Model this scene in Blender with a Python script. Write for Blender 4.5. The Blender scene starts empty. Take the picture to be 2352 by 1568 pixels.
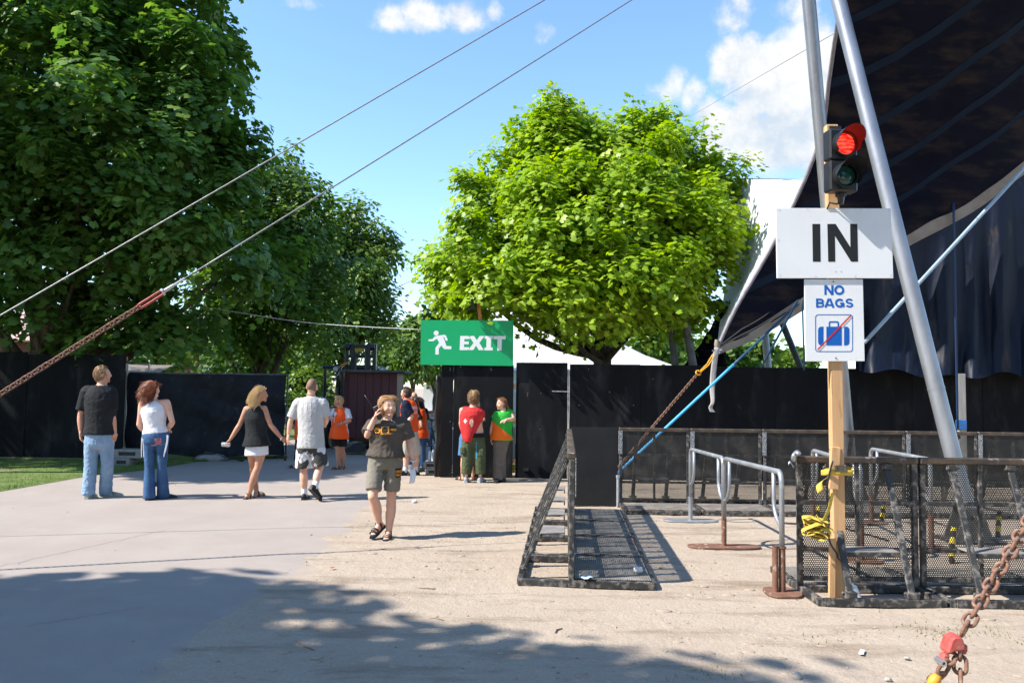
import bpy, bmesh, math, random
import numpy as np
from mathutils import Vector, Matrix, noise
from mathutils.bvhtree import BVHTree
V = Vector
SC = bpy.context.scene
COL = SC.collection
# ------------------------------------------------------------------ camera
CAM = V((0, 0, 1.7)); FPX = 1829.0; CX, CY = 1176.0, 784.0     # picture is reasoned about at 2352 x 1568
PITCH = math.radians(3.41); ROLL = math.radians(0.7)
CF_ = V((0, math.cos(PITCH), math.sin(PITCH))); _r0 = V((1, 0, 0)); _u0 = V((0, -math.sin(PITCH), math.cos(PITCH)))
CR_ = _r0*math.cos(ROLL) + _u0*math.sin(ROLL); CU_ = -_r0*math.sin(ROLL) + _u0*math.cos(ROLL)
cd = bpy.data.cameras.new('camera'); cam = bpy.data.objects.new('camera', cd); COL.objects.link(cam)
cd.sensor_width = 36; cd.lens = 36*FPX/2352; cd.clip_start = 0.05; cd.clip_end = 3000
cam.matrix_world = Matrix(((CR_.x, CU_.x, -CF_.x, CAM.x), (CR_.y, CU_.y, -CF_.y, CAM.y), (CR_.z, CU_.z, -CF_.z, CAM.z), (0, 0, 0, 1)))
SC.camera = cam
def ray(x, y): return CF_ + CR_*((x-CX)/FPX) - CU_*((y-CY)/FPX)
def P(x, y, Y):
    d = ray(x, y); return CAM + d*(Y/d.y)
def G(x, y, z=0.0):
    d = ray(x, y); return CAM + d*((z-CAM.z)/d.z)
# ------------------------------------------------------------------ light
SUN = V((-1.07, -0.31, 1.12)).normalized()
el = math.asin(SUN.z); az = math.atan2(SUN.x, SUN.y)
W = bpy.data.worlds.new('World'); SC.world = W; W.use_nodes = True
sl = bpy.data.lights.new('sun', 'SUN'); sl.energy = 5.0; sl.angle = math.radians(0.53); sl.color = (1.0, 0.95, 0.87)
so = bpy.data.objects.new('sun', sl); COL.objects.link(so); so.location = (-30, -10, 40)
so.rotation_euler = (-SUN).to_track_quat('-Z', 'Y').to_euler()
SC.view_settings.view_transform = 'Standard'; SC.view_settings.look = 'None'
SC.view_settings.exposure = 1.0; SC.view_settings.gamma = 1.0; SC.view_settings.use_curve_mapping = False
SC.render.engine = 'CYCLES'
SC.cycles.use_denoising = True
SC.cycles.max_bounces = 6; SC.cycles.transparent_max_bounces = 24; SC.cycles.diffuse_bounces = 3
SC.cycles.sample_clamp_indirect = 6.0
def build_world():
    nt = W.node_tree; N = nt.nodes; L = nt.links; N.clear()
    out = N.new('ShaderNodeOutputWorld'); bg = N.new('ShaderNodeBackground'); L.new(bg.outputs[0], out.inputs[0])
    bg.inputs[1].default_value = 0.14
    sky = N.new('ShaderNodeTexSky'); sky.sky_type = 'NISHITA'; sky.sun_disc = False
    sky.sun_elevation = el; sky.sun_rotation = az; sky.air_density = 1.15; sky.dust_density = 0.1; sky.ozone_density = 2.2
    tc = N.new('ShaderNodeTexCoord'); sep = N.new('ShaderNodeSeparateXYZ'); L.new(tc.outputs['Generated'], sep.inputs[0])
    def m(op, a, b=None):
        n = N.new('ShaderNodeMath'); n.operation = op
        for i, v in enumerate((a, b)):
            if v is None: continue
            if isinstance(v, (int, float)): n.inputs[i].default_value = v
            else: L.new(v, n.inputs[i])
        return n.outputs[0]
    azn = m('ARCTAN2', sep.outputs[0], sep.outputs[1]); eln = m('ARCSINE', sep.outputs[2])
    cb = N.new('ShaderNodeCombineXYZ'); L.new(azn, cb.inputs[0]); L.new(eln, cb.inputs[1])
    def ns(scale, det, rough, off=(0, 0, 0)):
        a = N.new('ShaderNodeVectorMath'); a.operation = 'ADD'; L.new(tc.outputs['Generated'], a.inputs[0]); a.inputs[1].default_value = off
        n = N.new('ShaderNodeTexNoise'); L.new(a.outputs[0], n.inputs[0]); n.inputs['Scale'].default_value = scale
        n.inputs['Detail'].default_value = det; n.inputs['Roughness'].default_value = rough; return n.outputs[0]
    f1 = ns(11, 8, 0.62); f2 = ns(42, 6, 0.6, (3, 1, 2))
    # clouds of the picture, as directions (azimuth, elevation), then the same kind of cloud all round the horizon
    px = [(1700,140,75,65,1.0),(1770,190,110,95,1.05),(1850,170,110,120,1.1),(1700,300,90,70,1.0),(1800,320,130,90,1.05),(1900,320,120,120,1.0),
          (1980,200,110,120,1.0),(900,40,60,38,.62),(970,30,75,48,.72),(1060,35,80,48,.72),(1135,25,35,28,.5),(1240,75,48,36,.55),(690,4,70,26,.55),
          (1685,30,62,60,.6),(1830,15,70,60,.6),(1550,180,42,45,.55),(1520,215,75,36,.52),(1590,220,36,55,.54),(1650,330,62,60,.95),(1628,262,40,40,.9)]
    bl = []
    for x, y, rx, ry, w in px:
        d = ray(x, y).normalized(); bl.append((math.atan2(d.x, d.y), math.asin(d.z), rx*1.25/FPX, ry*1.25/FPX, w))
    rg = random.Random(5)
    for i in range(12):
        a = rg.uniform(0.75, 2*math.pi-0.75); a = a if a < math.pi else a-2*math.pi
        bl.append((a, rg.uniform(0.18, 0.75), rg.uniform(.08, .2), rg.uniform(.04, .09), rg.uniform(.55, 1.0)))
    tot = None
    for a, e, rx, ry, w in bl:
        s = N.new('ShaderNodeVectorMath'); s.operation = 'SUBTRACT'; L.new(cb.outputs[0], s.inputs[0]); s.inputs[1].default_value = (a, e, 0)
        k = N.new('ShaderNodeVectorMath'); k.operation = 'MULTIPLY'; L.new(s.outputs[0], k.inputs[0]); k.inputs[1].default_value = (1/rx, 1/ry, 0)
        l = N.new('ShaderNodeVectorMath'); l.operation = 'LENGTH'; L.new(k.outputs[0], l.inputs[0])
        mr = N.new('ShaderNodeMapRange'); mr.interpolation_type = 'SMOOTHSTEP'; L.new(l.outputs['Value'], mr.inputs[0])
        mr.inputs[1].default_value = 0.1; mr.inputs[2].default_value = 1.15; mr.inputs[3].default_value = w; mr.inputs[4].default_value = 0
        tot = mr.outputs[0] if tot is None else m('MAXIMUM', tot, mr.outputs[0])
    fb = m('ADD', m('MULTIPLY', m('SUBTRACT', f1, 0.5), 1.25), m('MULTIPLY', m('SUBTRACT', f2, 0.5), 0.8))
    dens = m('ADD', tot, fb)
    al = N.new('ShaderNodeMapRange'); al.interpolation_type = 'SMOOTHSTEP'; L.new(dens, al.inputs[0])
    al.inputs[1].default_value = 0.24; al.inputs[2].default_value = 0.78; al.inputs[3].default_value = 0; al.inputs[4].default_value = 0.97
    alf = m('MULTIPLY', al.outputs[0], m('MINIMUM', m('MULTIPLY', tot, 6.0), 1.0))
    # cloud brightness: thick parts white, hollows softly grey-blue
    g1 = ns(13, 7, 0.6, (0.04, 0.02, -0.06)); sh = N.new('ShaderNodeMapRange'); L.new(m('ADD', m('SUBTRACT', f1, g1), m('MULTIPLY', m('SUBTRACT', f2, 0.5), 0.5)), sh.inputs[0])
    sh.inputs[1].default_value = -0.16; sh.inputs[2].default_value = 0.10; sh.inputs[3].default_value = 0; sh.inputs[4].default_value = 1
    cc = N.new('ShaderNodeMix'); cc.data_type = 'RGBA'; L.new(sh.outputs[0], cc.inputs[0]); cc.inputs[6].default_value = (2.5, 2.85, 3.25, 1); cc.inputs[7].default_value = (3.7, 3.7, 3.65, 1)
    mx = N.new('ShaderNodeMix'); mx.data_type = 'RGBA'; L.new(alf, mx.inputs[0]); tn = N.new('ShaderNodeMix'); tn.data_type = 'RGBA'; tn.blend_type = 'MULTIPLY'; tn.inputs[0].default_value = 1; L.new(sky.outputs[0], tn.inputs[6]); tn.inputs[7].default_value = (.84, .97, 1.08, 1); L.new(tn.outputs[2], mx.inputs[6]); L.new(cc.outputs[2], mx.inputs[7])
    L.new(mx.outputs[2], bg.inputs[0])
build_world()
# ------------------------------------------------------------------ materials
MATS = {}
def M(name, c1, c2=None, scale=4.0, rough=0.7, metal=0.0, bump=0.0, bscale=60.0, spec=0.4, lo=0.35, hi=0.65, stretch=(1, 1, 1), detail=5, c3=None, s3=0.8, lo3=.55, hi3=.62, jitter=0.0, trans=0.0):
    if name in MATS: return MATS[name]
    m = bpy.data.materials.new(name); m.use_nodes = True; nt = m.node_tree; N = nt.nodes; L = nt.links
    b = N['Principled BSDF']; b.inputs['Roughness'].default_value = rough; b.inputs['Metallic'].default_value = metal
    b.inputs['Specular IOR Level'].default_value = spec
    tc = N.new('ShaderNodeTexCoord'); mp = N.new('ShaderNodeMapping'); L.new(tc.outputs['Object'], mp.inputs[0]); mp.inputs['Scale'].default_value = stretch
    def mixn(fac, a, bcol):
        x = N.new('ShaderNodeMix'); x.data_type = 'RGBA'; L.new(fac, x.inputs[0])
        for i, c in ((6, a), (7, bcol)):
            if isinstance(c, tuple): x.inputs[i].default_value = (*c, 1)
            else: L.new(c, x.inputs[i])
        return x.outputs[2]
    def nz(sc, lo, hi, det=detail):
        n = N.new('ShaderNodeTexNoise'); L.new(mp.outputs[0], n.inputs[0]); n.inputs['Scale'].default_value = sc; n.inputs['Detail'].default_value = det; n.inputs['Roughness'].default_value = .62
        r = N.new('ShaderNodeMapRange'); L.new(n.outputs[0], r.inputs[0]); r.inputs[1].default_value = lo; r.inputs[2].default_value = hi; return r.outputs[0]
    col = tuple(c1)
    if c2 is not None: col = mixn(nz(scale, lo, hi), tuple(c1), tuple(c2))
    if c3 is not None: col = mixn(nz(s3, lo3, hi3), col, tuple(c3))
    if jitter:
        oi = N.new('ShaderNodeObjectInfo'); hs = N.new('ShaderNodeHueSaturation')
        r = N.new('ShaderNodeMapRange'); L.new(oi.outputs['Random'], r.inputs[0]); r.inputs[3].default_value = 1-jitter; r.inputs[4].default_value = 1+jitter
        L.new(r.outputs[0], hs.inputs['Value'])
        if isinstance(col, tuple): hs.inputs['Color'].default_value = (*col, 1)
        else: L.new(col, hs.inputs['Color'])
        col = hs.outputs[0]
    if isinstance(col, tuple): b.inputs['Base Color'].default_value = (*col, 1)
    else: L.new(col, b.inputs['Base Color'])
    if bump:
        n = N.new('ShaderNodeTexNoise'); L.new(mp.outputs[0], n.inputs[0]); n.inputs['Scale'].default_value = bscale; n.inputs['Detail'].default_value = 4
        bp = N.new('ShaderNodeBump'); bp.inputs['Strength'].default_value = bump; bp.inputs['Distance'].default_value = 0.01
        L.new(n.outputs[0], bp.inputs['Height']); L.new(bp.outputs[0], b.inputs['Normal'])
    if trans:
        o = N['Material Output']; t = N.new('ShaderNodeBsdfTranslucent'); x = N.new('ShaderNodeMixShader'); x.inputs[0].default_value = trans
        if isinstance(col, tuple): t.inputs[0].default_value = (*col, 1)
        else: L.new(col, t.inputs[0])
        L.new(b.outputs[0], x.inputs[1]); L.new(t.outputs[0], x.inputs[2]); L.new(x.outputs[0], o.inputs[0])
    MATS[name] = m; return m
def mesh_mat(name, color, cell, hole, c2=None):
    """perforated sheet: round holes on a staggered grid in the sheet's own x/z plane are open"""
    m = bpy.data.materials.new(name); m.use_nodes = True; nt = m.node_tree; N = nt.nodes; L = nt.links
    b = N['Principled BSDF']; b.inputs['Roughness'].default_value = .6; o = N['Material Output']
    tc = N.new('ShaderNodeTexCoord'); sp = N.new('ShaderNodeSeparateXYZ'); L.new(tc.outputs['Object'], sp.inputs[0])
    def mm(op, a, bb=None, c=None):
        n = N.new('ShaderNodeMath'); n.operation = op
        for i, v in enumerate((a, bb, c)):
            if v is None: continue
            if isinstance(v, (int, float)): n.inputs[i].default_value = v
            else: L.new(v, n.inputs[i])
        return n.outputs[0]
    row = mm('DIVIDE', sp.outputs[2], cell*0.866); rf = mm('FLOOR', row); odd = mm('MULTIPLY', mm('MODULO', mm('ABSOLUTE', rf), 2.0), 0.5)
    u = mm('ADD', mm('DIVIDE', sp.outputs[0], cell), odd)
    du = mm('SUBTRACT', mm('SUBTRACT', u, mm('FLOOR', u)), 0.5); dv = mm('MULTIPLY', mm('SUBTRACT', mm('SUBTRACT', row, rf), 0.5), 0.866)
    r2 = mm('ADD', mm('MULTIPLY', du, du), mm('MULTIPLY', dv, dv)); op = mm('LESS_THAN', r2, hole*hole)
    nz = N.new('ShaderNodeTexNoise'); nz.inputs['Scale'].default_value = 5; nz.inputs['Detail'].default_value = 6; L.new(tc.outputs['Object'], nz.inputs[0])
    rr = N.new('ShaderNodeMapRange'); L.new(nz.outputs[0], rr.inputs[0]); rr.inputs[1].default_value = .45; rr.inputs[2].default_value = .75
    mx = N.new('ShaderNodeMix'); mx.data_type = 'RGBA'; L.new(rr.outputs[0], mx.inputs[0]); mx.inputs[6].default_value = (*color, 1); mx.inputs[7].default_value = (*(c2 or color), 1)
    L.new(mx.outputs[2], b.inputs['Base Color'])
    t = N.new('ShaderNodeBsdfTransparent'); x = N.new('ShaderNodeMixShader'); L.new(op, x.inputs[0]); L.new(b.outputs[0], x.inputs[1]); L.new(t.outputs[0], x.inputs[2]); L.new(x.outputs[0], o.inputs[0])
    MATS[name] = m; return m
# ------------------------------------------------------------------ mesh building
ORG = {}
def perp(t):
    a = V((0, 0, 1)) if abs(t.z) < .9 else V((0, 1, 0)); s = t.cross(a).normalized(); return s, s.cross(t).normalized()
class MB:
    def __init__(s): s.v = []; s.f = []
    def add(s, vs, fs):
        o = len(s.v); s.v.extend([V(v) for v in vs]); s.f.extend([tuple(i+o for i in f) for f in fs]); return s
    def box(s, c, d, R=None):
        c = V(c); hx, hy, hz = d[0]/2, d[1]/2, d[2]/2; vs = []
        for z in (-hz, hz):
            for x, y in ((-hx, -hy), (hx, -hy), (hx, hy), (-hx, hy)):
                p = V((x, y, z)); vs.append(c + (R @ p if R else p))
        return s.add(vs, [(3,2,1,0),(4,5,6,7),(0,1,5,4),(1,2,6,5),(2,3,7,6),(3,0,4,7)])
    def beam(s, p, q, w, h, side=None):
        p, q = V(p), V(q); t = (q-p); l = t.length; t.normalize()
        if side is None: a, b = perp(t)
        else: a = (V(side) - t*V(side).dot(t)).normalized(); b = a.cross(t).normalized()
        R = Matrix((a, t, b)).transposed(); return s.box((p+q)/2, (w, l, h), R)
    def rings(s, rs, cap=True):
        n = len(rs[0]); o = len(s.v); m = len(rs)
        for r in rs: s.v.extend([V(p) for p in r])
        for i in range(m-1):
            for j in range(n):
                k = (j+1) % n; s.f.append((o+i*n+j, o+i*n+k, o+(i+1)*n+k, o+(i+1)*n+j))
        if cap: s.f.append(tuple(o+j for j in range(n-1, -1, -1))); s.f.append(tuple(o+(m-1)*n+j for j in range(n)))
        return s
    def tube(s, pts, r, n=8, cap=True):
        pts = [V(p) for p in pts]; k = len(pts); rr = r if hasattr(r, '__len__') else [r]*k
        rs = []; a = None
        for i in range(k):
            t = (pts[min(i+1, k-1)] - pts[max(i-1, 0)]).normalized()
            if a is None: a, b = perp(t)
            else:
                a = (a - t*a.dot(t))
                a = a.normalized() if a.length > 1e-6 else perp(t)[0]
            b = t.cross(a)
            rs.append([pts[i] + (a*math.cos(2*math.pi*j/n) + b*math.sin(2*math.pi*j/n))*rr[i] for j in range(n)])
        return s.rings(rs, cap)
    def ell(s, c, rx, ry, rz, n=12, m=8, R=None):
        c = V(c); vs = [(0, 0, -1)]; 
        for i in range(1, m):
            a = math.pi*i/m - math.pi/2
            for j in range(n): t = 2*math.pi*j/n; vs.append((math.cos(a)*math.cos(t), math.cos(a)*math.sin(t), math.sin(a)))
        vs.append((0, 0, 1)); fs = []
        for j in range(n): fs.append((0, 1+(j+1) % n, 1+j)); fs.append((len(vs)-1, 1+(m-2)*n+j, 1+(m-2)*n+(j+1) % n))
        for i in range(m-2):
            for j in range(n): k = (j+1) % n; fs.append((1+i*n+j, 1+i*n+k, 1+(i+1)*n+k, 1+(i+1)*n+j))
        out = []
        for x, y, z in vs: p = V((x*rx, y*ry, z*rz)); out.append(c + (R @ p if R else p))
        return s.add(out, fs)
    def lathe(s, prof, c, axis=(0, 0, 1), n=20, cap=True):
        c = V(c); t = V(axis).normalized(); a, b = perp(t)
        return s.rings([[c + t*z + (a*math.cos(2*math.pi*j/n) + b*math.sin(2*math.pi*j/n))*r for j in range(n)] for r, z in prof], cap)
    def prism(s, pts, O, X, Yv, th):
        """flat outline (list of 2-d points, counter-clockwise) in the frame O,X,Y, thickened by th along X x Y"""
        O, X, Yv = V(O), V(X), V(Yv); Z = X.cross(Yv).normalized(); n = len(pts)
        lo = [O + X*p[0] + Yv*p[1] for p in pts]; hi = [p + Z*th for p in lo]
        fs = [tuple(range(n-1, -1, -1)), tuple(range(n, 2*n))] + [(i, (i+1) % n, n+(i+1) % n, n+i) for i in range(n)]
        return s.add(lo+hi, fs)
    def sheet(s, fn, nu, nv):
        o = len(s.v)
        for i in range(nu+1):
            for j in range(nv+1): s.v.append(V(fn(i/nu, j/nv)))
        for i in range(nu):
            for j in range(nv):
                a = o+i*(nv+1)+j; s.f.append((a, a+nv+1, a+nv+2, a+1))
        return s
    def mesh(s, name, off=V((0, 0, 0))):
        me = bpy.data.meshes.new(name); me.from_pydata([tuple(v-off) for v in s.v], [], s.f); me.update(); return me
    def build(s, name, mat, parent=None, smooth=False, bevel=0.0, origin=None, solid=0.0, fixn=False, ang=0.7):
        off = ORG.get(parent.name, V((0, 0, 0))) if parent else (V(origin) if origin is not None else V((0, 0, 0)))
        me = s.mesh(name, off)
        if fixn:
            bm = bmesh.new(); bm.from_mesh(me); bmesh.ops.recalc_face_normals(bm, faces=bm.faces); bm.to_mesh(me); bm.free()
        o = link(name, me, mat, parent, smooth, bevel, off if not parent else None, solid, ang)
        if parent and parent.name in ORG: ORG[o.name] = off
        return o
def link(name, me, mat, parent=None, smooth=False, bevel=0.0, loc=None, solid=0.0, ang=0.7):
    o = bpy.data.objects.new(name, me); COL.objects.link(o)
    if mat: me.materials.append(mat)
    if parent: o.parent = parent
    elif loc is not None: o.location = loc
    if smooth:
        me.polygons.foreach_set('use_smooth', [True]*len(me.polygons))
        if smooth == 'auto': me.set_sharp_from_angle(angle=ang)
    if solid:
        md = o.modifiers.new('thickness', 'SOLIDIFY'); md.thickness = solid; md.offset = 0
    if bevel:
        md = o.modifiers.new('bevel', 'BEVEL'); md.width = bevel; md.segments = 1; md.limit_method = 'ANGLE'
    return o
def tag(o, label=None, cat=None, group=None, kind=None):
    for k, v in (('label', label), ('category', cat), ('group', group), ('kind', kind)):
        if v: o[k] = v
    return o
def thing(name, label, cat, loc=(0, 0, 0), group=None, world=True, rotz=0.0):
    o = bpy.data.objects.new(name, None); COL.objects.link(o); o.location = loc; o.rotation_euler = (0, 0, rotz); o.empty_display_size = .1
    if world: ORG[o.name] = V(loc)
    return tag(o, label, cat, group)
def dup(root, label=None):
    r = root.copy(); COL.objects.link(r)
    if label: r['label'] = label
    for ch in list(root.children):
        c = ch.copy(); COL.objects.link(c); c.parent = r
        for g in list(ch.children):
            d = g.copy(); COL.objects.link(d); d.parent = c
    return r
def lerp(a, b, t): return a + (b-a)*t
def poly_at(pts, t):
    """point on an open polyline of Vectors, t in 0..1, smoothed (Catmull-Rom)"""
    n = len(pts)-1; x = min(max(t, 0), 1)*n; i = min(int(x), n-1); u = x-i
    p0, p1, p2, p3 = pts[max(i-1, 0)], pts[i], pts[i+1], pts[min(i+2, n)]
    return 0.5*((2*p1) + (p2-p0)*u + (2*p0-5*p1+4*p2-p3)*u*u + (3*p1-p0-3*p2+p3)*u**3)
def fbm(p, s=1.0, o=3): return noise.fractal(V(p)*s, 1.0, 2.0, o)
# ------------------------------------------------------------------ ground
rnd = random.Random(11)
_edge = [G(x, y) for x, y in ((120,1900),(380,1568),(520,1450),(700,1330),(790,1250),(860,1180),(925,1112),(965,1090),(1003,1074))]
_edge = [V((_edge[0].x-1.2, -4, 0))] + _edge + [V((-1.55, 24, 0)), V((-2.2, 40, 0)), V((-3.0, 90, 0))]
def edge_x(Y):
    for a, b in zip(_edge, _edge[1:]):
        if a.y <= Y <= b.y or b is _edge[-1]:
            t = (Y-a.y)/(b.y-a.y); return a.x+(b.x-a.x)*t
    return _edge[0].x
def dirt_nodes(N, L, co):
    def nz(sc, det, lo, hi, st=None):
        src = co
        if st:
            mp = N.new('ShaderNodeMapping'); L.new(co, mp.inputs[0]); mp.inputs['Scale'].default_value = st; mp.inputs['Rotation'].default_value = (0, 0, .15); src = mp.outputs[0]
        n = N.new('ShaderNodeTexNoise'); L.new(src, n.inputs[0]); n.inputs['Scale'].default_value = sc; n.inputs['Detail'].default_value = det; n.inputs['Roughness'].default_value = .65
        r = N.new('ShaderNodeMapRange'); L.new(n.outputs[0], r.inputs[0]); r.inputs[1].default_value = lo; r.inputs[2].default_value = hi; return r.outputs[0], n.outputs[0]
    def mix(f, a, b):
        x = N.new('ShaderNodeMix'); x.data_type = 'RGBA'; L.new(f, x.inputs[0])
        for i, c in ((6, a), (7, b)):
            if isinstance(c, tuple): x.inputs[i].default_value = (*c, 1)
            else: L.new(c, x.inputs[i])
        return x.outputs[2]
    a, _ = nz(.7, 6, .35, .65); b, _ = nz(6, 8, .35, .65); c, _ = nz(1.9, 9, .52, .70, (.35, 1.8, 1)); d, h = nz(45, 6, .35, .68); e, _ = nz(160, 3, .60, .72)
    col = mix(a, (.365, .298, .234), (.435, .366, .298)); col = mix(b, col, (.39, .315, .245))
    fm = N.new('ShaderNodeMath'); fm.operation = 'MULTIPLY'; L.new(c, fm.inputs[0]); fm.inputs[1].default_value = .95
    col = mix(fm.outputs[0], col, (.20, .148, .105))
    fm2 = N.new('ShaderNodeMath'); fm2.operation = 'MULTIPLY'; L.new(d, fm2.inputs[0]); fm2.inputs[1].default_value = .42
    col = mix(fm2.outputs[0], col, (.25, .19, .14)); 
    fm3 = N.new('ShaderNodeMath'); fm3.operation = 'MULTIPLY'; L.new(e, fm3.inputs[0]); fm3.inputs[1].default_value = .28
    col = mix(fm3.outputs[0], col, (.50, .44, .37))
    hb, hr = nz(9, 10, 0, 1); 
    ad = N.new('ShaderNodeMath'); ad.operation = 'MULTIPLY_ADD'; L.new(hr, ad.inputs[0]); ad.inputs[1].default_value = 2.2; L.new(h, ad.inputs[2])
    return col, ad.outputs[0], mix
def ground_mat(kind):
    m = bpy.data.materials.new(kind); m.use_nodes = True; nt = m.node_tree; N = nt.nodes; L = nt.links
    b = N['Principled BSDF']; b.inputs['Roughness'].default_value = .95; b.inputs['Specular IOR Level'].default_value = .15
    tc = N.new('ShaderNodeTexCoord'); co = tc.outputs['Object']
    col, h, mix = dirt_nodes(N, L, co); st = .55
    if kind == 'asphalt':
        def nz(sc, det, lo, hi):
            n = N.new('ShaderNodeTexNoise'); L.new(co, n.inputs[0]); n.inputs['Scale'].default_value = sc; n.inputs['Detail'].default_value = det; n.inputs['Roughness'].default_value = .6
            r = N.new('ShaderNodeMapRange'); L.new(n.outputs[0], r.inputs[0]); r.inputs[1].default_value = lo; r.inputs[2].default_value = hi; return r.outputs[0], n.outputs[0]
        a, _ = nz(.9, 8, .32, .68); g, gh = nz(150, 3, .3, .7); s, _ = nz(2.5, 6, .5, .7); sp, _ = nz(420, 2, .62, .70)
        ac = mix(a, (.330, .280, .248), (.380, .328, .290)); f = N.new('ShaderNodeMath'); f.operation = 'MULTIPLY'; L.new(g, f.inputs[0]); f.inputs[1].default_value = .55
        ac = mix(f.outputs[0], ac, (.235, .205, .188)); f = N.new('ShaderNodeMath'); f.operation = 'MULTIPLY'; L.new(s, f.inputs[0]); f.inputs[1].default_value = .35
        ac = mix(f.outputs[0], ac, (.37, .325, .288)); f = N.new('ShaderNodeMath'); f.operation = 'MULTIPLY'; L.new(sp, f.inputs[0]); f.inputs[1].default_value = .5
        ac = mix(f.outputs[0], ac, (.17, .16, .155))
        at = N.new('ShaderNodeAttribute'); at.attribute_name = 'edge'
        n2 = N.new('ShaderNodeTexNoise'); L.new(co, n2.inputs[0]); n2.inputs['Scale'].default_value = 4.5; n2.inputs['Detail'].default_value = 12; n2.inputs['Roughness'].default_value = .72
        ma = N.new('ShaderNodeMath'); ma.operation = 'MULTIPLY_ADD'; L.new(n2.outputs[0], ma.inputs[0]); ma.inputs[1].default_value = .55; L.new(at.outputs['Fac'], ma.inputs[2])
        mr = N.new('ShaderNodeMapRange'); L.new(ma.outputs[0], mr.inputs[0]); mr.inputs[1].default_value = .30; mr.inputs[2].default_value = .46
        col = mix(mr.outputs[0], col, ac); h = gh; st = .4
    L.new(col, b.inputs['Base Color'])
    bp = N.new('ShaderNodeBump'); bp.inputs['Strength'].default_value = st; bp.inputs['Distance'].default_value = .02; L.new(h, bp.inputs['Height']); L.new(bp.outputs[0], b.inputs['Normal'])
    return m
def axis(fine0, fine1, step, far):
    a = list(np.arange(fine0, fine1, step)); d = step
    while a[-1] < far: d *= 1.35; a.append(a[-1]+d)
    d = step
    while a[0] > -far: d *= 1.35; a.insert(0, a[0]-d)
    return a
def dirt_z(x, y):
    m = min(max((x-edge_x(y)+.75)/.4, 0), 1) if -4 < y < 90 else 1
    far = 1.0 if y < 14 and abs(x) < 9 else 0.0
    z = (fbm((x, y*1.3, 0), 1.4, 4)*.010 + fbm((x*1.2, y*1.6, 7), 7, 3)*.0045)*far
    return (z - .004)*m + (-.03)*(1-m)
xs = axis(-3, 5.2, .07, 1500); ys = axis(3.6, 13, .08, 1500)
gv = [(x, y, dirt_z(x, y)) for x in xs for y in ys]; ny = len(ys)
gf = [(i*ny+j, (i+1)*ny+j, (i+1)*ny+j+1, i*ny+j+1) for i in range(len(xs)-1) for j in range(ny-1)]
me = bpy.data.meshes.new('ground'); me.from_pydata(gv, [], gf)
tag(link('ground', me, ground_mat('dirt'), smooth=True), kind='structure')
# asphalt path, its edge lost under blown dirt
ya = list(np.arange(-3, 17, .2)) + list(np.arange(17, 90, 1.5)); ta = [0, .3, .55, .7, .8, .86, .9, .93, .96, .98, 1]
av, af, ae = [], [], []
for y in ya:
    x1 = edge_x(y) + .12*fbm((0, y, 3), 1.3, 4); x0 = -24 if y < 17.4 else -6.6 - (y-17.4)*.06
    for t in ta:
        x = x0+(x1-x0)*t; av.append((x, y, .006 - .016*(1 if t == 1 else 0))); ae.append(min((x1-x)*.85, 2.0))
k = len(ta)
af = [(j*k+i, j*k+i+1, (j+1)*k+i+1, (j+1)*k+i) for j in range(len(ya)-1) for i in range(k-1)]
me = bpy.data.meshes.new('asphalt_path'); me.from_pydata(av, [], af); at = me.attributes.new('edge', 'FLOAT', 'POINT'); at.data.foreach_set('value', ae)
tag(link('asphalt_path', me, ground_mat('asphalt'), smooth=True), kind='structure')
# tar-filled crack across the path
mb = MB(); crack = M('tar', (.09, .085, .085), rough=.9)
def crackline(a, b, w, seed):
    n = 40; L_, R_ = [], []
    for i in range(n+1):
        p = lerp(a, b, i/n); d = (b-a).normalized(); s = V((-d.y, d.x, 0)); o = s*fbm((i*.35, seed, 0), 1, 3)*.05; ww = w*(.5+.5*abs(fbm((i*.9, seed, 4), 1, 2))+.2)
        q = p+o; L_.append(V((q.x, q.y, .0085))+s*ww); R_.append(V((q.x, q.y, .0085))-s*ww)
    mb.add(L_+R_, [(i, i+n+1, i+n+2, i+1) for i in range(n)])
crackline(G(0, 1302), G(380, 1218), .0035, 1); crackline(G(60, 1440), G(330, 1395), .003, 2); 
tag(mb.build('crack', crack), kind='structure')
# ------------------------------------------------------------------ lawn
lawn_m = M('turf', (.07, .11, .02), (.12, .17, .035), scale=3, rough=.9, c3=(.22, .19, .10), s3=1.3, lo3=.56, hi3=.66)
front = [G(x, y) for x, y in ((-420,1195),(-200,1160),(0,1130),(100,1113),(190,1094),(300,1084),(380,1074),(440,1062),(540,1056),(660,1052))]; front.insert(0, V((-30, 9.6, 0)))
def lawn_y(x):
    for a, b in zip(front, front[1:]):
        if a.x <= x <= b.x: return a.y+(b.y-a.y)*(x-a.x)/(b.x-a.x)
    return 99
lawn = MB(); n = 120; top = []
lx = [lerp(front[0].x, front[-1].x, i/n) for i in range(n+1)]
for i, x in enumerate(lx):
    f0 = lawn_y(min(max(x, front[0].x+1e-3), front[-1].x-1e-3)) + .10*fbm((x, 1, 1), 2.5, 3); b0 = max(f0+.05, 18.9)
    for j in range(7):
        t = j/6; top.append(V((x, f0+(b0-f0)*t, .010+.03*min(t*5, 1))))
lawn.add(top, [(i*7+j, (i+1)*7+j, (i+1)*7+j+1, i*7+j+1) for i in range(n) for j in range(6)])
tag(lawn.build('lawn', lawn_m, smooth=True), kind='structure')
back = MB(); back.sheet(lambda u, v: (-60+u*53, 18.95+v*80, .012), 4, 4); back.sheet(lambda u, v: (-1.0+u*60, 17+v*80, .012), 4, 4); tag(back.build('park_lawn', lawn_m), kind='structure')
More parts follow.
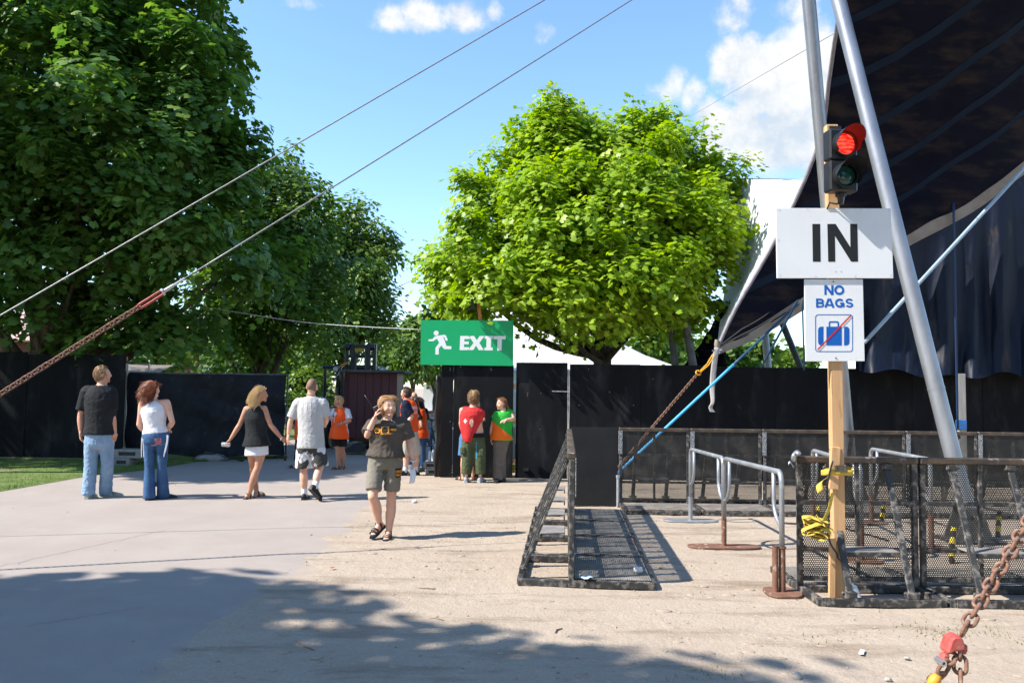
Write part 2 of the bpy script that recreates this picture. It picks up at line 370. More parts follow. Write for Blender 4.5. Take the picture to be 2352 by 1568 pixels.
def blades(name, label, pts, h, mat, seed):
    g = np.random.default_rng(seed); k = len(pts); p = np.array(pts); an = g.uniform(0, 6.283, k); hh = h*g.uniform(.5, 1.3, k); w = .0035+.003*g.random(k)
    tx, ty = np.cos(an), np.sin(an); ln = g.uniform(.1, .8, k)*hh; la = g.uniform(0, 6.283, k)
    a = np.stack([p[:, 0]-tx*w, p[:, 1]-ty*w, p[:, 2]], 1); b = np.stack([p[:, 0]+tx*w, p[:, 1]+ty*w, p[:, 2]], 1)
    c = np.stack([p[:, 0]+np.cos(la)*ln, p[:, 1]+np.sin(la)*ln, p[:, 2]+hh], 1)
    vv = np.stack([a, b, c], 1).reshape(-1, 3); me = bpy.data.meshes.new(name); me.from_pydata(vv.tolist(), [], np.arange(3*k).reshape(-1, 3).tolist())
    return tag(link(name, me, mat), label, 'grass', kind='stuff')
grass_m = M('grass_blade', (.09, .17, .02), (.17, .25, .05), scale=2.2, rough=.6, trans=.35, c3=(.30, .27, .12), s3=1.1, lo3=.58, hi3=.68)
pts = []
while len(pts) < 34000:
    x = rnd.uniform(max(front[0].x, -13.5), -4.6); f0 = lawn_y(x); y = rnd.uniform(f0-.03, 18.8)
    if fbm((x, y, 0), 2.0, 3) > rnd.uniform(-.7, .1) + (.35 if y < f0+.25 else 0): pts.append((x, y, .02))
blades('lawn_grass', 'short green grass in front of the black fence', pts, .055, grass_m, 3)
# sparse weeds on the dirt
pts = []
for (x, y, k, r) in ((2130,1450,120,.12),(2165,1462,60,.10),(2285,1450,40,.08),(2345,1470,40,.08),(1650,1545,50,.07),(1895,1470,30,.06),(1955,1452,20,.06),(1575,1560,30,.06),(1410,1285,26,.06),(1970,1382,30,.12),(1585,1300,24,.07),(2200,1448,36,.1)):
    c = G(x, y)
    for i in range(int(k*.55)): pts.append((c.x+rnd.gauss(0, r), c.y+rnd.gauss(0, r*.8), -.004))
for i in range(260):
    x, y = rnd.uniform(-.5, 5), rnd.uniform(4, 8)
    if fbm((x, y, 5), 1.1, 3) > .28: pts.append((x, y, -.004))
blades('dirt_weeds', 'thin tufts of weeds in the trodden dirt', pts, .020, M('weed', (.16, .17, .05), (.30, .26, .13), scale=8, rough=.7, trans=.3), 4)
# loose gravel and twigs on the dirt: too many and too small to count
g = MB(); ico = [V(p).normalized() for p in ((0,0,1),(0,0,-1),(1,0,0),(-1,0,0),(0,1,0),(0,-1,0))]; icf = [(0,2,4),(0,4,3),(0,3,5),(0,5,2),(1,4,2),(1,3,4),(1,5,3),(1,2,5)]
for i in range(3000):
    t = rnd.random(); y = 3.9+10*t*t; x = rnd.uniform(-.62*y, .66*y)
    if x < edge_x(y)-.25 and rnd.random() < .93: continue
    s = .0035+.009*rnd.random()**4 if y < 8 else .006+.012*rnd.random()**4
    a = rnd.uniform(0, 6.28); ca, sa = math.cos(a), math.sin(a); fx, fy, fz = s*rnd.uniform(.8, 1.6), s*rnd.uniform(.7, 1.2), s*rnd.uniform(.4, .8)
    z0 = .006 if x < edge_x(y) else dirt_z(x, y)
    g.add([V((x+(p.x*fx)*ca-(p.y*fy)*sa, y+p.x*fx*sa+p.y*fy*ca, z0+fz*.45+p.z*fz)) for p in ico], icf)
tag(g.build('gravel', M('gravel', (.25, .20, .155), (.38, .32, .26), scale=5, rough=.9), smooth=False), 'small loose stones scattered over the dirt', 'gravel', kind='stuff')
# clods: rougher trodden lumps
g = MB()
for i in range(900):
    y = 3.9+8*rnd.random()**1.6; x = rnd.uniform(edge_x(y)+.1, .66*y)
    if fbm((x, y, 9), .9, 3) < .0: continue
    s = .010+.028*rnd.random()**3; g.ell((x, y, dirt_z(x, y)-.001), s*rnd.uniform(1, 2.2), s*rnd.uniform(.8, 1.4), s*rnd.uniform(.18, .4), 7, 4)
tag(g.build('dirt_clods', MATS.get('clod') or M('clod', (.30, .232, .172), (.36, .285, .215), scale=3, rough=.95, bump=.4, bscale=80), smooth=True), 'low crumbly lumps of trodden dirt', 'dirt', kind='stuff')
# counted stones and litter
stone_m = M('pale_stone', (.38, .345, .31), (.28, .25, .22), scale=9, rough=.9, bump=.3, bscale=40); paper_m = M('litter_paper', (.75, .75, .74), (.55, .56, .58), scale=12, rough=.7)
def stone(x, y, r, name='stone', label='', mat=stone_m, flat=.6, seed=0):
    c = G(x, y); mb = MB(); mb.ell((0, 0, 0), r, r*.8, r*flat, 10, 7)
    for v in mb.v: v += v.normalized()*fbm(v*(1/r)+V((seed, 0, 0)), 1.3, 2)*r*.3
    o = mb.build(name, mat, smooth='auto'); o.location = (c.x, c.y, r*flat*.55); o.rotation_euler.z = seed; return tag(o, label, 'stone' if name == 'stone' else 'litter')
stone(1832, 1557, .034, label='grey-white fist-sized stone on the bare dirt', seed=1)
stone(2040, 1562, .026, label='flat white pebble on dirt near the foot of the rusty chain', seed=2, flat=.4)
stone(2083, 1512, .020, label='pale angular pebble on dirt in front of the barrier', seed=3, flat=.5)
stone(2005, 1380, .026, label='pale lump of stone touching the base rail of the barrier', seed=5)
stone(952, 1153, .05, name='litter_lump', label='crumpled white paper lump where asphalt meets dirt', mat=paper_m, seed=4, flat=.45)
stone(1465, 1334, .045, name='crumpled_tissue', label='crumpled white tissue on the perforated foot plate', mat=paper_m, seed=6); bpy.data.objects['crumpled_tissue'].location.z = .105
def scrap(x, y, w, l, name, label, mat, seed, z=.004):
    c = G(x, y, z); mb = MB(); mb.sheet(lambda u, v: ((u-.5)*l, (v-.5)*w, .004+abs(fbm((u*2, v*2, seed), 1.5, 2))*w*.35), 8, 6)
    o = mb.build(name, mat, smooth=True, solid=.0008); o.location = (c.x, c.y, z); o.rotation_euler.z = seed*1.7; return tag(o, label, 'litter')
scrap(1347, 1327, .10, .13, 'crumpled_wrapper', 'crumpled blue and white wrapper on the foot plate', M('wrapper', (.75, .78, .82), (.25, .35, .45), scale=30, rough=.3), 1, .075)
scrap(1325, 1272, .05, .09, 'paper_scrap', 'small bluish paper scrap against the barrier upright', paper_m, 2, .075)
scrap(1297, 1281, .06, .10, 'foil_scrap', 'pale silvery scrap lying behind the dark barrier', paper_m, 3)
scrap(1408, 1231, .03, .07, 'red_scrap', 'small red scrap on the dark foot plate', M('red_litter', (.6, .06, .05), rough=.5), 4, .075)
scrap(1450, 1246, .03, .08, 'brown_scrap', 'brown-red cigarette packet scrap on the foot plate edge', M('brown_litter', (.35, .10, .06), rough=.5), 5, .075)
scrap(763, 1304, .03, .04, 'red_wrapper', 'tiny red wrapper on the grey asphalt', MATS['red_litter'], 6, .008)
scrap(1517, 1303 , .03, .06, 'yellow_leaf', 'yellowed fallen leaf on the dirt', M('dry_leaf', (.45, .36, .06), rough=.7), 7)
scrap(1980, 1498, .03, .10, 'white_strip', 'thin white strip of litter lying in front of the barrier', paper_m, 8)
twig_m = M('twig', (.16, .12, .08), (.28, .22, .16), scale=20, rough=.9)
for i, (x, y, x2, y2, lab) in enumerate(((680,1470,722,1492,'short dark twig in the tree shade on dirt'),(955,1348,1000,1352,'pale straw stalk on sunlit dirt beside the path'),(985,1418,1020,1424,'thin grey stick at the shade edge on dirt'),(1275,1452,1292,1442,'stubby dark stick on dirt deep in shade'))):
    a, b = G(x, y), G(x2, y2); c = lerp(a, b, .5)+V((rnd.uniform(-.02, .02), rnd.uniform(-.02, .02), .004)); mb = MB(); mb.tube([a, c, b], [.006, .007, .003], 6)
    tag(mb.build('twig', twig_m, smooth=True, origin=a), lab, 'twig')
# ------------------------------------------------------------------ black hoardings
ply = M('black_plywood', (.005, .0055, .007), (.010, .0105, .0125), scale=1.6, rough=.75, spec=.12, bump=.12, bscale=25, stretch=(1, 1, .35), c3=(.034, .034, .036), s3=2.6, lo3=.52, hi3=.80, jitter=.15)
wood = M('raw_timber', (.50, .285, .135), (.60, .37, .19), scale=2.2, rough=.7, bump=.15, bscale=30, stretch=(9, 9, .7), c3=(.42, .23, .09), s3=3, lo3=.58, hi3=.66)
steel = M('galvanised_steel', (.46, .47, .50), (.58, .59, .61), scale=9, rough=.42, metal=.75, spec=.5, bump=.05, bscale=60, c3=(.33, .33, .35), s3=4, lo3=.56, hi3=.7)
screw_m = M('zinc_screw', (.6, .6, .6), rough=.35, metal=.9)
def panel(x0, x1, ytop, Y, parent, name='panel', th=.018, dy=0.0, mat=ply, bottom=0.0, ytop2=None):
    a, b = P(x0, ytop, Y+dy), P(x1, ytop2 if ytop2 is not None else ytop, Y+dy)
    mb = MB(); y0, y1 = Y+dy, Y+dy+th
    mb.add([(a.x,y0,bottom),(b.x,y0,bottom),(b.x,y1,bottom),(a.x,y1,bottom),(a.x,y0,a.z),(b.x,y0,b.z),(b.x,y1,b.z),(a.x,y1,a.z)], [(3,2,1,0),(4,5,6,7),(0,1,5,4),(1,2,6,5),(2,3,7,6),(3,0,4,7)])
    return mb.build(name, mat, parent, bevel=.003)
YW = 15.35
# panel that carries the EXIT board
t = thing('exit_hoarding', 'black plywood hoarding panel under the green exit board', 'hoarding', (-.7, YW, 0))
pn = panel(1015, 1042, 835, YW, t, dy=.004); pn = panel(1043, 1180, 838, YW, t)
for (x, y) in ((1034,845),(1034,850),(1058,842),(1128,850),(1128,846),(1034,968),(1060,970)):
    p = P(x, y, YW); MB().lathe([(.006, 0), (.006, .004)], p+V((0, -.004, 0)), (0, 1, 0), 8).build('screw', screw_m, t)
fr = MB(); a, b = P(1016, 840, YW), P(1176, 840, YW)
fr.box((a.x+.03, YW+.07, 1.08), (.045, .09, 2.15)); fr.box((b.x-.03, YW+.07, 1.06), (.045, .09, 2.1)); fr.box(((a.x+b.x)/2, YW+.07, .3), (1.1, .09, .045)); fr.box(((a.x+b.x)/2, YW+.07, 1.6), (1.1, .09, .045)); fr.build('stud_frame', wood, t)
# hanging black tarp roll at its free edge
tp = MB(); a = P(1008, 870, YW+.1)
for k in range(4):
    pts = [V((a.x-.03+.03*k+.015*math.sin(i*.9+k), YW+.08+.03*k, 1.95-(1.95)*i/14)) for i in range(15)]; tp.tube(pts, [.03+.012*math.sin(i*1.3+k*2) for i in range(15)], 7)
tag(tp.build('rolled_tarp', M('black_tarp', (.010, .011, .014), (.02, .022, .027), scale=6, rough=.45, bump=.3, bscale=14), smooth=True, origin=(a.x, YW+.1, 0)), 'rolled black tarpaulin hanging at the free edge of the exit hoarding', 'tarpaulin')
# hoarding to the right
t = thing('black_hoarding', 'long run of black plywood hoarding behind the crowd barriers', 'hoarding', (5, YW, 0))
spans = [(1186,1304,832,833,.03),(1309,1471,836,837,.0),(1471.2,1622.7,838,839,.006),(1623,1780,842,844,-.004),(1780.2,1935.7,844,845,.004),(1936,2095,846,847,.0),(2095.2,2255.7,848,849,.006),(2256,2420,850,851,-.003),(2421,2580,852,853,.004)]
for x0, x1, y0, y1, dy in spans: panel(x0, x1, y0, YW, t, dy=dy, ytop2=y1)
fr = MB(); b = P(1183, 850, YW)
for zz in (.32, 1.08, 1.75): fr.box((b.x-.0, YW+.075, zz), (.11, .09, .09))
fr.box((b.x+.07, YW+.105, 1.0), (.05, .09, 2.0)); fr.build('batten', wood, t)
for x in (1306.5,):
    a = P(x, 840, YW); MB().box((a.x, YW+.03, 1.05), (.03, .03, 2.1)).build('edge_post', M('pale_edge', (.30, .28, .25), (.45, .43, .40), scale=9, rough=.7, stretch=(1, 1, .2)), t)
    p = P(1268, 898, YW-.02); q = P(1306, 899, YW-.02); lt = MB(); lt.beam(p, q, .012, .018); lt.box(q+V((0, 0, 0)), (.03, .03, .05)); lt.build('latch_bar', steel, t)
for (x, y) in ((1212,903),(1211,908),(1242,903),(1186,975),(1240,985),(1352,848),(1500,870),(1400,900),(1330,930),(1455,930)):
    p = P(x, y, YW); MB().lathe([(.006, 0), (.006, .004)], V((p.x, YW-.006, p.z)), (0, 1, 0), 8).build('screw', screw_m, t)
hd = MB(); p = P(1208, 1078, YW); hd.box((p.x, YW+.015, p.z), (.10, .04, .05)); hd.build('hinge', M('black_iron', (.02, .02, .022), (.05, .045, .04), scale=20, rough=.5, metal=.4), t)
# yellow and pale boards standing in the gap
p = P(1180, 1010, YW+.12); MB().box((p.x, YW+.14, .62), (.05, .03, .70)).build('pale_board', M('pale_blue_board', (.45, .52, .6), rough=.5), t)
MB().box((p.x, YW+.135, .17), (.06, .03, .16)).build('yellow_block', M('yellow_paint', (.65, .45, .03), (.5, .34, .02), scale=8, rough=.5), t)
# left hoarding
YL = 17.9
t = thing('scrim_fence', 'tall dark hoarding panels behind the lawn', 'fence', (-11, YL, 0))
for x0, x1, y0, dy in ((-420,-190,806,.01),(-189.8,64.6,808,.0),(65,178.8,814,.012),(179,290,815,.006)): panel(x0, x1, y0, YL, t, dy=dy, bottom=.02)
cap = MB(); a, b = P(-420, 806, YL), P(290, 815, YL)
cap.beam((a.x, YL+.06, a.z-.05), (b.x, YL+.06, b.z-.08), .05, .09); 
for i in range(8): x = lerp(a.x, b.x-.2, i/7); cap.box((x, YL+.07, 1.1), (.07, .09, 2.1))
cap.build('back_frame', wood, t)
rl = MB(); rl.beam((a.x, YL-.04, .03), (b.x, YL-.04, .02), .04, .05); rl.build('ground_batten', M('old_board', (.32, .27, .22), (.22, .18, .15), scale=6, rough=.85), t)
# fabric covered swing gate
scrim = M('black_scrim', (.007, .0085, .013), (.013, .015, .021), scale=2.5, rough=.65, spec=.18, bump=.35, bscale=9, c3=(.05, .045, .042), s3=4, lo3=.60, hi3=.78)
YG = 18.25
t = thing('scrim_gate', 'swing gate covered in wrinkled black fabric on a small castor', 'gate', (P(650, 1050, YG).x, YG, 0))
tl, br = P(294, 855, YG), P(652, 1044, YG); zt, zb = P(470, 858, YG).z, P(470, 1046, YG).z
def gs(u, v):
    x = lerp(tl.x, br.x, u); z = lerp(zb+.04*math.sin(u*9), zt-.02*abs(math.sin(u*14)), v)
    return (x, YG+.05*fbm((x*1.6, 0, z*1.2), 1.4, 5)+.03*math.sin(z*7+3*fbm((x, z, 1), .8, 2)+x*2.2), z)
MB().sheet(gs, 110, 50).build('fabric', scrim, t, smooth=True)
fr = MB(); 
for x in (tl.x+.03, lerp(tl.x, br.x, .5), br.x+.02): fr.tube([(x, YG+.07, zb-.02), (x, YG+.07, zt+.02)], .02, 8)
for z in (zt-.0, zb+.05): fr.tube([(tl.x+.03, YG+.07, z), (br.x+.02, YG+.07, z)], .018, 8)
fr.build('frame', M('dull_steel', (.10, .10, .11), (.2, .2, .21), scale=9, rough=.5, metal=.6), t, smooth=True)
fr = MB(); fr.tube([(br.x+.02, YG+.07, zb), (br.x+.02, YG+.07, .10)], .018, 8); fr.box((br.x+.02, YG+.07, .12), (.05, .06, .04)); fr.build('castor_stem', MATS['dull_steel'], t)
MB().lathe([(.03, -.02), (.055, -.016), (.055, .016), (.03, .02)], (br.x+.02, YG+.05, .061), (1, 0, 0), 16).build('castor_wheel', MATS['black_iron'], t, smooth='auto')
# ------------------------------------------------------------------ writing helpers
def stroke2d(pts, w):
    L_, R_ = [], []; n = len(pts)
    for i, p in enumerate(pts):
        p = V((p[0], p[1])); 
        d0 = (p - V(pts[i-1][:2])).normalized() if i else None; d1 = (V(pts[i+1][:2]) - p).normalized() if i < n-1 else None
        if d0 is None: d0 = d1
        if d1 is None: d1 = d0
        nn = V((-(d0.y+d1.y), d0.x+d1.x)).normalized(); c = max(nn.dot(V((-d0.y, d0.x))), .35); o = nn*(w/2/c)
        L_.append(p+o); R_.append(p-o)
    return L_, R_
def stroke(mb, pts, w, Y, th=.0006):
    """flat ribbon along pts (x, z) standing proud of the plane y = Y towards the camera"""
    L_, R_ = stroke2d(pts, w); n = len(pts)
    lo = [V((p.x, Y, p.y)) for p in L_+R_]; hi = [V((p.x, Y-th, p.y)) for p in L_+R_]; m = 2*n; fs = []
    for i in range(n-1): fs.append((m+i, m+i+1, m+n+i+1, m+n+i))
    fs += [(i, m+i, m+i+1, i+1) for i in range(n-1)] + [(n+i, n+i+1, m+n+i+1, m+n+i) for i in range(n-1)]
    fs += [(0, n, m+n, m), (n-1, m+n-1, m+2*n-1, 2*n-1)]
    mb.add(lo+hi, fs)
def outline(mb, pts, Y, th=.0006):
    a = sum(p[0]*q[1]-q[0]*p[1] for p, q in zip(pts, pts[1:]+pts[:1]))
    if a < 0: pts = pts[::-1]
    mb.prism([(p[0], p[1]) for p in pts], (0, Y, 0), (1, 0, 0), (0, 0, 1), th)
def arc(cx, cy, rx, ry, a0, a1, n=12): return [(cx+rx*math.cos(math.radians(lerp(a0, a1, i/n))), cy+ry*math.sin(math.radians(lerp(a0, a1, i/n)))) for i in range(n+1)]
def zmap(x0, y0, s, Y):
    def f(x, y): p = P((x0+x/s)/1.30612, (y0+y/s)/1.30612, Y); return (p.x, p.z)
    return f
# ------------------------------------------------------------------ EXIT board
YS = YW-.06; zz = zmap(1200, 850, 2.4125, YS)
t = thing('exit_sign', 'green exit board with white running figure on top of black hoarding', 'sign', (-.5, YS, 0))
green = M('sign_green', (.0, .33, .115), (.0, .35, .125), scale=2, rough=.38, spec=.5); white = M('sign_white', (.78, .79, .80), (.74, .75, .77), scale=3, rough=.4)
c = [zz(152, 265), zz(822, 268), zz(819, 597), zz(148, 588)]; mb = MB(); outline(mb, c, YS+.018, .018); mb.build('board', green, t, bevel=.002)
lt = MB(); Yl = YS-.0005
def R_(x0, y0, x1, y1): return [zz(x0, y0), zz(x1, y0), zz(x1, y1), zz(x0, y1)]
E = [zz(*p) for p in ((436,380),(506,380),(505,402),(466,402),(466,420),(498,420),(498,440),(464,440),(463,461),(500,461),(500,482),(432,482))]; outline(lt, E, Yl)
X_ = [zz(*p) for p in ((498,380),(536,380),(556,410),(577,380),(612,380),(575,430),(606,482),(570,482),(551,450),(530,482),(494,482),(532,430))]; outline(lt, X_, Yl)
I_ = [zz(*p) for p in ((613,380),(672,380),(672,400),(659,400),(658,464),(671,464),(671,484),(611,484),(611,464),(625,464),(626,400),(613,400))]; outline(lt, I_, Yl)
T_ = [zz(*p) for p in ((677,380),(765,380),(764,404),(737,404),(735,485),(704,485),(706,404),(677,404))]; outline(lt, T_, Yl)
lt.build('letters', white, t)
mn = MB(); h = zz(262, 359); outline(mn, arc(h[0], h[1], .048, .048, 0, 345, 23), Yl)
outline(mn, [zz(*p) for p in ((252,384),(268,378),(322,371),(333,378),(346,410),(338,416),(330,412),(320,388),(312,388),(322,410),(336,452),(372,455),(371,475),(322,475),(312,468),(300,448),(281,470),(280,514),(256,514),(257,465),(284,430),(268,400),(240,418),(208,417),(206,405),(234,403))], Yl)
mn.build('running_figure', white, t)
# post and lamp above the board
pst = MB(); a = P(1104, 735, YS+.10); pst.beam(P(1106, 760, YS+.08), P(1098, 686, YS+.08), .07, .09, (1, 0, 0)); pst.beam(P(1106, 690, YS+.08), P(1085, 684, YS+.05), .05, .07); pst.build('post', M('orange_timber', (.40, .17, .06), (.50, .24, .09), scale=3, rough=.7, stretch=(6, 6, .6)), t, bevel=.004)
lampm = M('black_plastic', (.012, .012, .014), (.02, .02, .022), scale=8, rough=.35, spec=.5)
q = thing('signal_lamp', 'small black signal lamp hung on the timber above the exit board', 'lamp', P(1085, 700, YS))
lb = MB(); lb.box(P(1083, 697, YS), (.16, .2, .22)); lb.build('housing', lampm, q, bevel=.015); lb = MB(); c0 = P(1080, 692, YS-.12)
lb.lathe([(.065, 0), (.065, .14), (.06, .14), (.06, 0)], c0, (0, 1, .0), 16, False); lb.build('visor', lampm, q, smooth='auto')
# ------------------------------------------------------------------ crowd barriers
bpaint = M('worn_black_paint', (.018, .018, .019), (.042, .040, .038), scale=5, rough=.55, spec=.45, bump=.2, bscale=50, c3=(.185, .165, .148), s3=17, lo3=.50, hi3=.64)
rail_m = M('worn_top_rail', (.030, .027, .025), (.10, .065, .040), scale=6, rough=.6, bump=.2, bscale=40, c3=(.24, .20, .18), s3=16, lo3=.60, hi3=.70)
step_m = M('step_plate', (.16, .15, .145), (.27, .25, .24), scale=7, rough=.6, bump=.15, bscale=70)
perf = mesh_mat('perforated_sheet', (.020, .019, .018), .019, .325, (.085, .072, .058))
perf2 = mesh_mat('foot_plate_mesh', (.20, .18, .16), .022, .27, (.36, .32, .275))
solid_m = M('black_sheet', (.007, .0075, .009), (.013, .0135, .015), scale=3, rough=.5, bump=.1, bscale=30)
plate_m = M('speckled_plate', (.34, .35, .37), (.10, .10, .105), scale=60, rough=.5, lo=.45, hi=.55, metal=.2)
BW, BH = 1.045, 1.15
def make_barrier():
    t = thing('crowd_barrier', 'x', 'barrier', world=False)
    b = MB()
    for sx in (-1, 1): b.box((sx*(BW/2-.03), .13, .03), (.05, 1.18, .06))
    b.box((0, -.445, .03), (BW-.112, .055, .06)); b.box((0, .715, .028), (BW-.112, .04, .05)); b.box((0, .0, .031), (BW-.112, .05, .058))
    b.build('base_frame', bpaint, t, bevel=.004)
    for sx in (-1, 1): MB().box((sx*(BW/2-.028), 0, (BH-.05)/2+.03), (.045, .045, BH-.11)).build('post', bpaint, t, bevel=.004)
    r = MB(); r.box((0, -.005, BH-.025), (BW-.004, .075, .055)); r.build('top_rail', rail_m, t, bevel=.008)
    for z in (.115, .36, .76): MB().box((0, -.004, z), (BW-.10, .03, .035)).build('cross_rail', bpaint, t, bevel=.003)
    MB().box((0, -.006, BH/2+.02), (.032, .028, BH-.13)).build('mid_upright', bpaint, t, bevel=.003)
    MB().add([(-BW/2+.05, .016, .10), (BW/2-.05, .016, .10), (BW/2-.05, .016, BH-.055), (-BW/2+.05, .016, BH-.055)], [(0, 1, 2, 3)]).build('mesh_sheet', perf, t)
    for sx in (-.25, .25):
        br = MB(); br.beam((sx, -.035, BH-.085), (sx, -.42, .10), .055, .022, (1, 0, 0)); o = br.build('brace', bpaint, t, bevel=.003)
        f = MB(); f.box((sx, -.43, .085), (.095, .07, .05)); f.tube([(sx-.065, -.43, .10), (sx+.065, -.43, .10)], .012, 6); f.build('brace_foot', bpaint, o, bevel=.004)
        f = MB(); f.tube([(sx-.055, -.05, BH-.085), (sx+.055, -.05, BH-.085)], .011, 6); f.box((sx, -.045, BH-.075), (.075, .03, .045)); f.build('hinge', bpaint, o)
    MB().box((BW/2-.02, .032, .94), (.060, .008, .34)).build('joint_plate', plate_m, t, bevel=.002)
    s = MB(); s.box((0, -.17, .395), (.46, .22, .012)); s.build('step', step_m, t, bevel=.002)
    s = MB(); s.box((0, -.275, .375), (.46, .015, .035)); s.box((0, -.065, .375), (.46, .015, .035)); s.build('step_rib', bpaint, t)
    p = MB(); p.add([(-BW/2+.056, 0, .03), (BW/2-.056, 0, .03), (BW/2-.056, 0, .69), (-BW/2+.056, 0, .69)], [(3, 2, 1, 0)]); o = p.build('foot_plate', perf2, t)
    o.rotation_euler = (math.radians(-90), 0, 0); o.location = (0, 0, .066)
    for y in (.16, .33, .50):
        r = MB(); r.box((0, y, .055), (BW-.115, .022, .016)); r.build('plate_rib', bpaint, t)
    for x in (-.26, 0, .26):
        r = MB(); r.box((x, .36, .052), (.02, .66, .014)); r.build('plate_bar', bpaint, t)
    return t
B0 = make_barrier(); _first = [True]
def place_barrier(loc, rz, label, group):
    o = B0 if _first[0] else dup(B0)
    _first[0] = False; o.location = loc; o.rotation_euler = (0, 0, rz); o['label'] = label; o['group'] = group; return o
# row by the timber post: braces towards the sign, foot plates away
yr = 6.93; x0 = P(1829, 1200, yr).x + BW/2
lab = ['crowd barrier strapped to the timber sign post, braces and step showing', 'crowd barrier next to the one strapped to the sign post', 'third crowd barrier of the row that starts at the sign post']
for i in range(3): place_barrier((x0+i*(BW+.012), yr, 0), 0, lab[i], 'crowd barriers beside the sign post')
# row seen end-on
a, b = V((.535, 6.95, 0)), V((.86, 11.75, 0)); d = (b-a).normalized(); rz = math.atan2(-d.y, -d.x)
labs = ['end barrier of the dark row whose open end faces the bare dirt', 'second barrier along the row running towards the black hoarding', 'middle barrier of the row running towards the black hoarding', 'fourth barrier along the row running towards the black hoarding']
n_end = 4
for i in range(n_end):
    place_barrier(a + d*(BW/2+i*(BW+.012)+.02), rz, labs[i], 'crowd barriers in the row running towards the hoarding')
# far row facing us
yb = 11.78; xb = P(1421, 1100, yb).x + BW/2
for i in range(7):
    place_barrier((xb+i*(BW+.012), yb, 0), math.pi, ['far-row mesh barrier touching the solid black corner panel', 'far-row mesh barrier, second from the solid corner panel', 'far-row mesh barrier, third from the solid corner panel', 'far-row mesh barrier, fourth from the solid corner panel', 'far-row mesh barrier, fifth from the solid corner panel', 'far-row mesh barrier, sixth from the solid corner panel', 'far-row mesh barrier, seventh from the solid corner panel'][i], 'crowd barriers in the far row before the hoarding')
# solid corner panel that joins the two rows
t = thing('corner_barrier', 'solid black sheet panel closing the corner between barrier rows', 'barrier', (P(1366, 1100, yb).x, yb, 0))
c0, c1 = P(1311, 990, yb+.02), P(1419, 990, yb+.02)
MB().box(((c0.x+c1.x)/2, yb+.02, .58), (c1.x-c0.x, .012, 1.14)).build('sheet', solid_m, t, bevel=.002)
fr = MB(); fr.tube([(c1.x+.0, yb-.02, .0), (c1.x+.0, yb-.02, .42)], .022, 10); fr.tube([(c1.x, yb-.02, .42), (c1.x, yb-.02, .46)], .03, 10); fr.build('locking_pin', steel, t, smooth='auto')
fr = MB(); fr.box((c0.x+.02, yb+.05, .57), (.04, .05, 1.12)); fr.box((c1.x-.02, yb+.05, .57), (.04, .05, 1.12)); fr.box(((c0.x+c1.x)/2, yb+.05, .03), (c1.x-c0.x-.09, .05, .05)); fr.build('frame', bpaint, t)
# silver clamp on the near barrier's end
p = P(1824, 1040, yr-.03); t = thing('duct_tape', 'crumpled silver tape wrapped on the barrier corner', 'tape', p)
mb = MB(); mb.ell(p+V((.02, -.02, 0)), .032, .045, .022, 10, 7); mb.ell(p+V((-.012, -.02, -.035)), .016, .03, .04, 10, 7)
for v in mb.v: v += V((1, 1, 1))*fbm(v, 22, 2)*.012
mb.build('tape_wrap', M('silver_tape', (.30, .32, .34), (.45, .47, .49), scale=25, rough=.3, metal=.6, bump=.4, bscale=60), t, smooth=True)
mb = MB(); mb.sheet(lambda u, v: p+V((-.06+.05*u, -.02-.01*v, -.085-.02*v+.02*math.sin(u*5))), 6, 4); mb.build('loose_end', MATS['silver_tape'], t, smooth=True, solid=.003)
# ------------------------------------------------------------------ pipe handrails
rust = M('rusty_pipe', (.125, .060, .040), (.20, .10, .065), scale=9, rough=.85, bump=.35, bscale=70, c3=(.40, .33, .28), s3=14, lo3=.60, hi3=.68)
pipe_m = M('grey_pipe', (.27, .285, .31), (.36, .375, .40), scale=6, rough=.45, metal=.5, bump=.06, bscale=50, c3=(.47, .48, .49), s3=5, lo3=.6, hi3=.7)
def arcpipe(p, q, r, zt, loop=.46, inset=.24, base=.0, leg2=None):
    """one rail section from post foot p to post foot q (2-d), bent down at both ends, with a loop brace each end"""
    p, q = V((*p, 0)), V((*q, 0)); d = (q-p).normalized(); up = V((0, 0, 1)); R = .09; pts = [p+up*base]
    zt2 = leg2 if leg2 else zt
    pts.append(p+up*(zt-R))
    for k in range(1, 6): a = math.pi/2*k/5; pts.append(p+up*(zt-R+R*math.sin(a))+d*(R-R*math.cos(a)))
    for k in range(4, -1, -1): a = math.pi/2*k/5; pts.append(q+up*(zt2-R+R*math.sin(a))-d*(R-R*math.cos(a)))
    pts.append(q+up*base); return pts, d
def loopbrace(post, d, zt, r, ins=.22, low=.46):
    post = V((*post, 0)); up = V((0, 0, 1)); pts = []
    top = post+d*ins+up*(zt-.01); pts = [top, post+d*(ins-.005)+up*(zt-low*.5)]
    for k in range(1, 8): a = math.pi/2*k/7; pts.append(post+d*(ins*math.cos(a))+up*(zt-low*.5-low*.5*math.sin(a)))
    return pts
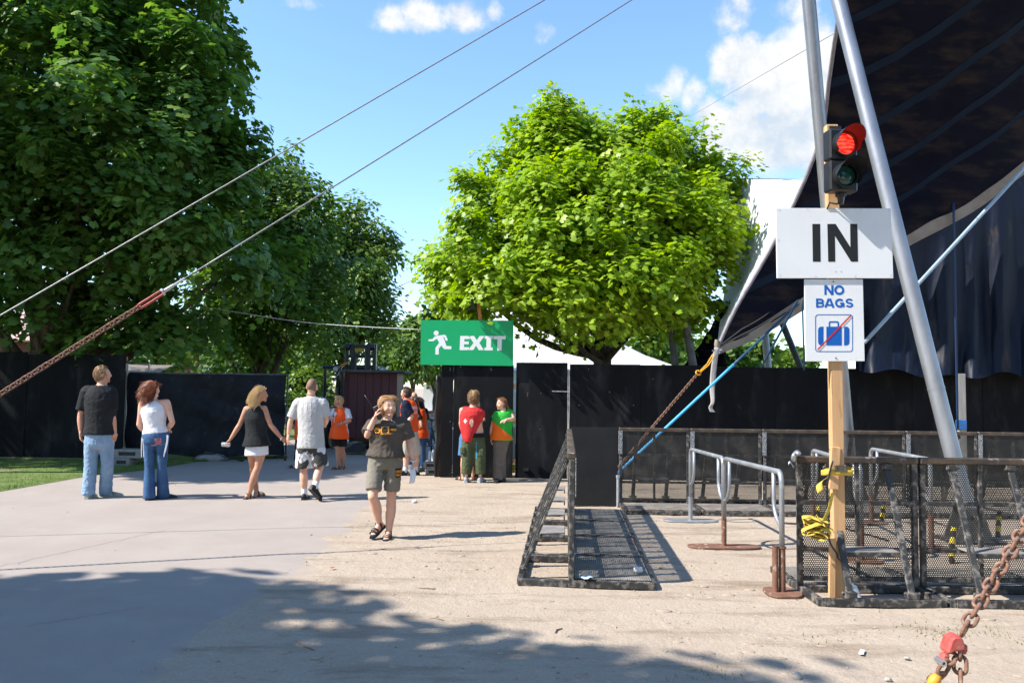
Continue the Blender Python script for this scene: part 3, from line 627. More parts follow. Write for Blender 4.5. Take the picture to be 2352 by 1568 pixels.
def handrail(label, posts, zts, foots, name='pipe_handrail'):
    t = thing(name, label, 'handrail', (posts[0][0], posts[0][1], 0), group='galvanised pipe handrails in the barrier pen')
    for i in range(len(posts)-1):
        p, q = V((*posts[i], 0)), V((*posts[i+1], 0)); dd = (q-p).normalized()*.022
        pp, qq = p+(dd if i > 0 else dd*0), q-(dd if i < len(posts)-2 else dd*0)
        pts, d = arcpipe(pp[:2], qq[:2], .02, zts[i], base=.31, leg2=zts[i+1]); rl = MB().tube(pts, .0235, 10).build('rail', pipe_m, t, smooth=True)
        MB().tube(loopbrace(pp[:2], d, zts[i], .02), .018, 9).build('loop_brace', pipe_m, rl, smooth=True)
        MB().tube(loopbrace(qq[:2], -d, zts[i+1], .02), .018, 9).build('loop_brace', pipe_m, rl, smooth=True)
    for (x, y), (kind, w, l, hs) in zip(posts, foots):
        m = rust if kind == 'r' else pipe_m
        MB().lathe([(.028, .012), (.028, hs), (.035, hs), (.035, hs+.012), (.024, hs+.012)], (x, y, 0), n=14).build('socket', m, t, smooth='auto')
        pl = []; n = 28
        for k in range(n): a = 2*math.pi*k/n; ca, sa = math.cos(a), math.sin(a); pl.append((math.copysign(abs(ca)**.6, ca)*w/2, math.copysign(abs(sa)**.8, sa)*l/2))
        MB().prism(pl, (x, y, -.002), (1, 0, 0), (0, 1, 0), .02).build('foot', m, t, bevel=.004)
    return t
p1, p2, p3 = G(1586, 1196), G(1663, 1256), G(1797, 1362)
r1 = handrail('bent galvanised handrail with rusty feet in the open pen', [tuple(p1[:2]), tuple(p2[:2]), tuple(p3[:2])], [.94, .97, 1.02], [('g', .72, .26, .30), ('r', .80, .26, .37), ('r', .30, .34, .38)])
MB().lathe([(.026, .012), (.026, .40), (.021, .40), (.021, .05)], (p3.x-.062, p3.y-.01, 0), n=14).build('socket', rust, r1, smooth='auto')
q1, q2 = P(1868, 1200, 10.2), P(1968, 1200, 8.3)
handrail('galvanised handrail standing behind the sign post barrier', [(q1.x, 10.2), (q2.x, 8.2)], [.97, .98], [('r', .4, .3, .35), ('r', .4, .3, .35)])
q1, q2 = P(2002, 1200, 10.6), P(2118, 1200, 8.9)
handrail('galvanised handrail beside the big steel tent pole', [(q1.x, 10.6), (q2.x+.1, 8.9)], [.97, .98], [('r', .4, .3, .35), ('r', .4, .3, .35)])
# hazard taped stakes
haz = bpy.data.materials.new('hazard_tape'); haz.use_nodes = True; _n = haz.node_tree.nodes; _l = haz.node_tree.links
_t = _n.new('ShaderNodeTexCoord'); _w = _n.new('ShaderNodeTexWave'); _w.bands_direction = 'DIAGONAL'; _w.inputs['Scale'].default_value = 4.5; _w.inputs['Distortion'].default_value = 1.0; _l.new(_t.outputs['Object'], _w.inputs[0])
_r = _n.new('ShaderNodeValToRGB'); _r.color_ramp.interpolation = 'CONSTANT'; _r.color_ramp.elements[0].color = (.02, .02, .02, 1); _r.color_ramp.elements[1].color = (.75, .55, .02, 1); _r.color_ramp.elements[1].position = .5; _l.new(_w.outputs[0], _r.inputs[0]); _l.new(_r.outputs[0], _n['Principled BSDF'].inputs['Base Color'])
for (x, y, h, lab) in ((1876,1205,.24,'short stake wrapped in black and yellow tape left of the timber post'),(2026,1198,.22,'short stake wrapped in black and yellow tape behind the first barrier'),(2186,1292,.36,'taller stake wrapped in black and yellow tape by the tent pole foot'),(2292,1232,.30,'stake wrapped in black and yellow tape behind the tent pole foot')):
    c = G(x, y); mb = MB(); mb.tube([c, c+V((.01, .0, h*.5)), c+V((.03, 0, h))], [.028, .030, .026], 9); tag(mb.build('hazard_stake', haz, smooth='auto', origin=c), lab, 'stake')
# ------------------------------------------------------------------ timber post, signs and signal
YP = 6.72; base, topp = P(1927, 1364, YP), P(1908, 289, YP)
t = thing('timber_post', 'yellow timber post carrying the signal and the white signs', 'post', (base.x, YP, 0))
mid = lerp(base, topp, .30); up = (topp-base).normalized()
MB().beam((base.x, YP, .0), mid+V((0, 0, 0)), .098, .075, (1, 0, 0)).build('lower_post', wood, t, bevel=.004)
MB().beam(mid+up*.003, topp, .098, .075, (1, 0, 0)).build('upper_post', wood, t, bevel=.004)
m2 = lerp(base, topp, .22); MB().beam(m2+V((-.055, -.055, -.0)), mid+V((-.03, -.055, .03)), .075, .034, (1, 0, 0)).build('splice_board', wood, t, bevel=.004)
pb = P(1910, 1362, YP-.06); MB().beam((pb.x, YP-.06, .02), P(1912, 1235, YP-.06), .05, .03, (1, 0, 0)).build('wedge_board', wood, t, bevel=.003)
YI = YP-.075; zi = zmap(2200, 300, 1.845, YI)
def board(name, label, cs, Y, th, letters, mat=white):
    cx = sum(p[0] for p in cs)/4; o = thing(name, label, 'sign', (cx, Y, min(p[1] for p in cs)))
    mb = MB(); outline(mb, cs, Y+th, th); mb.build('board', mat, o, bevel=.002)
    for nm, m, fn in letters: mb = MB(); fn(mb, Y-.0006); mb.build(nm, m, o)
    return o
ink = M('black_vinyl', (.014, .014, .015), rough=.45); blue = M('blue_vinyl', (.0, .10, .42), rough=.45); red = M('red_vinyl', (.55, .008, .012), rough=.45)
white2 = M('sign_panel_white', (.76, .77, .78), (.70, .71, .73), scale=1.5, rough=.45, c3=(.66, .66, .66), s3=9, lo3=.66, hi3=.75)
def f_in(mb, Y):
    outline(mb, [zi(*p) for p in ((437,686),(480,686),(483,895),(440,895))], Y)
    outline(mb, [zi(*p) for p in ((520,686),(566,686),(648,815),(646,686),(686,686),(690,895),(652,895),(562,752),(564,895),(525,895))], Y)
s_in = board('in_sign', 'wide white board reading IN below the signal', [zi(235, 598), zi(873, 600), zi(886, 986), zi(242, 986)], YI, .014, [('letters', ink, f_in)], white2)
for (x, y) in ((255,608),(410,604),(705,606),(862,610),(250,775),(862,655),(258,968),(455,975),(675,978),(872,970),(566,948),(596,948)):
    q = zi(x, y); MB().lathe([(.004, 0), (.004, .003)], (q[0], YI-.003, q[1]), (0, 1, 0), 8).build('screw', screw_m, s_in)
def f_txt(mb, Y):
    def box(x0, y0, x1, y1, fn): 
        a, b = zi(x0, y1), zi(x1, y0); w, h = b[0]-a[0], b[1]-a[1]
        for pts, wd in fn: stroke(mb, [(a[0]+u*w, a[1]+v*h) for u, v in pts], wd*h, Y)
    sw = .22
    def N_(): return [([(.13, 0), (.13, 1)], sw), ([(.87, 0), (.87, 1)], sw)]
    k = [0]
    def put(x0, x1, y0, y1, ch):
        nonlocal Y
        h = zi(0, y0)[1]-zi(0, y1)[1]; a = zi(x0, y1); b = zi(x1, y0); w = b[0]-a[0]
        S = lambda pts, wd=sw: (stroke(mb, [(a[0]+u*w, a[1]+v*h) for u, v in pts], wd*h, Y-.0002*k[0]), k.__setitem__(0, (k[0]+1) % 6))
        ar = lambda cx, cy, rx, ry, a0, a1: arc(cx, cy, rx, ry, a0, a1, 14)
        if ch == 'N': S([(.12, 0), (.12, 1)]); S([(.88, 0), (.88, 1)]); S([(.12, .98), (.88, .02)], .24)
        if ch == 'O': S(ar(.5, .5, .39, .39, 0, 360), .22)
        if ch == 'B': S([(.13, 0), (.13, 1)]); S([(.13, .9), (.55, .9)]+ar(.55, .715, .26, .185, 85, -90)[1:]+[(.13, .53)], .19); S([(.13, .10), (.58, .10)]+ar(.58, .305, .29, .205, -85, 90)[1:]+[(.13, .51)], .19)
        if ch == 'A': S([(.10, 0), (.45, 1)], .23); S([(.90, 0), (.55, 1)], .23); S([(.25, .28), (.75, .28)], .18)
        if ch == 'G': S(ar(.52, .5, .40, .39, 45, 325), .22); S([(.55, .46), (.90, .46), (.90, .08)], .20)
        if ch == 'S': S(ar(.5, .70, .34, .20, 20, 260)+ar(.5, .29, .36, .19, 75, -160)[1:], .20)
    put(508, 558, 1023, 1077, 'N'); put(562, 618, 1023, 1077, 'O')
    put(461, 508, 1097, 1147, 'B'); put(508, 563, 1097, 1147, 'A'); put(566, 618, 1097, 1147, 'G'); put(624, 669, 1097, 1147, 'S')
def f_case(mb, Y):
    def rr(x0, y0, x1, y1, rad):
        pts = []
        for cx, cy, a0 in ((x1-rad, y0+rad, 0), (x0+rad, y0+rad, 90), (x0+rad, y1-rad, 180), (x1-rad, y1-rad, 270)):
            for i in range(7): a = math.radians(a0+15*i); pts.append((cx+rad*math.cos(a), cy-rad*math.sin(a)))
        return pts
    def ringp(pi, po):
        a = [V((*zi(*p),)) for p in pi]; b = [V((*zi(*p),)) for p in po]; n = len(a)
        vs = [V((p.x, Y, p.y)) for p in a+b] + [V((p.x, Y-.0006, p.y)) for p in a+b]
        mb.add(vs, [(2*n+i, 2*n+(i+1) % n, 3*n+(i+1) % n, 3*n+i) for i in range(n)] + [(n+i, n+(i+1) % n, 3*n+(i+1) % n, 3*n+i) for i in range(n)])
    ringp(rr(461, 1189, 662, 1389, 14), rr(457, 1185, 666, 1393, 17)); ringp(rr(540, 1231, 581, 1262, 5), rr(532, 1223, 589, 1262, 9))
    outline(mb, [zi(*p) for p in rr(519, 1253, 604, 1357, 3)], Y-.0004)
    lp = [(503, 1253), (503, 1357), (488, 1357)]+[(482, 1355), (475, 1348), (473, 1338), (473, 1272), (475, 1262), (482, 1255), (488, 1253)]; outline(mb, [zi(*p) for p in lp], Y)
    outline(mb, [zi(1120-x, y) for x, y in lp], Y)
def f_bar(mb, Y): stroke(mb, [zi(470, 1382), zi(655, 1191)], .0115, Y-.003)
s_nb = board('no_bags_sign', 'tall white board reading NO BAGS with a crossed out suitcase', [zi(397, 990), zi(722, 991), zi(732, 1444), zi(405, 1446)], YI+.016, .012, [('letters', blue, f_txt), ('suitcase_symbol', blue, f_case), ('red_bar', red, f_bar)], white2)
for (x, y) in ((558,1004),(571,1427)): q = zi(x, y); MB().lathe([(.007, 0), (.005, .004)], (q[0], YI+.016-.004, q[1]), (0, 1, 0), 10).build('screw', MATS['dull_steel'], s_nb)
# two-aspect signal
YT = YI-.02; zt_ = zmap(2200, 300, 1.845, YT)
bl, tr = zt_(497, 522), zt_(664, 180); cxs = (bl[0]+tr[0])/2
t = thing('traffic_light', 'black two-lamp signal with the red lamp lit', 'traffic light', (cxs, YT, bl[1]))
hh = (tr[1]-bl[1])/2; lens_r = .093
red_on = bpy.data.materials.new('lit_red_lens'); red_on.use_nodes = True; _n = red_on.node_tree.nodes; _l = red_on.node_tree.links; _b = _n['Principled BSDF']; _b.inputs['Base Color'].default_value = (.5, .01, .005, 1); _b.inputs['Roughness'].default_value = .2
_t = _n.new('ShaderNodeTexCoord'); _m = _n.new('ShaderNodeMapping'); _m.inputs['Scale'].default_value = (14, 14, 60); _m.inputs['Rotation'].default_value = (0, .35, 0); _l.new(_t.outputs['Object'], _m.inputs[0]); _w = _n.new('ShaderNodeTexNoise'); _w.inputs['Scale'].default_value = 1.1; _l.new(_m.outputs[0], _w.inputs[0])
_r = _n.new('ShaderNodeValToRGB'); _r.color_ramp.elements[0].position = .4; _r.color_ramp.elements[0].color = (.55, .004, .004, 1); _r.color_ramp.elements[1].position = .62; _r.color_ramp.elements[1].color = (1, .10, .05, 1); _l.new(_w.outputs[0], _r.inputs[0]); _l.new(_r.outputs[0], _b.inputs['Emission Color']); _b.inputs['Emission Strength'].default_value = .75
green_off = M('unlit_green_lens', (.004, .035, .030), (.010, .07, .055), scale=22, rough=.12, spec=.6)
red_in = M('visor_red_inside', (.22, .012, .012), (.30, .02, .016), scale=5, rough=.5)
yaw = Matrix.Rotation(math.radians(7), 3, 'Z'); fw = yaw @ V((0, -1, 0)); sd = yaw @ V((1, 0, 0))
for i, (lm, nm) in enumerate(((green_off, 'green_lamp'), (red_on, 'red_lamp'))):
    cz = bl[1]+hh*(i+.5); cc = V((cxs, YT-.02, cz)); h = MB(); h.box(cc+V((0, -.02, 0)), (.245, .12, hh-.006), yaw); ho = h.build('housing', lampm, t, bevel=.014)
    lc = cc+fw*.08; ln = MB(); prof = [(lens_r, 0), (lens_r*.92, .012), (lens_r*.7, .024), (lens_r*.4, .031), (.004, .034)]; ln.lathe(prof, lc, fw, 28); ln.build('lens', lm, ho, smooth=True)
    rg_ = MB(); rg_.lathe([(lens_r+.014, -.01), (lens_r+.014, .03), (lens_r+.002, .03), (lens_r+.002, -.01)], lc, fw, 28, False); rg_.build('bezel', lampm, ho, smooth='auto')
    vs = MB(); n = 26
    def vis(u, v, rr):
        a = math.radians(lerp(-40, 220, u)); l = .03+.17*v*(.42+.58*max(0, math.sin(a))**.7 if math.sin(a) > 0 else .30)
        return lc + (sd*math.cos(a)+V((0, 0, 1))*math.sin(a))*rr*(1+.10*v) + fw*l
    vs.sheet(lambda u, v: vis(u, v, lens_r+.012), n, 6); vs.build('visor', lampm, ho, smooth=True, fixn=True)
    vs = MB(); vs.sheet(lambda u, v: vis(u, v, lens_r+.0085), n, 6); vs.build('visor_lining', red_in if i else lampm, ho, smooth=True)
mb = MB(); mb.lathe([(.045, 0), (.045, .02), (.03, .03), (.02, .09)], (cxs+.01, YT-.02, bl[1]-.0), (0, 0, -1), 14); mb.tube([(cxs+.01, YT-.02, bl[1]-.06), (cxs-.03, YT-.03, bl[1]-.09), (cxs-.075, YT+.005, bl[1]-.07), (cxs-.09, YT+.02, bl[1]-.12)], .008, 7); mb.build('cable_gland', lampm, t, smooth='auto')
MB().box((topp.x+.02, YP-.045, topp.z-.045), (.10, .012, .05)).build('top_bracket', MATS['black_iron'], t)
# ratchet strap, strap bundle, cable
ystr = M('yellow_strap', (.50, .34, .04), (.60, .43, .07), scale=20, rough=.65, bump=.3, bscale=150, stretch=(1, 1, 3))
t = thing('ratchet_strap', 'yellow ratchet strap binding the timber post to the barrier', 'strap', P(1920, 1095, YP-.08))
pz = P(1928, 1088, YP).z; xa, xb_ = P(1890, 1088, YP).x, P(1945, 1088, YP).x
def loop(u, v):
    a = u*2*math.pi; cx, w = (xa+xb_)/2+.01, (xb_-xa)/2+.015
    ca, sa = math.cos(a), math.sin(a); return (cx+w*math.copysign(abs(ca)**.45, ca), YP-.02+.085*math.copysign(abs(sa)**.45, sa), pz+.022+.012*ca+.045*(v-.5)+.01*math.sin(a*2))
MB().sheet(loop, 40, 3).build('band', ystr, t, smooth=True, solid=.003)
mb = MB(); c = P(1932, 1076, YP-.13); mb.box(c, (.10, .02, .055)); mb.tube([c+V((-.045, -.012, -.02)), c+V((-.045, -.012, .03))], .009, 8); mb.tube([c+V((.03, -.012, -.03)), c+V((.03, -.012, .03))], .011, 8); mb.build('ratchet', M('dark_chrome', (.10, .09, .07), (.2, .18, .14), scale=15, rough=.3, metal=.8), t, bevel=.003)
tail = [P(1895, 1100, YP-.12), P(1882, 1112, YP-.14), P(1884, 1128, YP-.15)]
def tl_(u, v): p = poly_at(tail, u); return p+V((.05*(v-.5), .01*math.sin(u*5), .035*(v-.5)))
MB().sheet(tl_, 10, 3).build('band_tail', ystr, t, smooth=True, solid=.003)
t = thing('strap_bundle', 'bundle of folded yellow webbing hanging against the barrier mesh', 'strap', P(1880, 1230, YP-.12))
rs = random.Random(3)
for k in range(8):
    c = P(1858+rs.uniform(0, 34), 1196+k*4.5, YP-.16+rs.uniform(-.04, .03)); an = rs.uniform(-.7, .5); ln = rs.uniform(.06, .095)
    pts = [c+V((math.cos(an)*ln*math.cos(s), rs.uniform(-.02, .02), math.sin(an)*ln*math.cos(s)+.03*math.sin(s))) for s in np.linspace(0, 5.6, 12)]
    def fb_(u, v, pts=pts): p = poly_at(pts, u); return p+V((.012*(v-.5), .05*(v-.5), .018*(v-.5)))
    MB().sheet(fb_, 24, 2).build('fold', ystr, t, smooth=True, solid=.003)
hang = [P(1912, 1130, YP-.13), P(1905, 1165, YP-.13), P(1892, 1195, YP-.14)]
def hg(u, v): p = poly_at(hang, u); return p+V((.035*(v-.5), .02*(v-.5), 0))
MB().sheet(hg, 10, 2).build('hanger', ystr, t, smooth=True, solid=.003)
cab = MB(); cp = [P(x, y, YP-.11) for x, y in ((1913,1058),(1908,1075),(1901,1110),(1900,1150),(1903,1200),(1902,1226),(1909,1250),(1922,1270),(1935,1290))]+[G(2010, 1330), G(2090, 1352)]
cab.tube([poly_at(cp, i/40) for i in range(41)], .008, 6); tag(cab.build('black_cable', lampm, smooth=True, origin=(cp[0].x, YP, 0)), 'black cable running down the timber post into the barrier', 'cable')
hs = MB(); hp = [G(1785, 1198, .012)]+[G(x, y, .012) for x, y in ((1830,1202),(1890,1200),(1960,1218),(2040,1240))]; hs.tube([poly_at(hp, i/24) for i in range(25)], .011, 6); tag(hs.build('ground_cable', lampm, smooth=True, origin=hp[0]), 'thin dark cable lying on the dirt inside the pen', 'cable')
t = MB(); c = G(1903, 1345); t.sheet(lambda u, v: (c.x-.02+.09*u-.05*v, YP-.12, .02+.16*v*(1-.3*u)), 6, 6)
for v in t.v: v.y += .02*fbm(v, 9, 2)
tag(t.build('plastic_scrap', M('pale_plastic', (.62, .66, .74), rough=.3), smooth=True, solid=.001, origin=(c.x, YP-.12, 0)), 'pale plastic scrap leaning at the foot of the timber post', 'litter')
# ------------------------------------------------------------------ A-frame masts
apex = P(1825, -400, 10.9); b1 = G(2224, 1240); b2 = G(1957, 1150)
mast_m = M('mast_steel', (.25, .255, .28), (.34, .345, .37), scale=3.5, rough=.40, metal=.62, bump=.12, bscale=30, stretch=(1, 1, .4), c3=(.22, .21, .21), s3=6, lo3=.60, hi3=.74)
def mast(label, b, dz=0.0):
    t = thing('tent_mast', label, 'mast', (b.x, b.y, 0)); d = (apex-b).normalized()
    pts = [lerp(b+V((0, 0, .30)), apex+V((0, 0, dz)), i/8) for i in range(9)]; MB().tube(pts, .096, 24).build('tube', mast_m, t, smooth='auto')
    q = lerp(pts[0], pts[-1], .155); MB().tube([q-d*.012, q+d*.012], .099, 24).build('weld_collar', mast_m, t, smooth='auto')
    f = MB(); f.box((b.x, b.y, .012), (.62, .5, .024)); f.build('base_plate', bpaint, t, bevel=.004)
    g = MB()
    for s in (-1, 1): g.prism([(-.22, 0), (.22, 0), (.09, .36), (-.09, .36)], (b.x, b.y+s*.115+(.02 if s > 0 else 0), .024), (1, 0, 0), (0, 0, 1), .02)
    g.tube([(b.x, b.y-.17, .27), (b.x, b.y+.17, .27)], .03, 12); g.build('hinge_ears', M('hinge_steel', (.12, .12, .12), (.2, .19, .18), scale=7, rough=.5, metal=.5), t)
    return t
mast('thick leaning steel tent mast whose foot is behind the first barriers', b1)
mast('upright steel tent mast hidden in part behind the timber post', b2, -.25)
cable_m = M('wire_rope', (.16, .16, .17), (.28, .28, .29), scale=60, rough=.5, metal=.5)
def wire(pts, r, label, sag=0.0, name='guy_wire', mat=None):
    pts = [V(p) for p in pts]; out = []
    if len(pts) == 2: out = [lerp(pts[0], pts[1], i/14)-V((0, 0, 4*sag*(i/14)*(1-i/14))) for i in range(15)]
    else: out = [poly_at(pts, i/20) for i in range(21)]
    return tag(MB().tube(out, r, 6).build(name, mat or cable_m, smooth=True, origin=out[0]), label, 'cable')
rust_c = M('rusty_chain', (.17, .085, .055), (.27, .145, .10), scale=14, rough=.75, metal=.25, bump=.3, bscale=120, c3=(.33, .24, .20), s3=20, lo3=.56, hi3=.66)
def link_mesh(L, w, r, name='link'):
    pts = []; n = 10
    for k in range(n+1): a = math.pi*k/n-math.pi/2; pts.append(V((w*math.cos(a), L*.5-w+0*k, 0))*1 if False else V((w*math.sin(a), L/2-w+w*math.cos(a), 0)))
    pts += [V((-p.x, -p.y, 0)) for p in pts]
    mb = MB(); m = len(pts); ns = 8; rs = []
    for i in range(m):
        t = (pts[(i+1) % m]-pts[i-1]).normalized(); s = V((-t.y, t.x, 0)); rs.append([pts[i]+(s*math.cos(2*math.pi*j/ns)+V((0, 0, 1))*math.sin(2*math.pi*j/ns))*r for j in range(ns)])
    mb.rings(rs+[rs[0]], False); return mb.mesh(name)
def chain(label, path, L, w, r, group=None, mat=rust_c, tw=.5, name='chain', cat='chain', jig=.0, seed=0):
    path = [V(p) for p in path]; t = thing(name, label, cat, path[-1], group=group); me = link_mesh(L, w, r)
    pitch = L-2*r*1.05-.001; tot = 0; dense = [poly_at(path, i/200) for i in range(201)] if len(path) > 2 else [lerp(path[0], path[1], i/200) for i in range(201)]
    cum = [0]
    for a, b in zip(dense, dense[1:]): cum.append(cum[-1]+(b-a).length)
    n = int(cum[-1]/pitch); rg = random.Random(seed); j = 0
    for i in range(n):
        s = (i+.5)*pitch
        while cum[j+1] < s: j += 1
        p = lerp(dense[j], dense[j+1], (s-cum[j])/(cum[j+1]-cum[j])); d = (dense[min(j+2, 200)]-dense[max(j-1, 0)]).normalized()
        a, b = perp(d); an = tw+(math.pi/2 if i % 2 else 0)+rg.uniform(-jig, jig); X = a*math.cos(an)+b*math.sin(an); Z = X.cross(d)
        o = link('link', me, mat if not me.materials else None, t, smooth=True if not me.materials else False); o.matrix_local = Matrix.Translation(p-path[-1]) @ Matrix((X, d, Z)).transposed().to_4x4()
    return t
# two long guys to the left
A2 = lerp(b2, apex, .93); B2 = P(0, 905, 7.4)
def on_line(A, B, x):
    lo, hi = 0.0, 1.6
    def prx(p): d = p-CAM; return CX+FPX*d.dot(CR_)/d.dot(CF_)
    for _ in range(40):
        m = (lo+hi)/2
        if prx(lerp(A, B, m)) > x: lo = m
        else: hi = m
    return lerp(A, B, lo)
tA = P(1838, -247, 10.95); tB = P(1829, -338, 10.92)
s0, s1, s2, s3 = on_line(tA, B2, 392), on_line(tA, B2, 374), on_line(tA, B2, 320), B2
wire([tA, s0], .0085, 'long steel guy wire that ends at the red shackle', .03)
dd = (tA-B2).normalized(); end = B2 - dd*(B2.z/dd.z)
chain('rusty anchor chain below the red shackle, crossing the dark fence', [s2, end], .072, .024, .0085, seed=1, tw=.9, jig=.12)
t = thing('red_shackle', 'long red shackle joining wire to rusty chain', 'shackle', s2)
redp = M('red_enamel', (.38, .05, .045), (.46, .10, .08), scale=12, rough=.5, bump=.2, bscale=50, c3=(.30, .20, .17), s3=14, lo3=.6, hi3=.68)
me = link_mesh((s1-s2).length+.03, .038, .012, 'shackle_bow'); o = link('shackle_bow', me, redp, t, smooth=True); a_, b_ = perp(dd); X = (a_*.9+b_*.45).normalized(); o.matrix_local = Matrix.Translation((s1+s2)/2-s2) @ Matrix((X, dd, X.cross(dd))).transposed().to_4x4()
mb = MB(); mb.tube([s1, s0+dd*.03], [.020, .015], 10); mb.tube([s1-X*.05, s1+X*.05], .014, 8); mb.tube([s0+dd*.03, s0+dd*.16], .012, 8); mb.build('thimble', steel, t, smooth='auto')
anc = MB(); anc.tube([end+V((0, 0, -.3)), end+V((0, 0, .12))], .03, 10); tag(anc.build('ground_anchor', rust_c, origin=end), 'rusty ground stake at the end of the long chain', 'anchor')
e1 = P(0, 720, 8.8); dd1 = (tB-e1).normalized(); wire([tB, e1-dd1*(e1.z/dd1.z)], .0085, 'upper steel guy wire crossing the big dark tree', .03)
# foreground chain with red grab hook
c_top, c_hook, c_bot = P(2352, 1214, 4.85), P(2200, 1470, 4.42), G(2118, 1600)
ext = c_top+(c_top-c_hook).normalized()*1.1
chain('heavy rusty chain running down to the red grab hook', [ext, c_top, c_hook], .094, .030, .0105, seed=2, tw=.35, jig=.35, group=None)
chain('short rusty chain from the grab hook to its ground anchor', [P(2186, 1500, 4.40), P(2160, 1545, 4.36), c_bot+V((0, 0, .02))], .094, .030, .0105, seed=3, tw=.2, jig=.3)
h0 = P(2207, 1478, 4.40); chain('loose tail of rusty chain hanging from the grab hook', [h0, P(2205, 1520, 4.38), P(2207, 1575, 4.34), P(2205, 1600, 4.32)], .094, .030, .0105, seed=5, tw=.9, jig=.3)
wire([ext, ext+(c_top-c_hook).normalized()*6.5], .0085, 'steel guy wire above the heavy rusty chain', 0)
t = thing('grab_hook', 'salmon red grab hook shortening the rusty chain', 'hook', P(2185, 1485, 4.40))
hk = P(2187, 1472, 4.395); X = V((1, 0, 0)); Z = V((0, 0, 1)); sc = 1/416
def hkp(pts): return [((x-2187)*sc, (1472-y)*sc) for x, y in pts][::-1]
mb = MB(); mb.prism(hkp([(2172,1498),(2164,1492),(2175,1462),(2182,1456),(2194,1455),(2203,1459),(2207,1478),(2204,1490),(2196,1489),(2186,1490),(2180,1492)]), hk+V((0, .045, 0)), X, Z, .09); mb.build('hook_body', redp, t, bevel=.012)
mb = MB(); mb.prism(hkp([(2163,1496),(2178,1498),(2173,1521),(2166,1528),(2156,1526),(2152,1518),(2156,1510)]), hk+V((0, .025, 0)), X, Z, .05); mb.build('clevis', redp, t, bevel=.010)
mb = MB(); pc = P(2160, 1518, 4.36); mb.lathe([(.009, -.035), (.017, -.035), (.017, .035), (.009, .035)], pc, (0, 1, 0), 16, False); mb.lathe([(.009, .035), (.009, -.035)], pc, (0, 1, 0), 16, False); mb.build('pin', screw_m, t, smooth='auto')
mb = MB(); mb.prism(hkp([(2207,1480),(2221,1478),(2221,1492),(2216,1502),(2206,1498)]), hk+V((0, .05, 0)), X, Z, .06); mb.build('hook_lip', redp, t, bevel=.008)
oc = c_bot+V((.0, 0, .03)); mb = MB(); mb.ell(P(2146, 1562, 4.35), .03, .03, .045, 10, 8, Matrix.Rotation(.7, 3, 'Y')); tag(mb.build('orange_shackle', M('orange_enamel', (.60, .25, .02), (.68, .33, .04), scale=10, rough=.5), smooth=True, origin=oc), 'orange shackle at the lower end of the short chain', 'shackle')
# ------------------------------------------------------------------ big top canopy
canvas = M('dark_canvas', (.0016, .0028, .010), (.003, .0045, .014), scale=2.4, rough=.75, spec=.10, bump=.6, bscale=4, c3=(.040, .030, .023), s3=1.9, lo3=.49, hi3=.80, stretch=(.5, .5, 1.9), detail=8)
band_m = M('canvas_band', (.003, .011, .026), (.005, .014, .030), scale=3, rough=.7, spec=.12); beige = M('beige_canvas', (.22, .18, .14), (.30, .25, .20), scale=3, rough=.8, bump=.3, bscale=8)
whitec = M('white_canvas', (.74, .74, .75), (.68, .68, .70), scale=.9, rough=.55, bump=.15, bscale=6, trans=.06)
YC = 14.4; Cn = P(1648, 800, YC)
hemA = [Cn]+[P(x, y, Y) for x, y, Y in ((1690,710,14.5),(1770,572,14.5),(1842,430,14.2),(1888,305,13.7),(1904,190,13.1),(1920,80,12.5),(1938,-20,12.0),(1975,-180,11.4),(2030,-380,10.8))]
hemB = [Cn]+[P(x, y, Y) for x, y, Y in ((1740,760,14.8),(1845,695,15.0),(1985,610,14.95),(2090,545,14.8),(2230,468,14.7),(2352,378,14.6),(2520,262,14.6),(2800,60,14.6))]
far = [hemB[-1], P(2820, -350, 12.0), P(2830, -800, 9.2)]
t = thing('circus_tent', 'huge dark big-top canopy seen from underneath with a white outer side', 'tent', (Cn.x, Cn.y, 0))
def canopy(u, v):
    """v runs along hem A / far edge, u from hem A (0) to the far edge (1); u=v=0 is the corner"""
    a = poly_at(hemA, v); f = poly_at(far, v); b = poly_at(hemB, u); tl2 = lerp(hemA[-1], far[-1], u); c00, c10, c01, c11 = hemA[0], far[0], hemA[-1], far[-1]
    p = a*(1-u)+f*u + b*(1-v)+tl2*v - (c00*(1-u)*(1-v)+c10*u*(1-v)+c01*(1-u)*v+c11*u*v)
    s = math.sin(math.pi*u)*math.sin(math.pi*min(v*1.0, 1)); return p - V((0, 0, .55*s)) + V((0, 0, .05*fbm((u*7, v*5, 0), 1.0, 3)*min(1, 6*u*v+.2)))
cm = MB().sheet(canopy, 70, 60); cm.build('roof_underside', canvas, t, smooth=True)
rng = random.Random(8)
for k, v in enumerate((.20, .33, .46, .60, .74, .88)):
    mb = MB(); mb.sheet(lambda u, w: V(canopy(.0+u*1.0, min(max(v+(w-.5)*.022+.16*(u-.3)*(1-u*.3), .01), .99)))-V((0, .003, .009)), 60, 2); mb.build('seam_band', band_m, t, smooth=True)
mb = MB(); mb.sheet(lambda u, w: V(canopy(.0+u, 0.0))+V((0, -.05, -.10))+V((0, .0, 1))*(w-.15)*(.12+.55*u)+V((0, -.02*math.sin(u*60)*w, 0)), 90, 5); mb.build('hem_band', beige, t, smooth=True)
mb = MB(); mb.tube([poly_at(hemA, i/40)+V((-.01, -.02, -.0)) for i in range(41)], .035, 8); mb.build('edge_piping', M('mauve_grey_canvas', (.16, .14, .16), (.25, .23, .25), scale=6, rough=.6), t, smooth=True)
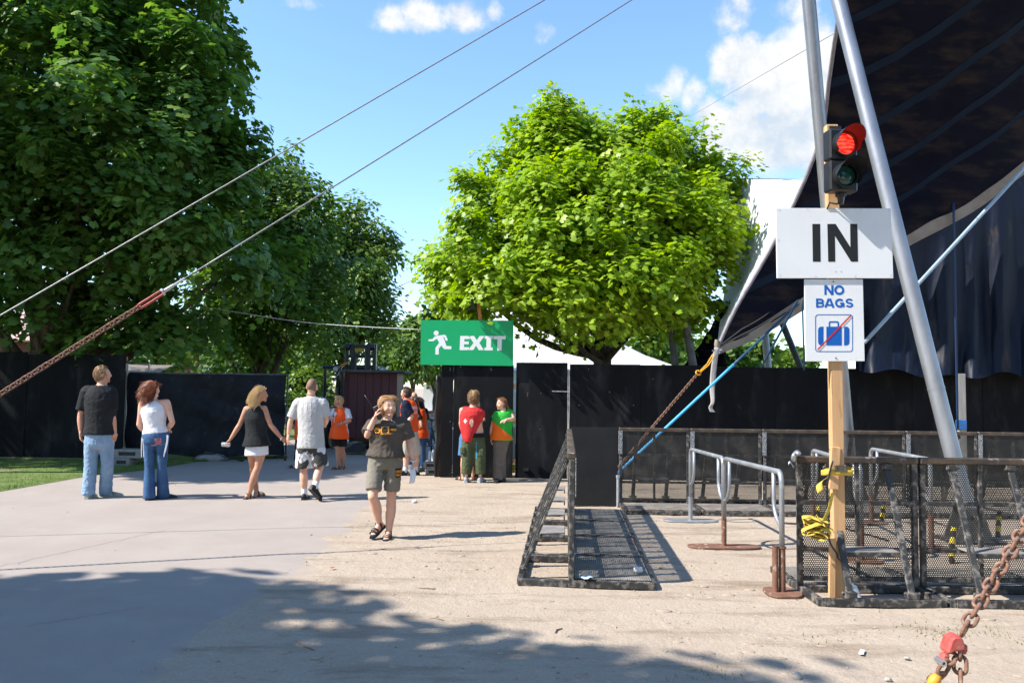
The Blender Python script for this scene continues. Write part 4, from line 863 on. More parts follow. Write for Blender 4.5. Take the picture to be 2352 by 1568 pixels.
for k in range(4):
    mb = MB(); mb.tube([lerp(Cn, P(1740+14*k, 762-17*k, 14.6), 0)]+[V(poly_at(hemB, .24*i/12))+V((-.01, -.04, .02+.035*k*min(1, i/4)*(1+i*.12))) for i in range(1, 13)], .012, 5); mb.build('hem_fold', beige if k % 2 else canvas, t, smooth=True)
# white outer face on the sunny side of the edge
wl = [Cn, P(1653, 745, 16.2), P(1661, 690, 17.8), P(1668, 620, 19.0), P(1650, 540, 20.0), P(1620, 412, 21.0)]
def wsheet(u, v):
    a = poly_at(hemA[:5], v*.775); b = poly_at(wl, v); p = lerp(b, a, u); return p - V((0, 0, .30*math.sin(math.pi*u)*v*(1-v)*2)) + V((0, 0, .03*fbm((u*5, v*9, 2), 1, 3)*v))
MB().sheet(lambda u, v: V(wsheet(u, v))+V((-.035*u, -.0, .02)), 30, 50).build('outer_face', whitec, t, smooth=True)
mb = MB(); e = [V(wsheet(u/12, 1))+V((-.02, 0, .03)) for u in range(13)]; mb.tube(e, .012, 6); mb.build('ridge_cable', cable_m, t, smooth=True)
# corner fittings
mb = MB(); mb.lathe([(.02, -.09), (.04, -.05), (.045, 0), (.05, .08), (.03, .16)], Cn+V((-.01, -.02, .0)), (-.1, -.1, 1), 12); mb.build('corner_patch', beige, t, smooth='auto')
mb = MB(); 
for k in range(3): mb.tube([Cn+V((-.05+.04*k, -.08, -.03)), Cn+V((-.09+.04*k, -.11, -.09))], .014, 7)
mb.tube([Cn+V((-.12, -.09, -.05)), Cn+V((.06, -.09, -.03))], .016, 8); mb.build('corner_shackle', steel, t, smooth='auto')
st = [P(1646, 798, YC-.12), P(1640, 840, YC-.14), P(1636, 890, YC-.14), P(1637, 922, YC-.15), P(1632, 935, YC-.14), P(1637, 946, YC-.14)]
mb = MB(); mb.sheet(lambda u, v: poly_at(st, u)+V(((.085+.02*math.sin(u*7))*(v-.5), .02*(v-.5)*math.sin(u*9), 0)), 26, 3)
tag(mb.build('webbing_tail', M('pale_webbing', (.36, .33, .31), (.45, .42, .40), scale=14, rough=.8), smooth=True, solid=.004, origin=st[-1]), 'pale grey webbing tail hanging from the tent corner', 'strap')
gA = G(1375, 1126); o1 = P(1624, 836, YC-.12); o2 = P(1604, 856, YC-.15)
t = thing('orange_rope_knot', 'orange rope lashing between tent corner and small rusty chain', 'rope', o2); orp = M('orange_rope', (.60, .28, .02), (.70, .36, .04), scale=40, rough=.8, bump=.4, bscale=120)
mb = MB(); mb.tube([Cn+V((-.09, -.1, -.08)), o1, o2], .014, 7); mb.tube([Cn+V((-.06, -.12, -.10)), o1+V((.02, -.03, -.02)), o2+V((.02, -.02, 0))], .012, 7); mb.build('strands', orp, t, smooth=True)
mb = MB()
for k in range(3): mb.tube([o2+V((.045*math.cos(s+k), .035*math.sin(s*1.1+k*2), .04*math.sin(s+k*.8))) for s in np.linspace(0, 6, 14)], .013, 7)
mb.build('knot', orp, t, smooth=True)
chain('small rusty chain from the orange rope down behind the far barriers', [o2, gA], .062, .022, .0085, seed=9, tw=.6, jig=.1)
bs = MB(); s_hi = P(1850, 682, 15.0); s_mid = P(1686, 836, 14.3); s_lo = gA
def strap(a, b, w, label, mat, name='tension_strap'):
    d = (b-a).normalized(); s = d.cross(V((0, 1, 0))).normalized(); mb = MB(); mb.sheet(lambda u, v: lerp(a, b, u)+s*w*(v-.5)+V((0, .01*(v-.5), 0)), 12, 1); return tag(mb.build(name, mat, smooth=True, solid=.004, origin=b), label, 'strap')
skyb = M('sky_blue_webbing', (.06, .36, .68), (.08, .42, .74), scale=10, rough=.6); dark_shaded_b = M('dark_or_shaded_webbing', (.012, .06, .13), rough=.6); pale = M('pale_blue_webbing', (.26, .34, .40), (.32, .40, .46), scale=8, rough=.6)
strap(lerp(s_lo, s_hi, .0), s_mid, .046, 'bright blue tension strap slanting down in front of black hoarding', skyb)
strap(s_mid, s_hi, .046, 'upper length of the blue strap under the tent hem, coloured as shaded', dark_shaded_b)  # same blue strap higher up; its shade is put into the darker colour
strap(P(1985, 787, 12.2), P(2560, 160, 14.1), .058, 'pale blue strap slanting up behind the thick mast', pale)
strap(P(1832, 690, 14.0), P(1748, 845, 14.6), .04, 'black strap hanging from the tent hem near the sky gap', dark_shaded_b)
strap(P(1843, 690, 14.0), P(1847, 850, 14.4), .03, 'thin black vertical line beside the NO BAGS board', dark_shaded_b)
strap(P(2190, 462, 14.6), P(2200, 985, 14.6), .05, 'dark blue vertical strap in front of the tarpaulin wall', M('deep_blue_webbing', (.008, .03, .09), rough=.6))
# tarpaulin side wall
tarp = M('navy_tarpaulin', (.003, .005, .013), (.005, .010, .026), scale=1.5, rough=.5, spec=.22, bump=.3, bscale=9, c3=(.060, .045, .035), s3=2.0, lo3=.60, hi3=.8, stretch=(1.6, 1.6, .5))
tx = [(1960,640),(2020,600),(2090,552),(2230,478),(2352,388),(2460,330),(2600,240)]; bx_ = [(1960,838),(2040,842),(2075,846),(2130,852),(2200,858),(2290,848),(2330,852),(2352,856),(2460,850),(2600,850)]
def tw_(u, v):
    x = lerp(1965, 2590, u)
    def ip(tab):
        for (a, y0), (b, y1) in zip(tab, tab[1:]):
            if a <= x <= b: return lerp(y0, y1, (x-a)/(b-a))
        return tab[-1][1]
    yy = lerp(ip(bx_)+10, ip(tx)-6, v); f = (1-v)*.75+.25
    fold = .09*math.sin(u*55+2.2*fbm((u*4, v, 0), 1, 2))+.07*math.sin(u*27+1+v*1.5)+.04*fbm((u*22, v*2.5, 4), 1, 3)
    return P(x, yy+6*math.sin(u*31)*(1-v)**6, 15.05-.25*(1-v)**5*abs(math.sin(u*17))+fold*f)
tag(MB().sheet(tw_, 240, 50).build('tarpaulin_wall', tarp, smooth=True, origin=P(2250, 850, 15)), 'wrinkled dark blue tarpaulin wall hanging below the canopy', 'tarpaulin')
t = thing('grey_prop', 'weathered grey timber prop with blue tape before the black hoarding', 'prop', (P(2210, 990, 14.75).x, 14.75, 0))
pa, pb_ = P(2209, 990, 14.75), P(2209, 858, 14.75); MB().box((pa.x, 14.75, pb_.z/2), (.14, .08, pb_.z)).build('board', M('weathered_timber', (.22, .21, .19), (.33, .31, .29), scale=4, rough=.85, stretch=(6, 6, .5)), t, bevel=.004)
zz0 = P(2207, 975, 14.75).z; MB().box((pa.x-.01, 14.745, zz0), (.165, .10, .18)).build('tape_band', M('blue_tape', (.02, .10, .30), (.03, .14, .38), scale=10, rough=.4), t, bevel=.01)
# poles seen past the corner
dk = M('dark_grey_pole', (.10, .10, .11), (.17, .17, .18), scale=5, rough=.5, metal=.3)  # plain dark grey of the marquee poles
def bgpole(x0, y0, x1, y1, Y, r, label, mat=dk):
    a, b = P(x0, y0, Y), P(x1, y1, Y); d = (b-a)*(1/(a.z-b.z)); foot = b+d*b.z
    return tag(MB().tube([foot, a], r, 14).build('marquee_pole', mat, smooth='auto', origin=foot), label, 'pole')
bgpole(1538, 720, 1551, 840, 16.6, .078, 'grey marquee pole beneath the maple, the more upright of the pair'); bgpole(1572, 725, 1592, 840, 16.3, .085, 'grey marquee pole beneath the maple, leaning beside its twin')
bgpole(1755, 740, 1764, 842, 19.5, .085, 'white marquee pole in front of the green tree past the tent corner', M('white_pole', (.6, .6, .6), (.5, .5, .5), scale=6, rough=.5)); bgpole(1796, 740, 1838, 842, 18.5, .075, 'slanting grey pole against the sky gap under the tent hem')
# dark rear flap behind the white corner
mb = MB(); q = [P(1645, 730, 16.5), P(1612, 785, 16.8), P(1570, 842, 17.0), P(1668, 842, 16.6), P(1672, 700, 16.4)]; mb.add(q, [(0, 1, 2, 3, 4)]); bm = bmesh.new(); me = mb.mesh('rear_flap', q[2]); bm.from_mesh(me); bmesh.ops.triangulate(bm, faces=bm.faces); bmesh.ops.subdivide_edges(bm, edges=bm.edges, cuts=7, use_grid_fill=True)
for v in bm.verts: v.co.y += .06*math.sin(v.co.x*22+v.co.z*9)
bm.to_mesh(me); bm.free(); tag(link('rear_flap', me, canvas, smooth=True, loc=q[2], solid=.006), 'dark pleated canvas flap behind the white tent corner', 'tent flap')
# thin lines overhead
wire([P(1580, 271, 30), P(1918, 76, 12.2)], .006, 'thin wire crossing the white cloud towards the mast')
wire([P(480, 706, 19), P(700, 740, 17), P(966, 757, 15.4)], .007, 'pale cable from the dark trees to the exit board', name='pale_cable', mat=M('pale_wire', (.5, .5, .5), rough=.5))
wire([P(890, 672, 40), P(1070, 580, 24)], .012, 'dark wire passing behind the maple crown'); wire([P(958, 722, 40), P(1080, 655, 22)], .012, 'lower dark wire leading to the maple')
# ------------------------------------------------------------------ trees
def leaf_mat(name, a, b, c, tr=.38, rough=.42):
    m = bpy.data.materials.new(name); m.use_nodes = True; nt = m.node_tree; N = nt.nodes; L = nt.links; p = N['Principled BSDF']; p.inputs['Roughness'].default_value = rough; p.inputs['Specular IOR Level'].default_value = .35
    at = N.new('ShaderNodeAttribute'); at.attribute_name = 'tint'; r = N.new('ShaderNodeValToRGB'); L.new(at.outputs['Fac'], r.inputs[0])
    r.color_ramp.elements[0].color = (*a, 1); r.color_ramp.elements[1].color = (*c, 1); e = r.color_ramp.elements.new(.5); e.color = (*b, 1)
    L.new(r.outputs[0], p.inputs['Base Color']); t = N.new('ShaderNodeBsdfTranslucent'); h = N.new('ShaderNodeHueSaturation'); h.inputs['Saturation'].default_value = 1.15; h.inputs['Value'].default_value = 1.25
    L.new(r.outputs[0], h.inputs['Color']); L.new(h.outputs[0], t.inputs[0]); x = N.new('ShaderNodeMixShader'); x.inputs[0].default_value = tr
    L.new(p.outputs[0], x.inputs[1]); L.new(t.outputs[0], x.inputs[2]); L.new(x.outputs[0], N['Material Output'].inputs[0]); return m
MAPLE = np.array([(0,0,0),(.52,.06,-.09),(.27,.34,-.01),(.56,.64,-.14),(0,1.0,-.12),(-.56,.64,-.14),(-.27,.34,-.01),(-.52,.06,-.09)])
MAPLE_F = [(0,1,2),(0,2,3,4),(0,4,5,6),(0,6,7)]
OVAL = np.array([(0,0,0),(.34,.35,-.05),(.22,.8,-.1),(0,1,-.16),(-.22,.8,-.1),(-.34,.35,-.05)]); OVAL_F = [(0,1,2,3),(0,3,4,5)]
def leaves_mesh(name, pos, nrm, tip, size, tint, shape, faces):
    """one mesh of leaves: pos/nrm/tip (k,3) arrays, size (k,)"""
    k = len(pos); y = tip - nrm*np.sum(tip*nrm, 1, keepdims=True); y /= np.linalg.norm(y, axis=1, keepdims=True)+1e-9; x = np.cross(y, nrm)
    m = len(shape); s = size[:, None, None]
    vv = pos[:, None, :] + s*(shape[None, :, 0:1]*x[:, None, :] + shape[None, :, 1:2]*y[:, None, :] + shape[None, :, 2:3]*nrm[:, None, :])
    me = bpy.data.meshes.new(name); nv = k*m; me.vertices.add(nv); me.vertices.foreach_set('co', vv.reshape(-1).astype(np.float32))
    ft = [len(f) for f in faces]; per = sum(ft); idx = np.concatenate([np.array(f) for f in faces]); li = (idx[None, :]+np.arange(k)[:, None]*m).reshape(-1)
    me.loops.add(k*per); me.loops.foreach_set('vertex_index', li.astype(np.int32)); me.polygons.add(k*len(faces))
    st = np.concatenate([[0], np.cumsum(ft)[:-1]]); ls = (st[None, :]+np.arange(k)[:, None]*per).reshape(-1); me.polygons.foreach_set('loop_start', ls.astype(np.int32))
    me.update(calc_edges=True); a = me.attributes.new('tint', 'FLOAT', 'POINT'); a.data.foreach_set('value', np.repeat(tint, m).astype(np.float32)); return me
def tree(name, label, lobes, base, trunk_r, nclump, per, lsize, lmat, bark, seed, shape=MAPLE, faces=MAPLE_F, clump=.55, group=None, fork=.35, twigs=True, inner=.16, bough=0.0, zmin=1.2, lean=None, cat='tree'):
    g = np.random.default_rng(seed); rg = random.Random(seed); base = V(base)
    t = thing(name, label, cat, base, group=group)
    C = np.array([tuple(l[0]) for l in lobes]); R = np.array([l[1] for l in lobes]); w = (R[:, 0]*R[:, 2]+R[:, 1]*R[:, 2]); w /= w.sum()
    cen = []; out = []; lob = []
    tries = 0
    while len(cen) < nclump and tries < nclump*30:
        tries += 1; i = g.choice(len(lobes), p=w); d = g.normal(size=3); d /= np.linalg.norm(d); rad = g.uniform(.80, 1.04) if g.random() > inner else g.uniform(.35, .8)
        p = C[i]+d*R[i]*rad; q = np.linalg.norm((p-C)/R, axis=1); q[i] = 9
        if q.min() < .72 and g.random() < .93: continue
        if p[2] < 1.2: continue
        o = d/R[i]; o /= np.linalg.norm(o); cen.append(p); out.append(o); lob.append(i)
    if bough:
        bc, bo = cen, out; cen, out, lob = [], [], []; tw_ = []
        for p, o in zip(bc, bo):
            ax = o+np.array((0, 0, .35))+g.normal(size=3)*.18; ax /= np.linalg.norm(ax); ln = bough*g.uniform(.5, 1.3)
            tw_.append((p, p+ax*ln))
            for q in np.linspace(-.35, 1.0, 5):
                tt = g.normal(size=3); tt -= ax*(tt@ax); cen.append(p+ax*ln*q+tt*bough*.30*(1.15-.75*max(q, 0))); oo = ax*.6*max(q, .2)+tt*.5; oo[2] += .3; out.append(oo/np.linalg.norm(oo))
    kp = [i for i, c_ in enumerate(cen) if c_[2] > zmin+g.normal()*.12]; cen = [cen[i] for i in kp]; out = [out[i] for i in kp]
    cen = np.array(cen); out = np.array(out); n = len(cen)
    # limbs
    wd = MB(); top = V(C[np.argmax(C[:, 2])]); h = top.z; nodes = []
    fk = base+V((0, 0, h*fork*.55)); crown = V(C.mean(0)); fk.x += (crown.x-base.x)*.15; fk.y += (crown.y-base.y)*.15
    tp = [base+V((0, 0, -.15)), base+V((0, 0, .25)), lerp(base, fk, .6)+V((rg.uniform(-.06, .06), 0, 0)), fk]; wd.tube([poly_at(tp, i/10) for i in range(11)], [trunk_r*1.35*(1-.035*i) if i else trunk_r*1.6 for i in range(11)], 10)
    lead = [fk, lerp(fk, top, .45)+V((rg.uniform(-.3, .3), rg.uniform(-.3, .3), 0)), top]; lp = [poly_at(lead, i/12) for i in range(13)]; wd.tube(lp, [trunk_r*.8*(1-i/14)+.015 for i in range(13)], 8); nodes += [(p, trunk_r*.5*(1-i/14)) for i, p in enumerate(lp)]
    for i in range(len(lobes)):
        c = V(C[i])*.85+(fk+V((0, 0, 1)))*.15 if bough else V(C[i]); s = poly_at(tp+lead[1:], min(.45+.5*rg.random()*max((c.z-fk.z)/max(h-fk.z, .1), 0), .9)); 
        if s.z > c.z: s = lerp(lerp(base, fk, .8), fk, rg.random())
        md = lerp(s, c, .5)+V((rg.uniform(-.25, .25), rg.uniform(-.25, .25), -.12*(c-s).length)); pl = [poly_at([s, md, c], j/8) for j in range(9)]
        r0 = trunk_r*rg.uniform(.34, .5); wd.tube(pl, [r0*(1-j/9.5)+.01 for j in range(9)], 7); nodes += [(p, r0*(1-j/9.5)+.01) for j, p in enumerate(pl)]
    np_ = np.array([tuple(q[0]) for q in nodes])
    if twigs:
        ends = [(c_, None) for c_ in cen] if not bough else tw_
        for c_, e_ in ends:
            c = V(c_); dist = ((np_-np.array(c_))**2).sum(1); dist += np.where(np_[:, 2] > c_[2], .6, 0); a, ra = nodes[int(dist.argmin())]
            m = lerp(a, c, .55)+V((0, 0, .10*(c-a).length)); r0 = min(ra*.7, .018+.012*(c-a).length); wd.tube([a, m, c]+([V(e_)] if e_ is not None else []), [r0, r0*.6, .006]+([.004] if e_ is not None else []), 4, False)
    wd.build('trunk', bark, t, smooth=True)
    # leaves
    k = n*per; ci = np.repeat(np.arange(n), per); o = out[ci].copy(); o[:, 2] = o[:, 2]*.6+.55; o /= np.linalg.norm(o, axis=1, keepdims=True)
    cs = clump*g.uniform(.65, 1.35, n)[ci]; r = np.clip(g.normal(size=(k, 3)), -1.7, 1.7); rn = np.sum(r*o, 1, keepdims=True); tang = r-o*rn
    off = (tang*.48 + o*(rn*.20 - .16*np.sum(tang**2, 1, keepdims=True)))*cs[:, None]; pos = cen[ci]+off
    nr = o*.95+tang*.18+g.normal(size=(k, 3))*.26; nr[:, 2] += .28; nr /= np.linalg.norm(nr, axis=1, keepdims=True)
    tip = tang*.7+g.normal(size=(k, 3))*.5; tip[:, 2] -= .55
    sz = lsize*g.uniform(.6, 1.25, k); ct = g.normal(0, .13, n)[ci]; outer_tint = np.clip((np.sum(off*o, 1)/(cs+1e-6))*.35, -.12, .15)  # leaves farther out in a clump get a lighter, yellower tint
    tint = np.clip(.5+ct+g.normal(0, .14, k)+outer_tint, 0, 1)
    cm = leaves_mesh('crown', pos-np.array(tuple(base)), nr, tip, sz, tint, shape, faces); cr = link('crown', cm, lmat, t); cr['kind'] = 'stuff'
    return t
bark = M('bark', (.045, .034, .026), (.10, .078, .058), scale=6, rough=.95, bump=.7, bscale=16, stretch=(2.5, 2.5, .6))
bark2 = M('pale_bark', (.13, .10, .075), (.22, .175, .13), scale=5, rough=.95, bump=.6, bscale=14, stretch=(2.5, 2.5, .5))
SHR = 0
def lob(x, y, rx, ry, Y, dy=0.0, ryd=None):
    """ellipsoid lobe from picture position (pixels) at depth Y"""
    rx, ry = max(rx-SHR, rx*.45), max(ry-SHR, ry*.45); s = Y/FPX; c = P(x, y, Y+dy); return (c, (rx*s, (ryd if ryd else (rx+ry)/2)*s, ry*s))
lime = leaf_mat('maple_leaf_lime', (.15, .268, .014), (.29, .428, .028), (.47, .54, .068), .48)
YM = 17.5; SHR = 24
L = [lob(1268,262,58,62,YM), lob(1272,330,92,80,YM), lob(1495,292,70,52,YM,.3), lob(1555,300,55,60,YM), lob(1420,345,120,85,YM,.2), lob(1130,432,82,62,YM,-.2), lob(1215,420,120,105,YM,-.4), lob(1480,420,150,120,YM,-.6), lob(1600,400,72,100,YM,.3),
     lob(1668,392,36,42,YM), lob(1612,470,75,80,YM,.2), lob(1350,500,180,130,YM,-1.5), lob(1080,600,105,68,YM,-.6), lob(1018,645,60,46,YM,-1.0), lob(1000,552,40,36,YM,-.2), lob(1190,570,150,110,YM,-1.6), lob(1560,560,130,115,YM,-1.4), lob(1628,545,70,70,YM,-.3),
     lob(1688,545,44,42,YM,-.6), lob(1555,640,75,80,YM,0), lob(1260,655,150,85,YM,-2.0), lob(1420,640,160,100,YM,-2.0), lob(1100,668,90,62,YM,-1.2), lob(1215,712,75,45,YM,-2.2), lob(1330,700,110,50,YM,-.8), lob(1520,680,120,70,YM,-.8), lob(1540,700,70,60,YM,.5), lob(1400,560,250,180,YM,1.8), lob(1400,420,200,150,YM,1.6)]
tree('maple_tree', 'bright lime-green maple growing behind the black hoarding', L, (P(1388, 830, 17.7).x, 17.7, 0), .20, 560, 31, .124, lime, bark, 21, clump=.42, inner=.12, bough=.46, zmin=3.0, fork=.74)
dark = leaf_mat('maple_leaf_dark', (.055, .125, .028), (.115, .22, .042), (.22, .32, .06), .42)
YD = 19.2; SHR = 34
L = [lob(60,-160,330,200,YD), lob(330,-60,210,160,YD), lob(470,20,110,110,YD,-.5), lob(200,110,240,150,YD,-1.5), lob(420,170,150,130,YD,-1), lob(520,130,60,70,YD), lob(-60,260,220,190,YD,-.5), lob(230,300,230,150,YD,-2), lob(470,310,125,110,YD,-1), lob(560,265,55,45,YD,-.2), lob(565,360,65,50,YD,0), lob(70,480,220,150,YD,-1.8), lob(330,480,200,130,YD,-1.6),
     lob(540,480,110,90,YD,-.5), lob(180,640,230,90,YD,-1.2), lob(440,610,180,90,YD,-.8), lob(-150,500,200,180,YD,0), lob(-60,680,160,80,YD,-.8), lob(-10,765,150,60,YD,.6), lob(210,770,120,45,YD,1.2), lob(70,770,150,75,YD,-.9), lob(260,775,140,70,YD,-.7), lob(420,770,110,70,YD,-.3), lob(250,250,330,260,YD,2.2), lob(420,720,130,60,YD,.5), lob(600,600,80,90,YD,.6)]
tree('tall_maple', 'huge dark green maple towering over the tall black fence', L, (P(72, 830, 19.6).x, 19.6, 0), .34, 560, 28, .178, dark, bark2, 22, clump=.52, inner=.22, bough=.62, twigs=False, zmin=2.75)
mid = leaf_mat('maple_leaf_mid', (.045, .10, .018), (.095, .175, .030), (.19, .27, .045), .35)
YE = 27.0; SHR = 22
L = [lob(640,450,90,90,YE), lob(690,440,60,70,YE,-.5), lob(560,430,110,110,YE), lob(740,440,28,26,YE), lob(700,520,80,70,YE,-1), lob(620,580,130,80,YE,-1.5), lob(720,600,90,80,YE,-.5), lob(560,680,140,80,YE,-1), lob(690,700,130,70,YE,-1.2), lob(480,760,120,60,YE,-.5), lob(640,790,120,45,YE,-.5), lob(600,600,150,180,YE,1.8)]
tree('leafy_tree', 'mid green tree between the huge maple and the road gap', L, (P(590, 850, 27).x, 27, 0), .22, 190, 26, .20, mid, bark, 23, clump=.62, shape=OVAL, faces=OVAL_F, bough=.85, zmin=1.6)
YF = 36.0; mid2 = leaf_mat('linden_leaf', (.065, .125, .022), (.13, .21, .034), (.24, .31, .06), .35)
L = [lob(800,500,60,60,YF), lob(780,560,80,70,YF), lob(850,565,60,40,YF), lob(892,560,28,22,YF), lob(820,640,95,65,YF), lob(880,630,36,30,YF), lob(790,720,110,60,YF), lob(860,730,60,60,YF), lob(760,800,80,40,YF), lob(800,640,90,130,YF,2)]
tree('leafy_tree', 'lighter green tree nearer the exit board, reaching over the road', L, (P(775, 880, 36).x, 36, 0), .24, 165, 26, .23, mid2, bark, 24, clump=.70, shape=OVAL, faces=OVAL_F, bough=1.05, zmin=1.8)
for i, (x, y, rx, ry, Y, lab, lf) in enumerate(((950,790,52,85,52,'small tree past the forklift beside the far road',mid2),(905,800,46,70,58,'round tree directly behind the forklift mast',mid),(1000,800,60,90,60,'rounded tree partly hidden behind the exit board',mid2),(700,830,70,60,46,'shady low tree behind the fabric gate',mid),(705,905,62,62,33,'leafy bush between the fabric gate and the forklift',mid2),(560,810,110,60,40,'broad low tree beyond the fabric gate',mid),(300,800,150,60,34,'low green tree behind the tall black fence',mid2))):
    L = [lob(x, y, rx, ry, Y), lob(x-rx*.5, y+ry*.3, rx*.6, ry*.6, Y, -1), lob(x+rx*.5, y+ry*.2, rx*.55, ry*.6, Y, .5), lob(x, y-ry*.5, rx*.55, ry*.55, Y), lob(x+rx*.2, y+ry*.4, rx*.6, ry*.5, Y, -1)]
    tree('park_tree', lab, L, (P(x, 880, Y).x, Y, 0), .16, 260, 24, .30 if Y > 45 else .24, lf, bark, 30+i, clump=.85, shape=OVAL, faces=OVAL_F, twigs=False)
for i, (x, y, rx, ry, Y, lab, lf) in enumerate(((1720,790,60,55,26,'green tree seen under the tent hem behind white pole',mid2),(1650,810,60,45,24,'tree behind the dark flap at the tent corner',mid),(1815,830,26,22,60,'distant small tree in the sky gap under the hem',mid2),(1845,822,18,28,62,'distant narrow tree beside the NO BAGS board',mid2),(1040,725,50,26,40,'pale green tree top showing above the exit board',mid2),(1520,765,60,50,34,'green tree behind the marquee poles',mid2))):
    L = [lob(x, y, rx, ry, Y), lob(x-rx*.5, y+ry*.3, rx*.6, ry*.6, Y, -1), lob(x+rx*.5, y+ry*.2, rx*.55, ry*.6, Y, .5), lob(x, y-ry*.4, rx*.6, ry*.6, Y)]
    tree('park_tree', lab, L, (P(x, 880, Y).x, Y, 0), .14, 150, 24, .20 if Y < 30 else .30, lf, bark, 50+i, clump=.7 if Y < 30 else 1.0, shape=OVAL, faces=OVAL_F, twigs=False)
# trees standing left of the view: their shade lies over the foreground and the fence
def sidetree(lab, c, r, seed, ncl, per=26, ls=.20, lobes=7, bx=None):
    rg = random.Random(seed); L = [(V(c), (r*.62, r*.62, r*.62))]
    for i in range(lobes): a = i*6.283/lobes+rg.random(); z = rg.uniform(-.35, .5); L.append((V(c)+V((math.cos(a)*r*.55, math.sin(a)*r*.55, z*r)), (r*rg.uniform(.36, .5), r*rg.uniform(.36, .5), r*rg.uniform(.3, .45))))
    L.append((V(c)+V((0, 0, r*.6)), (r*.45, r*.45, r*.42)))
    tree('roadside_tree', lab, L, ((bx or c)[0], (bx or c)[1], 0), .25, ncl, per, ls, dark, bark, seed, clump=.7, shape=OVAL, faces=OVAL_F, group='trees beyond the left edge')
sidetree('roadside tree shading the nearest asphalt', (-10.6, .1, 7.0), 4.9, 71, 1250, 30, .36)
for i_, (x_, y_) in enumerate(((-16, -6), (-6, -12.5), (4.5, -13.5), (14, -9))): sidetree(['added unseen tree behind the camera beyond the path', 'added unseen tree behind the camera on the path axis', 'added unseen tree behind the camera facing the exit board', 'added unseen tree behind the camera facing the tent'][i_], (x_, y_, 7.5), 6.2, 75+i_, 260, 20, .55)  # unseen trees added behind the camera to block part of the sky light
sidetree('roadside tree whose shade lies across the asphalt before the gate', (-13.9, 14.6, 8.8), 3.2, 73, 460, 26, .26)
sidetree('roadside tree shading the left end of the black fence', (-20.0, 16.6, 5.4), 4.6, 72, 360, 24, .26)
# ------------------------------------------------------------------ white marquee behind the maple
YQ = 27.0; t = thing('white_marquee', 'white peaked marquee roof behind the maple', 'marquee', (P(1340, 840, YQ).x, YQ, 0))
def mq(u, v):
    x = lerp(1120, 1545, u); rdg = [(1120,700),(1200,700),(1300,716),(1370,748),(1430,790),(1480,815),(1545,838)]
    for (a, y0), (b, y1) in zip(rdg, rdg[1:]):
        if a <= x <= b: yr_ = lerp(y0, y1, (x-a)/(b-a)); break
    return lerp(P(x, 850, YQ-2.5), P(x, yr_, YQ+1.5), v)-V((0, 0, .18*math.sin(math.pi*v)*(1-u)))
MB().sheet(mq, 40, 12).build('roof', M('marquee_white', (.80, .80, .80), (.76, .76, .77), scale=1, rough=.5, trans=.15), t, smooth=True)
l0, l1 = P(1120, 850, YQ-2.4), P(1545, 850, YQ-2.4); mb = MB(); mb.add([(l0.x, YQ-2.45, 0), (l1.x, YQ-2.45, 0), (l1.x, YQ-2.45, l1.z), (l0.x, YQ-2.45, l0.z)], [(0, 1, 2, 3)]); mb.build('side_wall', MATS['marquee_white'], t)
# ------------------------------------------------------------------ buildings glimpsed through the left trees
brick = M('red_brick', (.11, .036, .028), (.15, .055, .04), scale=14, rough=.9); roofm = M('pale_roof_sheet', (.42, .36, .31), (.50, .44, .40), scale=3, rough=.6)
tb_ = t = thing('brick_building', 'red brick building behind the trees past the fabric gate', 'building', (-16, 48, 0))
MB().box((-16, 48, 2.0), (18, 8, 4)).build('wall', brick, t); mb = MB(); mb.add([(-25.5, 43.6, 4), (-6.5, 43.6, 4), (-6.5, 48, 6), (-25.5, 48, 6), (-25.5, 52.4, 4), (-6.5, 52.4, 4)], [(0, 1, 2, 3), (3, 2, 5, 4)]); mb.build('roof', M('roof_tile_pink', (.40, .24, .20), (.48, .32, .27), scale=6, rough=.8), t, solid=.1)
for i in range(5):
    w = MB(); w.box((-22.5+3.2*i, 43.98, 2.1), (1.1, .08, 1.5)); fo = w.build('window', M('window_dark', (.03, .035, .04), rough=.15), t)
    f = MB(); f.box((-22.5+3.2*i, 43.93, 2.1), (.06, .05, 1.5)); f.box((-22.5+3.2*i, 43.925, 1.32), (1.25, .12, .07)); f.build('frame', white, fo)
tb_.location.x = -23.0
YS2 = 21.5; t = thing('corrugated_shed', 'shed with a pale corrugated roof just behind the fence corner', 'shed', (P(318, 850, YS2).x, YS2+.8, 0))
a, b = P(285, 862, YS2), P(345, 862, YS2); mb = MB(); zt = P(318, 838, YS2+1.5).z
mb.sheet(lambda u, v: (lerp(a.x-1.2, b.x, u), YS2+1.5*v, lerp(a.z, zt, v)+.018*math.sin(u*150)), 140, 4); mb.build('roof', roofm, t, smooth=True)
mb = MB(); mb.box(((a.x-1.2+b.x)/2, YS2+.85, a.z/2-.03), (b.x-a.x+1.1, 1.3, a.z-.06)); mb.build('wall', M('shed_board', (.20, .14, .10), (.26, .19, .14), scale=4, rough=.9), t)
mb = MB(); q0, q1, q2 = P(293, 832, 18.6), P(343, 836, 18.6), P(343, 870, 18.6); mb.tube([q0, q1], .03, 8); mb.tube([q1, V((q1.x, q1.y, 0))], .025, 8); mb.tube([q0, V((q0.x, q0.y, 0))], .025, 8); tag(mb.build('steel_goal_frame', steel, smooth='auto', origin=(q0.x, 18.6, 0)), 'thin grey steel frame standing behind the fence corner', 'frame')
t = thing('market_stall', 'far stall with red and white awning at the end of the road', 'stall', (P(997, 950, 62).x, 62, 0)); a = P(997, 945, 62)
